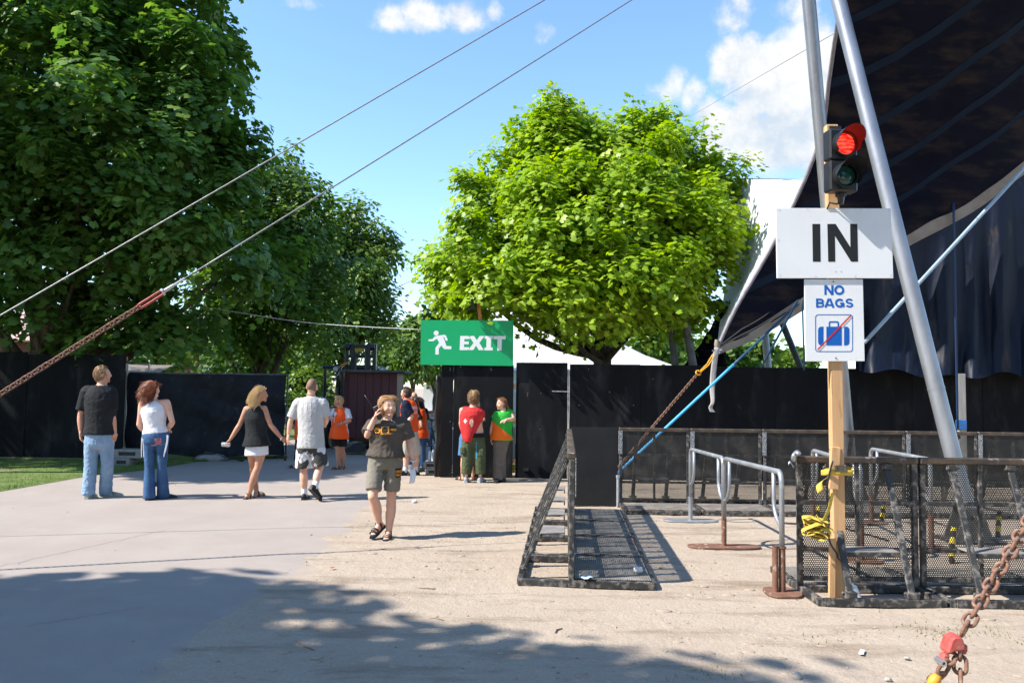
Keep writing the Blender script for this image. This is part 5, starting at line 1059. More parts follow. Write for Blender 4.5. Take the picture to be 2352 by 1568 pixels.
MB().box((a.x, 62, 1.0), (1.5, 2, 2.0)).build('counter', white, t); mb = MB(); mb.sheet(lambda u, v: (a.x-1.0+2.0*u, 60.2+2*v, 2.1+.9*v), 8, 3); mb.build('awning', M('awning_red', (.5, .05, .04), (.7, .6, .58), scale=1.4, rough=.7, lo=.48, hi=.52, stretch=(1, .01, .01)), t, solid=.05)
MB().box((a.x, 62.5, 3.1), (1.6, .1, .4)).build('fascia', M('fascia_green', (.05, .35, .15), rough=.6), t)
# concrete blocks
conc = M('concrete', (.20, .19, .18), (.27, .26, .245), scale=6, rough=.95, bump=.4, bscale=60)
hole = M('slot_shade_dark', (.05, .048, .045), rough=1)  # dark colour of the slot's back plate, recess shade painted in
def block(c, d, rz, label, group=None, face=-1):
    o = thing('concrete_block', label, 'block', c, group=group, world=False, rotz=rz); mb = MB(); w, l, h = d
    # block with a recessed hand slot on the face towards the path
    sx, sz = w*.30, h*.22; mb.box((0, .02, h/2), (w, l-.04, h)); 
    for (x, zc, ww, hh_) in ((0, h*.86, w, h*.28), (0, h*.14, w, h*.28), (-w/2+(w/2-sx)/2, h*.5, w/2-sx, h*.44), (w/2-(w/2-sx)/2, h*.5, w/2-sx, h*.44)): mb.box((x, -l/2+.02, zc), (ww, .04, hh_))
    mb.build('block_body', conc, o, bevel=.006); MB().box((0, -l/2+.036, h*.5), (sx*2, .006, h*.44)).build('slot_shade_plate', hole, o); return o
c = G(996, 1088); block((c.x, c.y, 0), (.30, .42, .125), .05, 'lower concrete block beside the exit hoarding'); block((c.x-.02, c.y+.02, .126), (.31, .44, .125), -.06, 'upper concrete block beside the exit hoarding, bottles on top')
c2 = G(288, 1070); block((c2.x, c2.y, .02), (.32, .5, .16), .1, 'lower concrete block at the foot of the tall fence'); block((c2.x+.12, c2.y+.05, .181), (.62, .42, .17), -.12, 'longer concrete block lying on another at the fence foot')
glass = M('clear_plastic', (.55, .62, .68), (.7, .75, .8), scale=12, rough=.12, spec=.6)
for i, (dx, dy) in enumerate(((-.08, -.05), (.02, -.1), (.08, .02), (-.02, .06))):
    o = thing('water_bottle', 'clear water bottle standing on the concrete blocks', 'bottle', (c.x+dx, c.y+dy, .252), group='water bottles on the concrete blocks'); MB().lathe([(.03, 0), (.033, .02), (.033, .14), (.03, .17), (.012, .21), (.012, .22)], o.location, n=12).build('bottle_body', glass, o, smooth='auto'); MB().lathe([(.014, .22), (.014, .238)], o.location, n=10).build('cap', blue, o)
o = thing('water_bottle', 'lone bottle on the ground between blocks and hoarding', 'bottle', G(1008, 1092)); MB().lathe([(.033, 0), (.036, .02), (.036, .16), (.03, .19), (.013, .24), (.013, .25)], o.location, n=12).build('bottle_body', glass, o, smooth='auto'); MB().lathe([(.016, .25), (.016, .27)], o.location, n=10).build('cap', red, o)
c = G(485, 1058); o = thing('cable_hatch', 'grey concrete lump with cables lying before the fabric gate', 'block', c); mb = MB(); mb.ell(c+V((0, 0, .05)), .38, .22, .14, 14, 8)
for v in mb.v: v += V((0, 0, 1))*fbm(v, 3, 3)*.05
mb.build('lump', conc, o, smooth='auto'); mb = MB()
for k in range(4): mb.tube([c+V((-.45+.1*k, -.1+.05*k, .03)), c+V((-.1, -.12, .17+.02*k)), c+V((.35, -.1, .10)), c+V((.75, -.05*k, .02))], .012, 6)
mb.build('cables', lampm, o, smooth=True)
# ------------------------------------------------------------------ people
UP = V((0, 0, 1))
def ZM(x0, y0, s): return lambda x, y: ((x0+x/s)/1.30612, (y0+y/s)/1.30612)
def remesh(mb, vox, it=6, fac=.5):
    me = mb.mesh('tmp'); o = bpy.data.objects.new('tmp', me); COL.objects.link(o)
    m = o.modifiers.new('r', 'REMESH'); m.mode = 'VOXEL'; m.voxel_size = vox; m.use_smooth_shade = True
    if it: sm = o.modifiers.new('s', 'SMOOTH'); sm.iterations = it; sm.factor = fac
    dg = bpy.context.evaluated_depsgraph_get(); out = bpy.data.meshes.new_from_object(o.evaluated_get(dg)); bpy.data.objects.remove(o); bpy.data.meshes.remove(me); return out
def wrinkle(me, amp, sx=1.0, sz=1.0, seed=0.0, fine=True):
    n = len(me.vertices); co = np.empty(n*3, np.float32); no = np.empty(n*3, np.float32); me.vertices.foreach_get('co', co); me.vertices.foreach_get('normal', no); co = co.reshape(-1, 3); no = no.reshape(-1, 3); d = np.empty(n)
    for i in range(n):
        x, y, z = co[i]; w = noise.noise((x*4+seed, y*4, z*3)); c = noise.noise((x*3, y*3+seed, z*2.2)); a = noise.noise(((x+.45*z+.16*w)*20*sx, y*12*sx, (z-.3*x+.16*w)*15*sz+seed)); b = noise.noise(((x-.3*z)*38*sx+seed, y*26, z*26*sz))
        d[i] = max(-.45, (.62-2.9*abs(a)))*(.45+.75*abs(c)+.35*c)+b*.26+c*.5
    me.vertices.foreach_set('co', (co+no*(d*amp*.75)[:, None]).reshape(-1).astype(np.float32)); me.update()
def ring(c, ax, ay, n=18): return [c+ax*math.cos(2*math.pi*i/n)+ay*math.sin(2*math.pi*i/n) for i in range(n)]
PROF = {'m': [(-.15,.085,.075),(-.05,.158,.112),(.10,.165,.118),(.32,.150,.110),(.52,.160,.115),(.72,.178,.122),(.86,.168,.108),(.94,.115,.085),(1.0,.060,.062)],
        'f': [(-.15,.085,.075),(-.05,.168,.120),(.10,.170,.122),(.34,.130,.098),(.52,.142,.108),(.70,.158,.122),(.85,.148,.098),(.94,.100,.075),(1.0,.052,.056)]}
def prof_at(pr, t):
    for a, b in zip(pr, pr[1:]):
        if t <= b[0]: k = (t-a[0])/(b[0]-a[0]); k = min(max(k, 0), 1); return lerp(a[1], b[1], k), lerp(a[2], b[2], k)
    return pr[-1][1], pr[-1][2]
def hsv(c, k): return tuple(min(x*k, 1) for x in c)
SKIN = M('skin', (.55, .275, .175), (.61, .33, .225), scale=9, rough=.5, spec=.35, c3=(.52, .22, .16), s3=5, lo3=.55, hi3=.75)
SKIN2 = M('tanned_skin', (.42, .20, .12), (.49, .25, .16), scale=9, rough=.48, spec=.4)
SKIN3 = M('pale_skin', (.63, .335, .235), (.69, .41, .30), scale=9, rough=.5, spec=.35, c3=(.58, .27, .21), s3=5, lo3=.55, hi3=.75)
class Person:
    def __init__(s, label, z, Y, J, H, sex='m', skin=None, look=(0, 1), fat=1.0, head=1.0, group='people at the festival gate', arms=(1, 1)):
        s.z = z; s.Y = Y; s.k = H/1.75; s.sex = sex; s.skin = skin or SKIN; s.fat = fat; s.J = {}
        for n, v in J.items():
            vx, vy = z(v[0], v[1]); s.J[n] = P(vx, vy, Y+(v[2] if len(v) > 2 else 0))
        g = s.J['la'].lerp(s.J['ra'], .5); s.root = thing('person', label, 'person', (g.x, g.y, 0), group=group); s.hs = head*s.k
        s.look = V((look[0], look[1], look[2] if len(look) > 2 else 0)).normalized()
        for a in ('la', 'ra'):
            if len(J[a]) < 4: s.J[a].z = .085*s.k
        s.pc = s.J['lh'].lerp(s.J['rh'], .5); s.nk = s.J['nk']; s.vox = .0115 if Y < 14 else .015
    # -------------------------------- frames
    def tor(s, t, m=0.0, wx=1.0):
        c = lerp(s.pc, s.nk, t); l = lerp((s.J['rh']-s.J['lh']).normalized(), (s.J['rs']-s.J['ls']).normalized(), min(max(t, 0), 1)).normalized()
        ax = (s.nk-s.pc).normalized(); l = (l-ax*l.dot(ax)).normalized(); f = ax.cross(l).normalized(); w, d = prof_at(PROF[s.sex], t)
        sh = (s.J['rs']-s.J['ls']).length/2
        return c, l*(w*s.k*s.fat*wx+m), f*(d*s.k*s.fat*min(wx, 1.1)+m)
    def limbpts(s, a, b, c, n=5): return [lerp(a, b, i/n) for i in range(n)]+[lerp(b, c, i/n) for i in range(n+1)]
    def arm(s, mb, S, r, f0=0.0, f1=1.0, m=0.0):
        a, b, c = s.J[S+'s'], s.J[S+'e'], s.J[S+'w']; pts = s.limbpts(a, b, c); n = len(pts)-1; rr = [.054,.052,.047,.043,.040,.039,.042,.041,.036,.031,.027]
        i0, i1 = int(round(f0*n)), max(int(round(f1*n)), 1); mb.tube(pts[i0:i1+1], [(x*s.k*r*(.55+.45*s.fat)+m) for x in rr[i0:i1+1]], 12)
    def foot_frame(s, S):
        d = s.toe[S]; dv = V((d[0], d[1], 0)).normalized(); p = math.radians(d[2] if len(d) > 2 else 0); return (dv*math.cos(p)-UP*math.sin(p)).normalized(), (UP*math.cos(p)+dv*math.sin(p)).normalized()
    def foot(s, mb, S, prof, L, base=0.0, side=1.0):
        A = s.J[S+'a']; f, u = s.foot_frame(S); k = s.k; l = f.cross(u).normalized(); B = A-u*(.083*k)-f*(.062*k)
        rs = []
        for t, w, h in prof:
            c = B+f*(L*k*t); r = []
            for i in range(12):
                a = math.pi*i/11; r.append(c+l*(w*k*math.cos(a))+u*(base*k+(h-base)*k*math.sin(a)**.75))
            rs.append(r)
        mb.rings(rs); return B, f, u, l
    def head(s, mb):
        c = s.J['hd']; f = s.look; l = f.cross(UP).normalized(); u = l.cross(f).normalized(); s.hf = (c, l, f, u); k = s.hs
        vs = []; fs = []; n, m = 20, 14
        for i in range(m+1):
            a = math.pi*i/m-math.pi/2
            for j in range(n):
                t = 2*math.pi*j/n; x, y, z = math.cos(a)*math.cos(t), math.cos(a)*math.sin(t), math.sin(a)
                if z < 0:
                    q = -z; x *= 1-.26*q**1.5; y = y*(1-.10*q) if y > 0 else y*(1-.50*q)
                    if y > 0: z *= 1.0
                vs.append(c+l*(x*.077*k)+f*(y*.098*k+.004*k)+u*(z*.118*k))
        for i in range(m):
            for j in range(n): jj = (j+1) % n; fs.append((i*n+j, i*n+jj, (i+1)*n+jj, (i+1)*n+j))
        fs.append(tuple(range(n-1, -1, -1))); fs.append(tuple(m*n+j for j in range(n))); mb.add(vs, fs)
        R = Matrix((l, f, u)).transposed()
        def e(x, y, z, a, b, d): mb.ell(c+(l*x+f*y+u*z)*k, a*k, b*k, d*k, 10, 7, R)
        e(0, .106, -.022, .017, .026, .022); e(0, .100, .005, .012, .016, .034); e(0, .080, -.098, .032, .026, .020); e(0, .090, -.060, .026, .018, .013); e(0, .088, .036, .05, .014, .012)
        for sx in (-1, 1): e(sx*.078, -.004, -.008, .010, .020, .033); e(sx*.045, .068, -.035, .026, .026, .026)
        nb = s.nk; mb.tube([nb-UP*.03*s.k, lerp(nb, c, .45), c-f*.018*k-u*.03*k], [.062*s.k*(.6+.4*s.fat), .055*s.k*(.7+.3*s.fat), .055*s.k], 14)
    def hand(s, mb, S, d, n, curl=.5, thumb=1, spread=1.0):
        w = s.J[S+'w']; d = V(d).normalized(); n = V(n); n = (n-d*n.dot(d)).normalized(); l = d.cross(n).normalized()*thumb; k = s.k*(.95 if s.sex == 'f' else 1.03)
        mb.rings([ring(w+d*(t*k)-d*.012, l*(a*k), n*(b*k), 12) for t, a, b in ((0, .026, .021), (.03, .033, .018), (.06, .040, .016), (.088, .040, .013))])
        for i, (o, L) in enumerate(((.031, .072), (.0105, .082), (-.0105, .076), (-.031, .060))):
            p = w+d*.078*k+l*o*k; pts = [p-d*.015*k]; a = .12; dd = d
            for seg, fr in enumerate((.45, .32, .25)):
                a += curl*(.75 if seg else .45)*(1+.08*i); dd = (d*math.cos(a)+n*math.sin(a)+l*(o*1.2*spread)).normalized(); pts.append(p:=p+dd*(L*fr*k))
            mb.tube(pts, [.0095*k, .0092*k, .0082*k, .0062*k], 7)
        p = w+d*.022*k+l*.028*k; pts = [p]; 
        for dd, L in (((d*.55+l*.75+n*.35), .036), ((d*.8+l*.25+n*.6), .030), ((d*.8-l*.15*curl+n*.7), .024)): p = p+dd.normalized()*L*k; pts.append(p)
        mb.tube(pts, [.0125*k, .0115*k, .010*k, .007*k], 7)
    # -------------------------------- skin
    def body(s, toe, hands, feet=True, legr=1.0, longp=True):
        s.toe = {'l': toe[0], 'r': toe[1]}; mb = MB(); mb.rings([ring(c, a, b) for c, a, b in (s.tor(t) for t in (-.14, -.05, .05, .18, .32, .45, .58, .72, .84, .92, .97, 1.0))])
        for S in 'lr':
            a = s.J[S+'s']; c, ax, ay = s.tor(.90); mb.tube([lerp(c, a, .25), a], [.062*s.k, .056*s.k], 12); mb.ell(a, .056*s.k, .056*s.k, .056*s.k); s.arm(mb, S, 1.0); mb.ell(s.J[S+'e'], .039*s.k, .039*s.k, .039*s.k)
            h, kn, an = s.J[S+'h'], s.J[S+'k'], s.J[S+'a']; pts = s.limbpts(h+UP*.02, kn, an); legr = min(legr, .86) if not feet and longp else legr; rr = [.088,.086,.080,.071,.062,.054,.056,.060,.054,.043,.036]; q = .6+.4*s.fat
            f, u = s.foot_frame(S) if False else (None, None)
            for i in range(6, 9): d = V((s.toe[S][0], s.toe[S][1], 0)).normalized(); pts[i] = pts[i]-d*.014*s.k
            mb.tube(pts, [x*s.k*q*legr for x in rr], 14); mb.ell(kn, .055*s.k*q, .055*s.k*q, .058*s.k*q)
            if feet: s.foot(mb, S, [(0,.022,.045),(.06,.030,.075),(.2,.034,.105),(.34,.034,.092),(.55,.040,.062),(.75,.045,.040),(.9,.040,.028),(.98,.026,.020)], .245, .002)
        s.head(mb); me = remesh(mb, s.vox, 5)
        hm = MB(); 
        for S, args in zip('lr', hands):
            if args: s.hand(hm, S, *args)
        # the fingers join the remeshed skin as one mesh
        bm = bmesh.new(); bm.from_mesh(me); 
        if hm.v: t2 = hm.mesh('h'); bm.from_mesh(t2)
        bmesh.ops.recalc_face_normals(bm, faces=bm.faces); bm.to_mesh(me); bm.free(); me.name = 'body'
        for v in me.vertices: v.co -= s.root.location
        me.materials.clear(); s.bodyo = link('body', me, s.skin, s.root, smooth=True); return s
    def face(s, brow=(.20, .12, .06), glasses=False, lip=(.42, .19, .16)):
        c, l, f, u = s.hf; k = s.hs; at = lambda x, y, z: c+(l*x+f*y+u*z)*k; R = Matrix((l, f, u)).transposed()
        for sx in (-1, 1):
            e = MB(); e.ell(at(sx*.032, .086, .014), .0105*k, .009*k, .0055*k, 10, 6, R); o = e.build('eye', M('eye_white', (.30, .25, .23), rough=.3), s.root, smooth=True)
            e = MB(); e.ell(at(sx*.032, .0945, .014), .0055*k, .003*k, .0052*k, 8, 6, R); e.build('iris', M('iris', (.03, .025, .02), rough=.2), o, smooth=True)
            e = MB(); e.tube([at(sx*.016, .101, .032), at(sx*.034, .101, .038), at(sx*.052, .090, .032)], [.002*k, .003*k, .0015*k], 6); e.build('eyebrow', M('brow%d' % int(brow[0]*100), brow, rough=.8), s.root, smooth=True)
        e = MB(); e.tube([at(-.024, .096, -.060), at(-.008, .109, -.056), at(.008, .109, -.056), at(.024, .096, -.060)], [.002*k, .0036*k, .0036*k, .002*k], 6); e.tube([at(-.022, .096, -.062), at(0, .108, -.068), at(.022, .096, -.062)], [.002*k, .0045*k, .002*k], 6); e.build('lips', M('lips', lip, rough=.4), s.root, smooth=True)
        if glasses:
            g = MB()
            for sx in (-1, 1):
                pts = [at(sx*.034+.023*math.cos(a), .108, .012+.016*math.sin(a)) for a in np.linspace(0, 6.283, 15)]; g.tube(pts, .0008*k, 5)
                g.tube([at(sx*.057, .106, .016), at(sx*.080, .01, .014)], .0016*k, 5)
            g.tube([at(-.011, .112, .018), at(.011, .112, .018)], .0018*k, 5); g.build('eyeglasses', M('spectacle_frame', (.15, .12, .10), rough=.3, metal=.6), s.root, smooth=True)
    # -------------------------------- clothes
    def cloth(s, name, mb, mat, amp=.006, seed=0, it=4, label=None, sx=1, sz=1):
        me = remesh(mb, s.vox*1.05, it); 
        if amp: wrinkle(me, amp, sx, sz, seed)
        for v in me.vertices: v.co -= s.root.location
        me.materials.clear(); me.name = name; o = link(name, me, mat, s.root, smooth=True); 
        if label: o['label'] = label
        return o
    def shirt(s, mat, hem=-.05, sleeve=.28, m=.022, name='shirt', amp=.006, seed=0, flare=.0, neck=.985, sr=1.35, label=None, strap=1.0):
        mb = MB(); ts = [hem, hem+.02] + [t for t in (.05, .18, .32, .45, .58, .70, .80, .88, .94) if t > hem+.04] + [neck]; rs = []
        for t in ts:
            c, ax, ay = s.tor(max(t, -.08), m+flare*max(0, (.55-t))); c = lerp(s.pc, s.nk, t); tt = max(0, (t-.9)/.1); rs.append(ring(c, ax*(1-.1*tt), ay))
        mb.rings(rs)
        if sleeve > 0:
            for S in 'lr':
                a, b, c_ = s.J[S+'s'], s.J[S+'e'], s.J[S+'w']; c, ax, ay = s.tor(.88); mb.tube([lerp(c, a, .15)+UP*.005, a+UP*.008], [.072*s.k, .074*s.k], 14); mb.ell(a+UP*.004, .074*s.k, .074*s.k, .072*s.k)
                e = lerp(a, b, min(sleeve*2, 1.0)); mb.tube([a, lerp(a, e, .5), e], [.074*s.k*sr/1.35, .070*s.k*sr/1.35, .068*s.k*sr/1.25], 16)
        else:
            for S in 'lr':
                a = s.J[S+'s']; c, ax, ay = s.tor(.88); q = lerp(c, a, .70*strap); mb.tube([lerp(c, a, .2), q], [.066*s.k, .050*s.k], 12); 
        return s.cloth(name, mb, mat, amp, seed, label=label)
    def pants(s, mat, waist=.16, end=1.0, r0=.098, r1=.085, r2=.075, name='trousers', amp=.006, seed=0, m=.014, label=None, flare=None, drop=0.0):
        """legs end at fraction end of hip-to-ankle; r0/r1/r2 radius at hip, knee, cuff"""
        mb = MB(); mb.rings([ring(c, a, b) for c, a, b in (s.tor(t, m) for t in (-.13, -.06, .03, .10, waist))])
        for S in 'lr':
            h, kn, an = s.J[S+'h'], s.J[S+'k'], s.J[S+'a']; pts = s.limbpts(h+UP*.02, kn, an-UP*drop, 6); n = len(pts)-1; i1 = max(int(round(n*end)), 2)
            rr = [lerp(r0, r1, min(i/6, 1)) if i <= 6 else lerp(r1, r2, (i-6)/6) for i in range(n+1)]
            if end < .8: rr = [lerp(r0, r2, i/i1) for i in range(n+1)]
            mb.tube(pts[:i1+1], [x*s.k*(.65+.35*s.fat) for x in rr[:i1+1]], 16)
        return s.cloth(name, mb, mat, amp, seed, label=label, sz=1.5)
    def skirt(s, mat, waist=.12, hem_px=None, name='skirt', w=1.0, seed=0):
        mb = MB(); vx, vy = s.z(*hem_px); zb = P(vx, vy, s.Y).z; zt = lerp(s.pc, s.nk, waist).z; rs = []
        for i in range(6):
            t = i/5; z = lerp(zt, zb, t); tt = (z-s.pc.z)/(s.nk.z-s.pc.z); c, ax, ay = s.tor(max(tt, -.04), .012+.012*t); c = V((s.pc.x, s.pc.y, z)); rs.append(ring(c, ax*w, ay*w))
        mb.rings(rs); return s.cloth(name, mb, mat, .004, seed)
    def shoes(s, mat, sole, L=.285, label=None):
        for S in 'lr':
            mb = MB(); s.foot(mb, S, [(-.03,.026,.060),(.02,.036,.088),(.15,.041,.108),(.32,.041,.112),(.45,.043,.090),(.62,.048,.068),(.8,.050,.056),(.93,.042,.046),(1.0,.026,.034)], L-.005, .02); o = mb.build('shoe', mat, s.root, smooth='auto', fixn=True)
            mb = MB(); B, f, u, l = s.foot(mb, S, [(-.05,.030,.024),(.02,.041,.025),(.2,.043,.025),(.45,.045,.025),(.7,.053,.025),(.88,.049,.026),(1.02,.028,.028)], L, -.004); mb.build('sole', sole, o, smooth='auto', fixn=True)
            mb = MB(); k = s.k
            for q in (.36, .43, .50): mb.tube([B+f*(L*k*q)+l*.03*k+u*.088*k, B+f*(L*k*(q+.015))+u*.108*k*(1.28-.62*q), B+f*(L*k*q)-l*.03*k+u*.088*k], .0035*k, 5)
            mb.build('laces', M('lace', (.5, .5, .5), rough=.8), o)
    def socks(s, mat, f=.78):
        for S in 'lr':
            kn, an = s.J[S+'k'], s.J[S+'a']; d = V((s.toe[S][0], s.toe[S][1], 0)).normalized(); MB().tube([lerp(kn, an, f), lerp(kn, an, f+.02), lerp(kn, an, .95), an-UP*.03*s.k], [.042*s.k, .046*s.k, .041*s.k, .045*s.k], 14).build('sock', mat, s.root, smooth=True)
    def sandals(s, mat, sole):
        for S in 'lr':
            mb = MB(); B, f, u, l = s.foot(mb, S, [(-.05,.030,.012),(.02,.038,.012),(.2,.038,.012),(.45,.042,.012),(.7,.050,.012),(.9,.044,.012),(1.03,.026,.012)], .262, -.022); o = mb.build('sandal', sole, s.root, smooth='auto', fixn=True); k = s.k
            mb = MB()
            for q, h, w in ((.30, .112, .040), (.66, .066, .050), (.80, .050, .050)):
                c = B+f*(.262*k*q); MB().sheet(lambda a, b, c=c, h=h, w=w: c+l*(w*k*math.cos(math.pi*a))+u*(h*k*math.sin(math.pi*a)**.8+.002)+f*(.024*k*(b-.5)), 12, 2).build('strap', mat, o, smooth=True, solid=.003)
            c = B+f*.02; mb.tube([c+f*.07*k+l*.037*k+u*.075*k, c-f*.018*k+u*.070*k, c+f*.07*k-l*.037*k+u*.075*k], .008*k, 6); mb.build('heel_strap', mat, o, smooth=True)
    # -------------------------------- hair
    def hair(s, mat, n=420, L=.05, r=.005, wave=0.0, curl=0.0, cover=.12, back=-.1, cap=1.045, down=1.0, vol=.0, seed=0, wind=(0, 0, 0), low=-.2, steps=6, sideburn=0.0):
        c, l, f, u = s.hf; k = s.hs; rg = random.Random(seed); mb = MB()
        def in_hair(x, y, z):
            if z > .62: return True
            if y > cover and z < .55+.15*(y-.3): return False
            return z > low or (y < back and z > low-.35)
        # skull cap
        N_, M_ = 30, 20; idx = {}; vs = []; fs = []
        for i in range(M_+1):
            a = math.pi*i/M_-math.pi/2
            for j in range(N_):
                t = 2*math.pi*j/N_; x, y, z = math.cos(a)*math.cos(t), math.cos(a)*math.sin(t), math.sin(a)
                if in_hair(x, y, z):
                    q = max(-z, 0); cc = cap+vol*.5*(.5+.5*z)+.02*noise.noise((x*3+seed, y*3, z*3)); X, Yy = x*(1-.26*q**1.5), y*(1-.5*q) if y < 0 else y
                    idx[(i, j)] = len(vs); vs.append(c+(l*(X*.077*cc)+f*(Yy*.098*cc+.004)+u*(z*.118*cc))*k)
        for i in range(M_):
            for j in range(N_):
                q = [(i, j), (i, (j+1) % N_), (i+1, (j+1) % N_), (i+1, j)]
                if all(p in idx for p in q): fs.append(tuple(idx[p] for p in q))
        mb.add(vs, fs)
        for _ in range(n):
            while True:
                x, y, z = rg.gauss(0, 1), rg.gauss(0, 1), rg.gauss(0, 1); q = math.sqrt(x*x+y*y+z*z); x, y, z = x/q, y/q, z/q
                if in_hair(x, y, z): break
            q = max(-z, 0); p = c+(l*(x*(1-.26*q**1.5)*.077)+f*((y*(1-.5*q) if y < 0 else y)*.098+.004)+u*(z*.118))*k*cap
            o = (l*x+f*y+u*z).normalized(); part = (l*(.9*(1 if x > 0 else -1))*max(z, 0)+f*(-.35 if y < .3 else .15)-u*(.9*down))*(.55+.45*(1-max(z, 0)))
            if y > .1 and z > .2: part = l*(1.25*(1 if x > .0 else -1))-f*.45-u*.22
            tn = (part-o*part.dot(o)); tn = tn.normalized() if tn.length > 1e-4 else perp(o)[0]
            d = (tn*.9+o*(.30+vol)).normalized(); pts = [p]; ln = L*rg.uniform(.6, 1.25)*k; ph = rg.uniform(0, 6.28); e1, e2 = perp(d)
            for i in range(1, steps+1):
                g = i/steps; d = (d+(-UP*.55*down*g*(.35 if y > .1 else 1)*min(1, L*6)+V(wind)*g*.5+o*(.15*vol))).normalized(); p = p+d*(ln/steps)
                w = (e1*math.sin(ph+g*curl)+e2*math.cos(ph+g*curl))*wave*k*min(1, g*2); qv = p+w
                rel = qv-c; nx, ny, nz = rel.dot(l)/(.077*k), rel.dot(f)/(.098*k), rel.dot(u)/(.118*k); rr_ = math.sqrt(nx*nx+ny*ny+nz*nz)
                if rr_ < cap+.02 and nz > -.9: qv = c+rel*((cap+.02)/max(rr_, .1))
                pts.append(qv)
            mb.tube(pts, [r*k*(1-.65*(i/steps)) for i in range(steps+1)], 3, False)
        return mb.build('hair', mat, s.root, smooth=True)
def bvh_of(o, root):
    me = o.data; L = root.location; return BVHTree.FromPolygons([v.co+L for v in me.vertices], [tuple(p.vertices) for p in me.polygons])
def decal(pers, target, name, mat, rect, step, mask, label=None, off=.004, zoom=None):
    """flat print laid on the cloth: cells of a small grid where mask(u, v) is true, dropped onto the garment along +Y"""
    z = zoom or pers.z; x0, y0, x1, y1 = rect; tr = bvh_of(target, pers.root); nx, ny = int((x1-x0)/step), int((y1-y0)/step); hit = {}; vs = []; fs = []
    def vert(i, j):
        if (i, j) not in hit:
            vx, vy = z(x0+i*step, y0+j*step); p = P(vx, vy, pers.Y); h = tr.ray_cast(V((p.x, p.y-1.2, p.z)), V((0, 1, 0)), 2.4)
            if h[0] is None: hit[(i, j)] = None
            else: hit[(i, j)] = len(vs); vs.append(h[0]+V((0, -off, 0)))
        return hit[(i, j)]
    for i in range(nx):
        for j in range(ny):
            if mask((i+.5)/nx, (j+.5)/ny):
                q = [vert(i, j), vert(i, j+1), vert(i+1, j+1), vert(i+1, j)]
                if None not in q: fs.append(tuple(q))
    if not fs: return None
    mb = MB(); mb.add(vs, fs); o = mb.build(name, mat, pers.root, smooth=True)
    if label: o['label'] = label
    return o
# fabrics
def F(name, c, c2=None, **k): return M(name, c, c2 or hsv(c, 1.15), scale=k.pop('scale', 5), rough=k.pop('rough', .85), spec=k.pop('spec', .2), bump=.2, bscale=220, **k)
blackT = F('black_cotton', (.012, .013, .015), (.020, .021, .024)); jeanL = F('light_denim', (.17, .27, .40), (.26, .36, .49), scale=7, c3=(.36, .45, .55), s3=3, lo3=.56, hi3=.7); jeanD = F('dark_denim', (.030, .072, .17), (.055, .12, .24), scale=6, c3=(.12, .20, .33), s3=3.5, lo3=.58, hi3=.72)
whiteT = F('white_cotton', (.70, .70, .74), (.62, .62, .67)); greyT = F('grey_cotton', (.40, .39, .39), (.45, .44, .44)); brownT = F('dark_brown_cotton', (.070, .056, .046), (.092, .075, .062)); khaki = F('khaki_cotton', (.175, .155, .125), (.215, .195, .16)); orange = F('orange_vest_cloth', (.85, .10, .012), (.78, .085, .01), rough=.6); redT = F('red_cotton', (.46, .022, .025), (.52, .035, .035)); olive = F('olive_cotton', (.055, .070, .032), (.078, .095, .048)); brownP = F('brown_grey_cotton', (.125, .105, .09), (.165, .14, .12)); navyT = F('navy_cotton', (.010, .014, .032), (.015, .02, .045)); lightblueT = F('pale_blue_cotton', (.48, .56, .64), (.55, .62, .70)); blackS = F('black_shorts_cloth', (.010, .010, .012), (.016, .016, .02)); beigeS = F('beige_cotton', (.50, .43, .34), (.56, .49, .40)); greenB = F('green_bib_cloth', (.02, .33, .03), (.03, .40, .05), rough=.6); orangeB = F('orange_bib_cloth', (.85, .16, .01), (.80, .12, .01), rough=.6)
rubber = M('dark_rubber', (.018, .018, .019), rough=.6); greysole = M('grey_sole', (.32, .32, .30), (.42, .42, .40), scale=20, rough=.7); trainer = F('pale_trainer', (.36, .39, .36), (.12, .13, .13), scale=18, lo=.5, hi=.56); darkshoe = F('black_shoe', (.018, .018, .02), (.04, .04, .04), rough=.5)
blond = M('blond_hair', (.58, .39, .17), (.76, .57, .32), scale=30, rough=.45, spec=.5); sandy = M('sandy_hair', (.34, .20, .10), (.48, .32, .18), scale=30, rough=.5, spec=.4); auburn = M('auburn_hair', (.11, .026, .010), (.28, .075, .025), scale=25, rough=.4, spec=.5); brownH = M('brown_hair', (.045, .024, .014), (.085, .048, .028), scale=30, rough=.5); ginger = M('ginger_hair', (.22, .09, .035), (.32, .15, .06), scale=30, rough=.5); darkH = M('dark_hair', (.018, .012, .010), (.035, .024, .018), scale=30, rough=.45)
# ---- man in black T-shirt
zA = ZM(200, 1080, 3.5637); yA = G(*zA(300, 1478)).y
p = Person('tall man in black T-shirt and light jeans walking beside the lawn', zA, yA, dict(hd=(373,152), nk=(378,262), ls=(218,330), rs=(468,330), le=(148,590,.0), re=(487,590), lw=(150,765,-.02), rw=(515,768), lh=(272,865), rh=(425,865), lk=(255,1130,.0), rk=(436,1122,.08), la=(232,1425,-.06), ra=(412,1395,.16)), 1.93, 'm', SKIN, look=(.75, .55, .05), fat=1.08)
p.body(((-.1, 1), (.95, .35)), (((.0, .1, -1), (.8, .2, 0), .5, -1), ((.0, .0, -1), (-.8, .2, 0), .55, 1)), feet=False); p.shirt(blackT, hem=.115, sleeve=.40, m=.034, amp=.009, seed=1, flare=.03, sr=1.55); p.pants(jeanL, r0=.098, r1=.078, r2=.080, amp=.011, seed=2, drop=.035, name='jeans'); p.shoes(trainer, greysole); p.hair(sandy, 900, .030, .0026, cap=1.02, seed=1, low=-.28, cover=.45, back=.1)
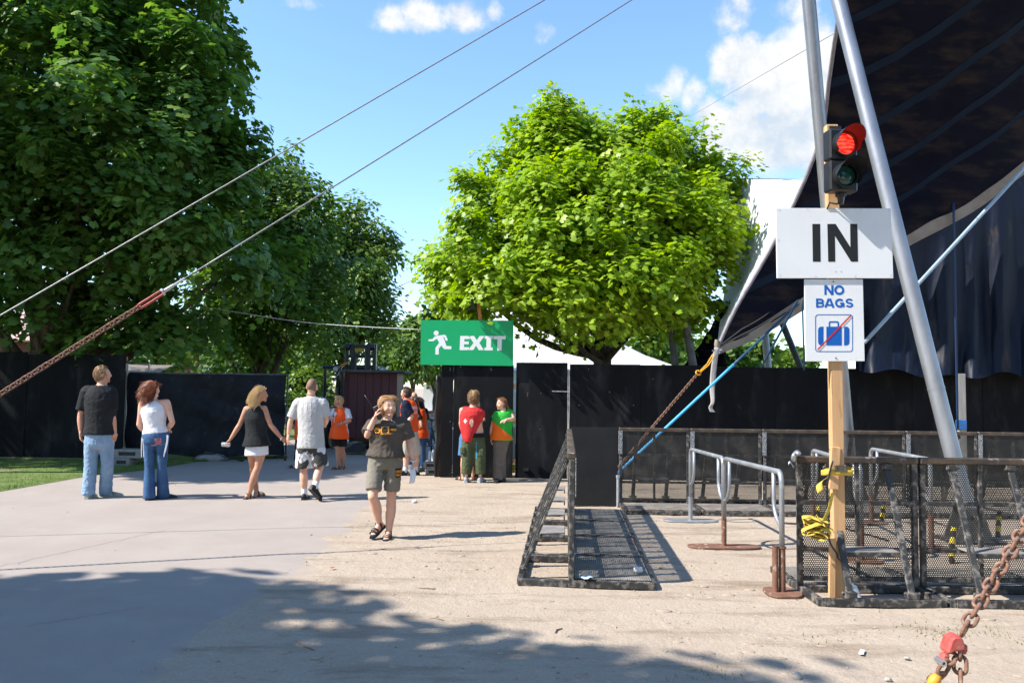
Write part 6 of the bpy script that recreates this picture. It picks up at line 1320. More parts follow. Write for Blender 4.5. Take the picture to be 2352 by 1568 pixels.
# ---- woman with auburn curls
yB2 = G(*zA(900, 1492)).y
p = Person('woman with long auburn curls, white tank top and flared jeans', zA, yB2, dict(hd=(912,312), nk=(925,430), ls=(810,470), rs=(1068,455), le=(775,690,-.02), re=(1130,665,-.03), lw=(830,765,.16), rw=(1075,745,.18), lh=(882,850), rh=(1022,850), lk=(885,1150,-.02), rk=(1018,1150,.02), la=(885,1440,-.05), ra=(1035,1425,.12)), 1.74, 'f', SKIN3, look=(.55, .8, .0), fat=1.12)
p.body(((.05, 1), (.75, .65)), (((.4, .9, -.1), (0, 0, -1), .5, 1), ((-.4, .9, -.1), (0, 0, -1), .5, -1)), feet=False); tk = p.shirt(whiteT, hem=.16, sleeve=0, m=.012, name='tank_top', amp=.006, seed=5, strap=.9); jn = p.pants(jeanD, waist=.19, r0=.090, r1=.066, r2=.088, amp=.007, seed=6, drop=.06, name='flared_jeans', m=.010); p.shoes(darkshoe, rubber, .255)
p.hair(auburn, 1000, .22, .0030, wave=.012, curl=9, seed=3, vol=-.1, cap=1.03, low=-.3, cover=.25, back=.15, wind=(-.42, -.10, 0), steps=9, down=1.0)
decal(p, jn, 'pocket_patch', M('patch_pink', (.55, .20, .24), (.10, .05, .07), scale=60, rough=.8, lo=.48, hi=.52), (985,828,1048,902), 4, lambda u, v: True)
mb = MB()
for pts in ([(1075,800),(1070,870),(1048,980),(1040,1035)], [(1085,805),(1078,880),(1060,960),(1048,1000)], [(805,830),(800,930),(802,1040)], [(815,840),(822,960),(828,1040)]): MB().tube([poly_at([P(*zA(*q), yB2-.16) for q in pts], i/10) for i in range(11)], .006, 5).build('white_ribbon', whiteT, p.root, smooth=True)
# ---- blonde woman
zB = ZM(640, 1130, 4.0211); yC2 = G(*zB(450, 1462)).y
p = Person('blonde woman in black sleeveless top and white skirt holding hands', zB, yC2, dict(hd=(562,212), nk=(510,345), ls=(402,392), rs=(612,385), le=(318,575,.0), re=(690,580,-.04), lw=(205,755,-.05), rw=(825,742,.0), lh=(468,890), rh=(578,890), lk=(482,1095,.10), rk=(538,1085,-.06), la=(522,1350,.12), ra=(432,1350,-.10)), 1.68, 'f', SKIN2, look=(1, .25, .03), fat=1.0)
p.body(((.35, .95), (.35, .95, 22)), (((-.55, -.1, -.55), (.55, 0, -.75), .85, -1), ((.8, .1, -.5), (-.2, .8, -.5), .7, 1))); p.shirt(blackT, hem=.10, sleeve=0, m=.022, name='sleeveless_top', amp=.007, seed=9, flare=.085, strap=1.05); p.skirt(whiteT, .14, (520, 945), seed=2, w=.98); p.sandals(rubber, rubber)
p.hair(blond, 1100, .22, .0028, wave=.010, curl=7, seed=4, vol=.0, cap=1.04, low=-.35, cover=.05, back=.3, wind=(-.25, -.05, 0), steps=8); p.face((.30, .20, .10))
hl = p.J['lw']+V((-.055, -.03, -.075)); can = thing('drink_can', 'pale drinks can held by the blonde woman', 'can', hl); ax = V((1, .1, -.06)).normalized(); MB().lathe([(.024, -.062), (.032, -.054), (.032, .05), (.026, .060)], hl, ax, 16).build('can_body', M('can_print', (.62, .62, .60), (.55, .20, .16), scale=26, rough=.35, metal=.3, lo=.55, hi=.6), can, smooth='auto'); MB().lathe([(.025, .0605), (.025, .0625), (.004, .0625)], hl, ax, 14).build('can_lid', steel, can)
bw = p.J['rw']; MB().tube([bw+V((.03*math.cos(a)*.6, .03*math.sin(a), .03*math.cos(a)*.8)) for a in np.linspace(0, 6.283, 17)], .006, 6).build('bracelet', whiteT, p.root, smooth=True)
# ---- man in grey T-shirt
yD2 = G(*zB(1110, 1484)).y
camo = M('snow_camouflage', (.58, .57, .58), (.045, .042, .04), scale=5.2, rough=.9, lo=.49, hi=.50, detail=1.5, c3=(.25, .235, .225), s3=6.5, lo3=.60, hi3=.61, stretch=(1, 1, .8))
p = Person('man with shaved head, grey T-shirt and camouflage shorts', zB, yD2, dict(hd=(1190,118), nk=(1178,232), ls=(1022,318), rs=(1322,312), le=(932,530,.0), re=(1362,515,.02), lw=(905,705,.0), rw=(1345,585,.22), lh=(1095,870), rh=(1262,870), lk=(1090,1100,.0), rk=(1290,1085,-.02), la=(1098,1405,.0), ra=(1226,1325,-.20,1)), 1.80, 'm', SKIN3, look=(.08, 1, 0), fat=1.02)
p.body(((-.05, 1), (.45, .9, 38)), (((-.15, .05, -1), (.6, .4, 0), .75, -1), ((-.1, 1, .05), (-1, 0, 0), .8, 1)), feet=False, longp=False); sh = p.shirt(greyT, hem=.02, sleeve=.42, m=.030, amp=.008, seed=12, flare=.02, sr=1.5); p.pants(camo, waist=.12, end=.50, r0=.112, r2=.125, amp=.010, seed=13, name='camouflage_shorts'); p.socks(whiteT, .76); p.shoes(darkshoe, rubber); p.hair(M('stubble_hair', (.16, .09, .055), (.22, .13, .085), scale=40, rough=.7), 0, .01, .003, seed=5, cap=1.012, low=-.35, cover=.5, back=.2)
mb = MB(); c0 = p.nk+UP*.015; mb.tube([c0+V((.068*math.cos(a), .062*math.sin(a), -.012*math.sin(a))) for a in np.linspace(0, 6.283, 25)], .006, 6); mb.build('necklace', M('shell_beads', (.55, .42, .28), (.2, .12, .08), scale=60, rough=.5), p.root)
def pm(u, v):
    if v < .72: return (u < .04 or u > .96 or v < .03 or abs(v-.70) < .012) or ((abs(u-.30-.06*math.sin(v*9)) < .11 and .14 < v < .66) or (abs(u-.68-.05*math.sin(v*8+2)) < .12 and .18 < v < .66)) and not (int(u*23+v*31) % 5 == 0)
    r = (v-.74)/.24; return 0 < r < 1 and (int(r*3) != 2 or 0 < (u-.1) < .8) and (r*3 % 1) < .72 and ((u*13+int(r*3)*.4) % 1) < .74
decal(p, sh, 'back_print', M('pale_print', (.60, .59, .58), rough=.8), (1030,285,1208,535), 3, pm)
# ---- woman with the radio
zC = ZM(1060, 1160, 3.2682); yE2 = G(*zC(345, 1478)).y
p = Person('woman in brown T-shirt and khaki shorts talking into a handheld radio', zC, yE2, dict(hd=(338,192,-.02), nk=(335,318), ls=(205,362), rs=(482,352), le=(135,478,-.10), re=(545,530,.02), lw=(212,300,-.16), rw=(588,722,-.02), lh=(225,745), rh=(398,745), lk=(190,1075,-.16), rk=(372,1080,.0), la=(252,1325,-.02,1), ra=(350,1385,.0)), 1.64, 'f', SKIN3, look=(.55, -.83, .02), fat=1.14, head=1.06)
p.body(((-.42, -.9, 22), (-.06, -1)), (((.28, .05, 1), (.9, .2, 0), .75, -1), ((.10, .0, -1), (-.9, .1, 0), .8, 1)), legr=1.05); sh = p.shirt(brownT, hem=.145, sleeve=.44, m=.040, amp=.013, seed=21, flare=.05, sr=1.75); st_ = p.pants(khaki, waist=.20, end=.455, r0=.100, r2=.094, amp=.010, seed=22, name='khaki_shorts', m=.016); p.sandals(rubber, M('navy_rubber', (.012, .016, .03), rough=.6)); p.face((.42, .25, .12))
p.hair(M('light_brown_hair', (.42, .22, .085), (.66, .40, .19), scale=30, rough=.45, spec=.5), 1200, .080, .0026, wave=.004, curl=4, seed=6, vol=-.12, cap=1.05, low=-.35, cover=.30, back=.25, down=.8)
osh = M('orange_print', (.70, .28, .02), (.62, .22, .02), scale=20, rough=.8); bsh = M('black_print', (.010, .010, .010), rough=.8)
decal(p, sh, 'black_print', bsh, (222,378,456,462), 3, lambda u, v: abs(v-.5) < .42 and (u < .95-.35*v))
def om(u, v):
    c1 = ((u-.15)/.14)**2+((v-.5)/.36)**2; a = c1 < 1 and not (v > .52 and c1 < .45); sq = .30 < u < .64 and .05 < v < .95 and ((u-.47)/.13)**2+((v-.5)/.38)**2 > 1; b = .70 < u < .93 and abs(v-.42-.25*(u-.8)) < .13; c = v > .82 and .28 < u < .80 and (u+v) < 1.65
    return a or sq or b or c
decal(p, sh, 'orange_print', osh, (222,378,456,462), 2.5, om, off=.0065)
decal(p, st_, 'leg_badge', bsh, (424,792,478,882), 3, lambda u, v: True); decal(p, st_, 'badge_lettering', osh, (428,808,474,872), 2.5, lambda u, v: (.05 < v < .45 or .58 < v < .95) and (u*4.2+.3*v) % 1 < .78, off=.0065); decal(p, st_, 'pocket_trim', osh, (415,662,486,724), 3, lambda u, v: abs(u-v*1.05) < .12)
mb = MB(); nk = p.nk; mb.tube([nk+V((-.06, -.05, .01)), nk+V((-.03, -.115, -.07)), nk+V((.0, -.135, -.12)), nk+V((.03, -.11, -.06)), nk+V((.06, -.05, .01))], .0022, 5); mb.build('pendant_necklace', steel, p.root)
rw = p.J['rw']; MB().tube([rw+V((.033*math.cos(a), .030*math.sin(a), .006*math.sin(a))) for a in np.linspace(0, 6.283, 17)], .007, 6).build('wristband', whiteT, p.root, smooth=True)
r0 = P(*zC(240, 255), yE2-.13); rd = thing('handheld_radio', 'black handheld radio with long aerial pressed to the ear', 'radio', r0); mb = MB(); Rr = Matrix.Rotation(-.45, 3, 'Y'); mb.box(r0, (.058, .036, .16), Rr); mb.build('case', lampm, rd, bevel=.008); MB().tube([P(*zC(185, 192), yE2-.14), P(*zC(108, 78), yE2-.14)], [.006, .0035], 7).build('aerial', lampm, rd, smooth=True)
mb = MB(); pw = [P(*zC(*q), yE2-.05) for q in ((555,770),(580,860),(565,950))]; 
for k, (dx, tw) in enumerate(((0, 0), (.012, .4))): mb.sheet(lambda u, v: poly_at(pw, v)+V((.055*(u-.5)*(1-.3*v)+dx, .05*(u-.5)+.015*math.sin(v*5+tw)+.012*k, .01*math.sin(u*3))), 5, 14)
tag(mb.build('paper_sheets', M('paper', (.80, .80, .80), rough=.7), smooth=True, solid=.0008, origin=pw[0]), 'folded white papers held by the woman with the radio', 'paper')
# ---- vest woman
zD = ZM(930, 1120, 4.6122); yF2 = G(*zD(410, 1325)).y; wp = M('white_print', (.75, .75, .75), rough=.7)
p = Person('woman in orange vest, pale T-shirt and black shorts before the kiosk', zD, yF2, dict(hd=(398,385), nk=(420,480), ls=(322,525), rs=(515,525), le=(238,655,-.05), re=(552,655,-.05), lw=(258,548,-.18), rw=(435,690,-.20), lh=(350,850), rh=(455,850), lk=(375,1035), rk=(445,1035,.05), la=(395,1270), ra=(465,1265,.08)), 1.58, 'f', SKIN2, look=(-.8, -.6, -.1), fat=1.22)
p.body(((-.6, -.8), (-.1, -1)), (((.1, -.1, 1), (.7, -.2, 0), .8, 1), ((-1, -.2, -.1), (0, .2, -1), .7, 1))); p.shirt(lightblueT, hem=.03, sleeve=.40, m=.02, amp=.006, seed=31); p.pants(blackS, waist=.1, end=.40, r0=.108, r2=.100, amp=.005, seed=32, name='black_shorts')
def vest(p, hem, seed, front=1, w=1.0, tilt=0):
    mb = MB(); rs = []
    for t in (hem, hem+.03, .1, .25, .4, .55, .7, .82, .92, .99):
        if t < hem: continue
        c, ax, ay = p.tor(max(t, -.05), .036+.03*max(0, .5-t)); c = lerp(p.pc, p.nk, t); rs.append(ring(c, ax*(.80 if t > .6 else .86)*w, ay*1.06))
    mb.rings(rs)
    for S in 'lr': a = p.J[S+'s']; c, ax, ay = p.tor(.9); mb.tube([lerp(c, a, .1), lerp(c, a, .85)+UP*.02], [.078*p.k, .072*p.k], 12)
    return p.cloth('orange_vest', mb, orange, .006, seed)
vs_ = vest(p, -.14, 33); p.sandals(F('brown_strap', (.08, .05, .03)), rubber); p.hair(blond, 600, .045, .0032, seed=7, vol=.2, cap=1.05, low=-.2, cover=.25, back=.1); p.face((.3, .2, .1)); MB().tube([p.J['rw']+V((.0, .03*math.cos(a), .03*math.sin(a))) for a in np.linspace(0, 6.283, 15)], .006, 5).build('wristband', whiteT, p.root)
decal(p, vs_, 'vest_print', wp, (285,515,410,670), 4, lambda u, v: (((u-.62)/.25)**2+((v-.22)/.17)**2 < 1 and (u*9+v*7) % 1 < .8) or abs(u-.55-.25*(1-v)) < .03 and v > .3 or (abs(v-.50) < .05 and u < .35) or (abs(v-.66) < .05 and u < .5 and (u*9) % 1 < .7))
# ---- vest man in navy T-shirt
yG2 = G(*zD(1390, 1405)).y
p = Person('young man in orange vest over navy T-shirt and beige shorts', zD, yG2, dict(hd=(1335,272), nk=(1362,368), ls=(1322,415,-.14), rs=(1432,415,.14), le=(1412,590,-.12), re=(1480,590,.2), lw=(1345,690,-.22), rw=(1400,690,.0), lh=(1345,830,-.07), rh=(1420,830,.07), lk=(1322,1080,-.05), rk=(1462,1080,.05), la=(1318,1350,-.05), ra=(1470,1345,.08)), 1.78, 'm', SKIN3, look=(-.9, .35, 0), fat=1.05)
p.body(((-.8, -.5), (-.6, -.75)), (((-.9, -.3, -.4), (0, 1, 0), .6, 1), ((-1, 0, -.2), (0, 1, 0), .6, -1)), feet=False, longp=False); p.shirt(navyT, hem=.05, sleeve=.42, m=.022, amp=.006, seed=41, sr=1.5); vs_ = vest(p, .07, 42); p.pants(beigeS, waist=.10, end=.55, r0=.112, r2=.108, amp=.008, seed=43, name='beige_shorts'); p.socks(whiteT, .80); p.shoes(darkshoe, rubber); p.hair(brownH, 380, .035, .0045, seed=8, low=-.25, cover=.4, back=.1)
decal(p, vs_, 'vest_print', wp, (1425,450,1490,560), 4, lambda u, v: (v < .4 and (u*5+v*3) % 1 < .55) or (v > .5 and (v*5) % 1 < .6 and (u*4) % 1 < .75))
# ---- bald man
yH2 = yG2+1.2
p = Person('bald man in dark shirt half hidden between the vest wearers', zD, yH2, dict(hd=(1440,335), nk=(1450,425), ls=(1395,470), rs=(1545,470), le=(1385,620), re=(1560,620), lw=(1395,740), rw=(1555,740), lh=(1430,820), rh=(1515,820), lk=(1430,1050), rk=(1515,1050), la=(1430,1290), ra=(1515,1290)), 1.76, 'm', SKIN, look=(.1, 1, 0))
p.body(((0, 1), (0, 1)), (((0, 0, -1), (0, 1, 0), .5, 1), ((0, 0, -1), (0, 1, 0), .5, -1)), feet=False); p.shirt(blackT, hem=.03, sleeve=.42, m=.025, amp=.006, seed=51); p.pants(navyT, amp=.006, seed=52); p.shoes(darkshoe, rubber)
# ---- dark haired woman in vest
yI2 = yG2+.75
p = Person('dark haired woman in orange vest looking down beside the bicycle', zD, yI2, dict(hd=(1488,408), nk=(1515,490), ls=(1478,520,-.08), rs=(1592,520,.08), le=(1530,660,-.15), re=(1610,660,.1), lw=(1545,735,-.22), rw=(1560,735,-.1), lh=(1500,850), rh=(1565,850), lk=(1495,1060), rk=(1555,1060), la=(1490,1290), ra=(1555,1290)), 1.62, 'f', SKIN2, look=(-.6, -.75, -.35))
p.body(((-.6, -.8), (-.4, -.9)), (((-.6, -.5, .2), (0, 0, -1), .6, 1), ((-.8, -.3, 0), (0, 0, -1), .6, -1)), feet=False); p.shirt(blackT, hem=.05, sleeve=.42, m=.018, amp=.005, seed=61); vs_ = vest(p, -.12, 62); p.pants(jeanD, amp=.006, seed=63, name='jeans'); p.shoes(darkshoe, rubber); p.hair(darkH, 360, .13, .005, seed=9, vol=.15, cap=1.06, low=-.3, cover=.3, back=.2); p.face((.03, .02, .02))
decal(p, vs_, 'vest_print', wp, (1478,560,1540,620), 4, lambda u, v: ((u-.4)/.35)**2+((v-.5)/.4)**2 < 1)
# ---- vest wearer hidden behind the grey shirt
yJ2 = G(*zB(1010, 1100)).y
p = Person('person in orange vest mostly hidden behind the grey T-shirt', zB, yJ2, dict(hd=(1075,330), nk=(1075,420), ls=(1000,460), rs=(1150,460), le=(985,590), re=(1170,590), lw=(1000,680), rw=(1160,680), lh=(1040,740), rh=(1120,740), lk=(1030,890), rk=(1120,890), la=(1005,1075), ra=(1160,1075)), 1.66, 'm', SKIN2, look=(0, -1, 0))
p.body(((-.8, -.5), (.8, -.4)), (((0, 0, -1), (0, 1, 0), .5, 1), ((0, 0, -1), (0, 1, 0), .5, -1))); p.shirt(navyT, hem=.03, sleeve=.4, m=.02, amp=.005, seed=65); vest(p, -.05, 66); p.pants(navyT, end=.9, amp=.005, seed=67); p.sandals(rubber, rubber); p.hair(darkH, 200, .04, .005, seed=10)
# ---- people by the hoarding
zE = ZM(1340, 1140, 4.9); yK2 = min(G(*zE(400, 1458)).y, YW-.75)
p = Person('bare-shouldered person in blue shorts facing the hoarding', zE, yK2+.32, dict(hd=(395,300), nk=(385,385), ls=(225,440), rs=(480,440), le=(205,640), re=(545,580,-.08), lw=(250,800,.1), rw=(470,400,.05), lh=(265,860), rh=(390,860), lk=(245,1110), rk=(395,1110), la=(235,1370), ra=(385,1370)), 1.72, 'm', SKIN, look=(.3, 1, 0))
p.body(((-.6, .7), (.5, .8)), (((.1, .2, -1), (.8, 0, 0), .5, -1), ((-.1, .1, 1), (-.6, .6, 0), .15, 1))); p.pants(F('blue_shorts_cloth', (.06, .15, .30)), waist=.12, end=.50, r0=.105, r2=.105, amp=.006, seed=70, name='blue_shorts'); p.sandals(rubber, rubber); p.hair(darkH, 150, .04, .005, seed=15)
p = Person('curly haired man in torn red shirt and olive cargo trousers', zE, yK2, dict(hd=(398,262), nk=(385,392), ls=(275,445), rs=(468,455), le=(300,640,.15), re=(492,655), lw=(380,560,.25), rw=(528,842), lh=(320,875), rh=(468,875), lk=(312,1100), rk=(486,1095), la=(285,1390), ra=(492,1395)), 1.70, 'm', SKIN3, look=(.1, 1, 0), fat=1.10)
p.body(((.05, 1), (.35, .95)), (((.3, .6, .6), (0, 0, -1), .6, 1), ((.05, .05, -1), (-.8, .2, 0), .6, 1)), feet=False)
mb = MB(); rs = []
for t, dx, w in ((-.06, -.085, .42), (.06, -.085, .62), (.22, -.07, .80), (.42, -.055, .95), (.60, -.03, 1.02), (.75, -.01, 1.08), (.87, 0, 1.08), (.95, 0, 1.0), (.99, 0, .95)):
    c, ax, ay = p.tor(max(t, -.05), .03); c = lerp(p.pc, p.nk, t)+V((dx, -.015, 0)); rs.append(ring(c, ax*w, ay*1.05))
mb.rings(rs)
for S in 'lr': a = p.J[S+'s']; c, ax, ay = p.tor(.88); mb.tube([lerp(c, a, .2), a+UP*.01, lerp(a, p.J[S+'e'], .28)], [.085*p.k, .082*p.k, .080*p.k], 14)
rsh = p.cloth('torn_red_shirt', mb, redT, .010, 71); decal(p, rsh, 'shirt_hole', SKIN3, (340,560,405,685), 4, lambda u, v: ((u-.5)/.45)**2+((v-.5)/.48)**2 < 1, off=.003); decal(p, rsh, 'shirt_emblem', wp, (255,560,310,635), 4, lambda u, v: abs(u-.5)+abs(v-.5) < .5 and not (abs(u-.5) < .14 and abs(v-.5) < .12))
pt = p.pants(olive, waist=.10, end=.93, r0=.118, r1=.110, r2=.098, amp=.014, seed=72, name='cargo_trousers', m=.02); p.shoes(F('grey_canvas_shoe', (.30, .32, .35)), greysole); p.hair(M('curly_fair_hair', (.22, .125, .055), (.36, .23, .12), scale=30, rough=.5), 700, .050, .0040, wave=.008, curl=9, seed=11, vol=.4, cap=1.07, low=-.35, cover=.4, back=.2)
c, ax, ay = p.tor(.12); MB().rings([ring(c+UP*z, ax*1.02+ax.normalized()*.018, ay+ay.normalized()*.018) for z in (-.03, .05)]).build('black_waistband', blackS, p.root, smooth='auto')
for (x, y) in ((510, 1060), (240, 1030)): q = P(*zE(x, y), yK2-.08); MB().box(q, (.11, .09, .15)).build('cargo_pocket', olive, p.root, bevel=.03)
decal(p, pt, 'blue_strap', M('blue_lanyard', (.01, .25, .45), rough=.6), (428,905,458,1155), 4, lambda u, v: abs(u-.4-.2*v) < .25 and (v*6) % 1 < .8)
p = Person('man with ginger ponytail in green and orange bib leaning on the hoarding', zE, yK2+.18, dict(hd=(812,348), nk=(835,458), ls=(722,520), rs=(935,475,.05), le=(662,700), re=(985,570,-.06), lw=(655,842), rw=(890,585,-.20), lh=(755,880), rh=(850,880), lk=(752,1110,-.03), rk=(800,1105,.0), la=(755,1395,-.05), ra=(800,1395,.08)), 1.66, 'm', SKIN3, look=(-.85, -.5, 0), fat=1.02)
p.body(((-.2, -1), (.3, -.95)), (((-.02, -.05, -1), (.8, 0, 0), .5, -1), ((-1, -.1, -.12), (0, .1, -1), .5, 1)), feet=False)
mb = MB(); rs = []
for t in (-.0, .04, .15, .3, .45, .6, .75, .87, .95, .985):
    c, ax, ay = p.tor(max(t, -.05), .035+.05*max(0, .5-t)); c = lerp(p.pc, p.nk, t); rs.append(ring(c, ax, ay))
mb.rings(rs)
for S in 'lr': a = p.J[S+'s']; c, ax, ay = p.tor(.88); mb.tube([lerp(c, a, .2), lerp(c, a, .95)+UP*.01, lerp(a, p.J[S+'e'], .22)], [.085*p.k, .080*p.k, .085*p.k], 14)
bib = p.cloth('green_bib', mb, greenB, .009, 74); decal(p, bib, 'orange_half', orangeB, (640,560,1010,870), 5, lambda u, v: v > .14+.95*max(u-.10, 0) and u < .92, off=.005); decal(p, bib, 'bib_emblem', wp, (790,520,910,650), 4, lambda u, v: abs((u-.5)*.6+(v-.5)) < .10 and .05 < u < .95)
p.pants(brownP, r0=.108, r1=.090, r2=.098, amp=.011, seed=75, drop=.05, waist=.10); p.shoes(darkshoe, rubber); p.hair(ginger, 300, .05, .0045, seed=12, cap=1.03, low=-.2, cover=.1, back=.1, vol=.0); p.face((.3, .14, .06))
c, l, f, u = p.hf; MB().tube([c-f*.09-u*.03, c-f*.125-u*.06, c-f*.12-u*.13, c-f*.10-u*.17], [.025, .028, .022, .008], 10).build('ponytail', ginger, p.root, smooth=True)
# ---- far walkers
for i, (x, y, sc_, lab, sm, pm_, lk) in enumerate(((985, 1014, 65, 'far walker in grey top and jeans on the road', greyT, jeanL, (0, -1)), (993, 1008, 60, 'far walker in white shirt on the road', whiteT, beigeS, (0, -1)), (983.5, 998, 42, 'very distant walker in dark clothes', navyT, navyT, (0, 1)))):
    yy = G(x, y).y; zz_ = lambda a, b: (x+a*sc_, y-b*sc_)
    p = Person(lab, zz_, yy, dict(hd=(0,.93), nk=(0,.83), ls=(-.10,.80), rs=(.10,.80), le=(-.13,.64), re=(.13,.64), lw=(-.13,.50), rw=(.13,.50), lh=(-.05,.52), rh=(.05,.52), lk=(-.05,.28,-.1), rk=(.05,.28,.1), la=(-.06,.04,-.15), ra=(.06,.04,.15)), 1.72, 'm', SKIN, look=lk); p.vox = .02
    p.body((lk, lk), (((0, 0, -1), (0, 1, 0), .5, 1), ((0, 0, -1), (0, 1, 0), .5, -1)), feet=False); p.shirt(sm, hem=.03, sleeve=.4, amp=0); p.pants(pm_, amp=0); p.shoes(darkshoe, rubber); p.hair(brownH, 60, .04, .006, seed=20+i)
# ------------------------------------------------------------------ kiosk on a forklift
maroon = M('maroon_boards', (.085, .024, .030), (.105, .033, .038), scale=3, rough=.6, stretch=(4, 4, .4), bump=.15, bscale=20)
YK = 20.3
x0, x1 = P(802, 900, YK).x, P(912, 900, YK).x; zt, zb = P(860, 856, YK).z, .42
t = thing('maroon_kiosk', 'small maroon wooden kiosk with dark flat roof lifted by the forklift', 'kiosk', ((x0+x1)/2, YK+.6, .1))
w = x1-x0; npl = 6
for i in range(npl): MB().box((x0+w*(i+.5)/npl, YK, (zt+zb)/2), (w/npl-.006, .024, zt-zb)).build('plank', maroon, t, bevel=.003)
mb = MB(); mb.box((x1-.02, YK+.62, (zt+zb)/2), (.03, 1.2, zt-zb)); mb.box((x0+.02, YK+.62, (zt+zb)/2), (.03, 1.2, zt-zb)); mb.box(((x0+x1)/2, YK+.62, zb+.03), (w, 1.2, .05)); mb.box(((x0+x1)/2, YK+1.2, (zt+zb)/2), (w, .03, zt-zb)); mb.build('wall', maroon, t)
mb = MB(); mb.box(((x0+x1)/2+.0, YK+.55, zt+.035), (w+.42, 1.6, .06)); mb.build('roof', M('roof_felt', (.05, .06, .065), (.09, .10, .11), scale=6, rough=.85), t, bevel=.008)
mb = MB(); mb.add([(x0-.25, YK-.02, .40), (x0-.25, YK+.9, .40), (x0-.02, YK+.9, zt), (x0-.02, YK-.02, zt)], [(0, 1, 2, 3)]) if False else mb.box((x0-.10, YK+.25, (zt+zb)/2), (.16, .03, zt-zb)); mb.build('side_shutter', maroon, t)
mb = MB(); mb.box(((x0+x1)/2, YK+.3, .36), (w*.95, .12, .10)); mb.box(((x0+x1)/2, YK+.9, .36), (w*.95, .12, .10)); mb.build('skid', M('skid_timber', (.12, .09, .07), (.2, .16, .12), scale=5, rough=.9), t)
for x in (x0+.55, x1-.2):
    MB().lathe([(.05, -.09), (.20, -.09), (.22, -.05), (.22, .05), (.20, .09), (.05, .09)], (x, YK+.65, .22), (1, 0, 0), 18).build('wheel', MATS['black_iron'], t, smooth='auto')
mb = MB(); mb.prism([(0, 0), (.5, .0), (.62, .22), (.30, .22)], (x0-.12, YK+.2, .06), (1, 0, 0), (0, 0, 1), .4); mb.build('ramp_flap', M('dark_ply', (.04, .04, .042), rough=.6), t)
navy = M('forklift_navy', (.010, .014, .022), (.022, .028, .038), scale=6, rough=.42, spec=.5); glassd = M('cab_glass', (.03, .04, .035), rough=.08, spec=.6)
YV = 21.9; vx = lambda x, y, Y=YV: P(x, y, Y)
t = thing('forklift', 'dark navy forklift truck carrying the maroon kiosk', 'forklift', (P(780, 1000, YV).x, YV+.8, 0))
mx0, mx1 = vx(793, 800).x, vx(866, 800).x; ztop = vx(830, 790).z
for x in (mx0+.06, mx0+.22, mx1-.22, mx1-.06): MB().box((x, YV, ztop/2+.1), (.10, .14, ztop-.2)).build('mast_rail', navy, t, bevel=.01)
for z in (ztop-.06, ztop-.34, ztop-.62, .9): MB().box(((mx0+mx1)/2, YV+.01, z), (mx1-mx0-.06, .10, .09)).build('mast_crossbar', navy, t, bevel=.008)
MB().box(((mx0+mx1)/2-.03, YV-.07, ztop-.17), (.26, .03, .10)).build('rating_plate', M('yellow_plate', (.55, .40, .03), (.4, .28, .03), scale=20, rough=.5), t)
for k, x in enumerate((mx0+.10, mx1-.10)):
    mb = MB(); mb.lathe([(.02, -.06), (.10, -.06), (.10, .06), (.02, .06)], (x, YV-.09, ztop-.08), (1, 0, 0), 16); mb.build('chain_wheel', navy, t, smooth='auto')
mb = MB(); mb.tube([(mx0+.3, YV-.02, ztop-.1), (mx0+.3, YV-.02, .7)], .035, 8); mb.tube([(mx1-.3, YV-.02, ztop-.1), (mx1-.3, YV-.02, .7)], .035, 8); mb.build('hydraulic_ram', MATS['dull_steel'], t, smooth='auto')
cx0, cx1 = vx(736, 850).x, vx(800, 850).x+.7; cz = vx(770, 842).z
mb = MB(); mb.box(((cx0+cx1)/2, YV+1.2, cz), (cx1-cx0+.1, 1.7, .10)); mb.build('cab_roof', navy, t, bevel=.03)
for x in (cx0+.04, lerp(cx0, cx1, .36), cx1-.04):
    for y in (YV+.4, YV+2.0): MB().box((x, y, (cz+.8)/2), (.08, .08, cz-.8)).build('cab_post', navy, t, bevel=.01)
MB().box((lerp(cx0, cx1, .5), YV+2.0, 1.55), (cx1-cx0-.1, .02, 1.0)).build('rear_window', glassd, t)
mb = MB(); mb.box(((cx0+cx1)/2, YV+1.5, .75), (cx1-cx0, 1.9, .75)); mb.build('engine_body', navy, t, bevel=.06)
mb = MB(); mb.box(((cx0+cx1)/2+.2, YV+1.1, 1.25), (.5, .12, .6)); mb.box(((cx0+cx1)/2+.2, YV+.9, 1.0), (.5, .45, .12)); mb.build('seat', lampm, t, bevel=.04)
for sx in (cx0+.1, cx1-.1):
    o = MB().lathe([(.2, -.16), (.40, -.16), (.44, -.10), (.44, .10), (.40, .16), (.2, .16)], (sx, YV+.35, .44), (1, 0, 0), 26).build('wheel', MATS['black_iron'], t, smooth='auto'); MB().lathe([(.02, -.12), (.2, -.12), (.2, .12), (.02, .12)], (sx, YV+.35, .44), (1, 0, 0), 20).build('rim', navy, o, smooth='auto')
    o = MB().lathe([(.16, -.12), (.30, -.12), (.33, -.08), (.33, .08), (.30, .12), (.16, .12)], (sx, YV+2.2, .33), (1, 0, 0), 24).build('wheel', MATS['black_iron'], t, smooth='auto'); MB().lathe([(.02, -.1), (.16, -.1), (.16, .1), (.02, .1)], (sx, YV+2.2, .33), (1, 0, 0), 16).build('rim', navy, o, smooth='auto')
for k in (-.3, .3): MB().box(((x0+x1)/2+k, YV-.8, .30), (.12, 1.5, .05)).build('fork', MATS['dull_steel'], t)
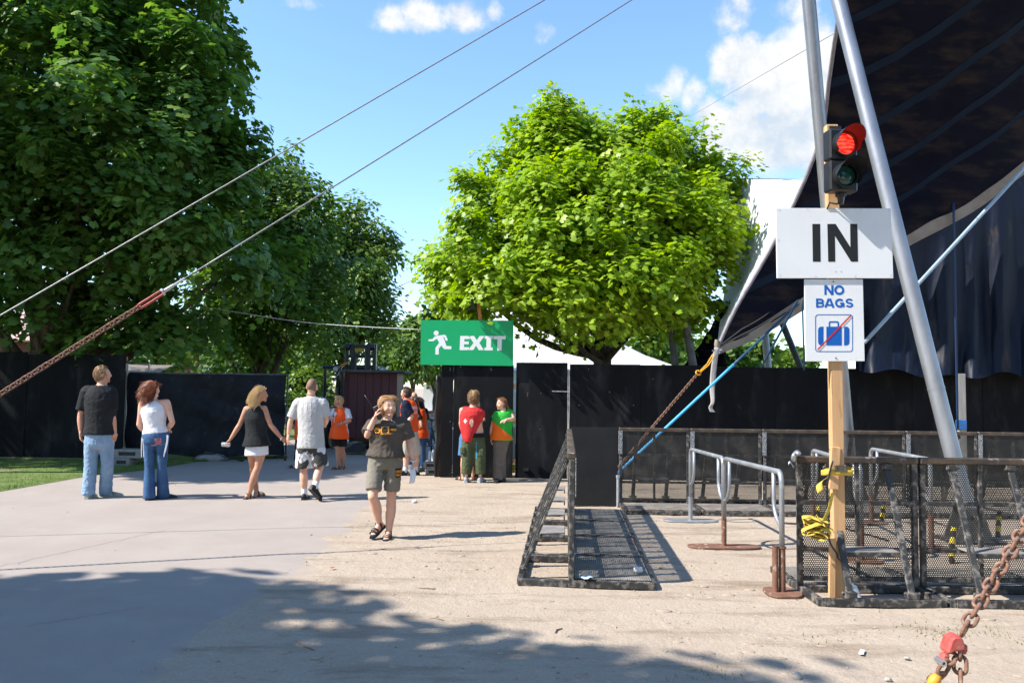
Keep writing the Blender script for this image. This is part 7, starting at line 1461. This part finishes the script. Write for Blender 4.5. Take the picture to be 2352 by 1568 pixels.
for (x, y) in ((772, 848), (878, 850)):
    p = vx(x, y, YV-.1); mb = MB(); mb.lathe([(.09, -.05), (.10, 0), (.085, .05)], p, (0, -1, 0), 16); mo = mb.build('headlight', navy, t, smooth='auto'); MB().lathe([(.078, .051), (.04, .06), (.005, .062)], p, (0, -1, 0), 16).build('headlight_glass', M('lamp_glass', (.55, .57, .58), rough=.15), mo, smooth=True)
    mb = MB(); mb.tube([p+V((0, .1, 0)), V((lerp(cx0, cx1, .3) if x < 800 else mx1-.06, YV+.05, p.z-.02))], .025, 7); mb.build('lamp_arm', navy, t)
# lashing on the load
o = thing('lashing_strap', 'grey strap with orange hook tying the kiosk to the mast', 'strap', P(785, 845, YK-.1)); pts = [P(826, 808, YV-.15), P(790, 838, YV-.2), P(770, 870, YK-.15), P(752, 905, YK-.3), P(735, 930, YK-.35)]
MB().tube([poly_at(pts[1:], i/16) for i in range(17)], .012, 6).build('band', M('grey_webbing', (.35, .35, .38), rough=.7), o, smooth=True); MB().tube([pts[0], pts[1]], .014, 6).build('cord', MATS['black_iron'], o); mb = MB(); mb.tube([P(800, 832, YV-.2), P(786, 842, YV-.22), P(776, 846, YV-.22), P(788, 836, YV-.22), P(800, 832, YV-.2)], .02, 7); mb.build('hook', orp, o, smooth=True)
# ------------------------------------------------------------------ bicycle
YB = 19.6; c = P(973, 1040, YB); t = thing('bicycle', 'dark bicycle parked end-on beside the people in orange vests', 'bicycle', (c.x, YB, 0)); bk = lampm
dv = V((.22, 1, 0)).normalized(); sdv = V((-dv.y, dv.x, 0)); wr = .33
def wheel(cc):
    o = MB(); n = 28; rs = []
    for i in range(n+1):
        a = 2*math.pi*i/n; r_ = dv*math.cos(a)+V((0, 0, 1))*math.sin(a); rs.append([cc+r_*(wr-.02+.022*math.cos(b))+sdv*.022*math.sin(b) for b in np.linspace(0, 2*math.pi, 7)[:-1]])
    o.rings(rs, False); w_ = o.build('wheel', bk, t, smooth=True); s_ = MB()
    for i in range(14): a = 2*math.pi*i/14; s_.tube([cc, cc+(dv*math.cos(a)+V((0, 0, 1))*math.sin(a))*(wr-.03)], .0022, 4)
    s_.tube([cc-sdv*.05, cc+sdv*.05], .02, 8); s_.build('spokes', steel, w_)
f_, r_ = V((c.x, YB-.5, 0))+V((0, 0, wr)), V((c.x, YB-.5, 0))+dv*1.05+V((0, 0, wr)); wheel(f_); wheel(r_)
bb = f_+dv*.60+V((0, 0, -.05)); hd_ = f_+dv*.14+V((0, 0, .42)); stt = bb+dv*.16+V((0, 0, .45)); mb = MB()
for a, b in ((f_, hd_), (hd_, bb), (hd_+V((0, 0, -.03)), stt), (bb, stt), (bb, r_), (stt, r_)): mb.tube([a, b], .016, 7)
mb.tube([hd_, hd_+V((0, 0, .18))], .014, 7); mb.build('frame', M('bike_blue', (.02, .04, .10), rough=.35), t, smooth='auto')
hb = hd_+V((0, 0, .18)); mb = MB(); mb.tube([hb-sdv*.28, hb-sdv*.1+V((0, 0, .03)), hb+sdv*.1+V((0, 0, .03)), hb+sdv*.28], .014, 7); mb.build('handlebar', bk, t, smooth=True)
mb = MB(); mb.tube([stt, stt+V((0, 0, .16))], .013, 7); mb.ell(stt+V((0, 0, .18)), .07, .13, .03, 10, 6); mb.build('saddle', bk, t, smooth='auto'); mb = MB(); mb.tube([bb-sdv*.1, bb+sdv*.1], .012, 6); mb.tube([bb-sdv*.1, bb-sdv*.1+V((0, 0, -.15))], .009, 6); mb.tube([bb+sdv*.1, bb+sdv*.1+V((0, 0, .15))], .009, 6); mb.build('crank', bk, t); MB().box(bb-sdv*.13+V((0, 0, -.15)), (.09, .09, .02)).build('pedal', bk, t); MB().box(bb+sdv*.13+V((0, 0, .15)), (.09, .09, .02)).build('pedal', bk, t)
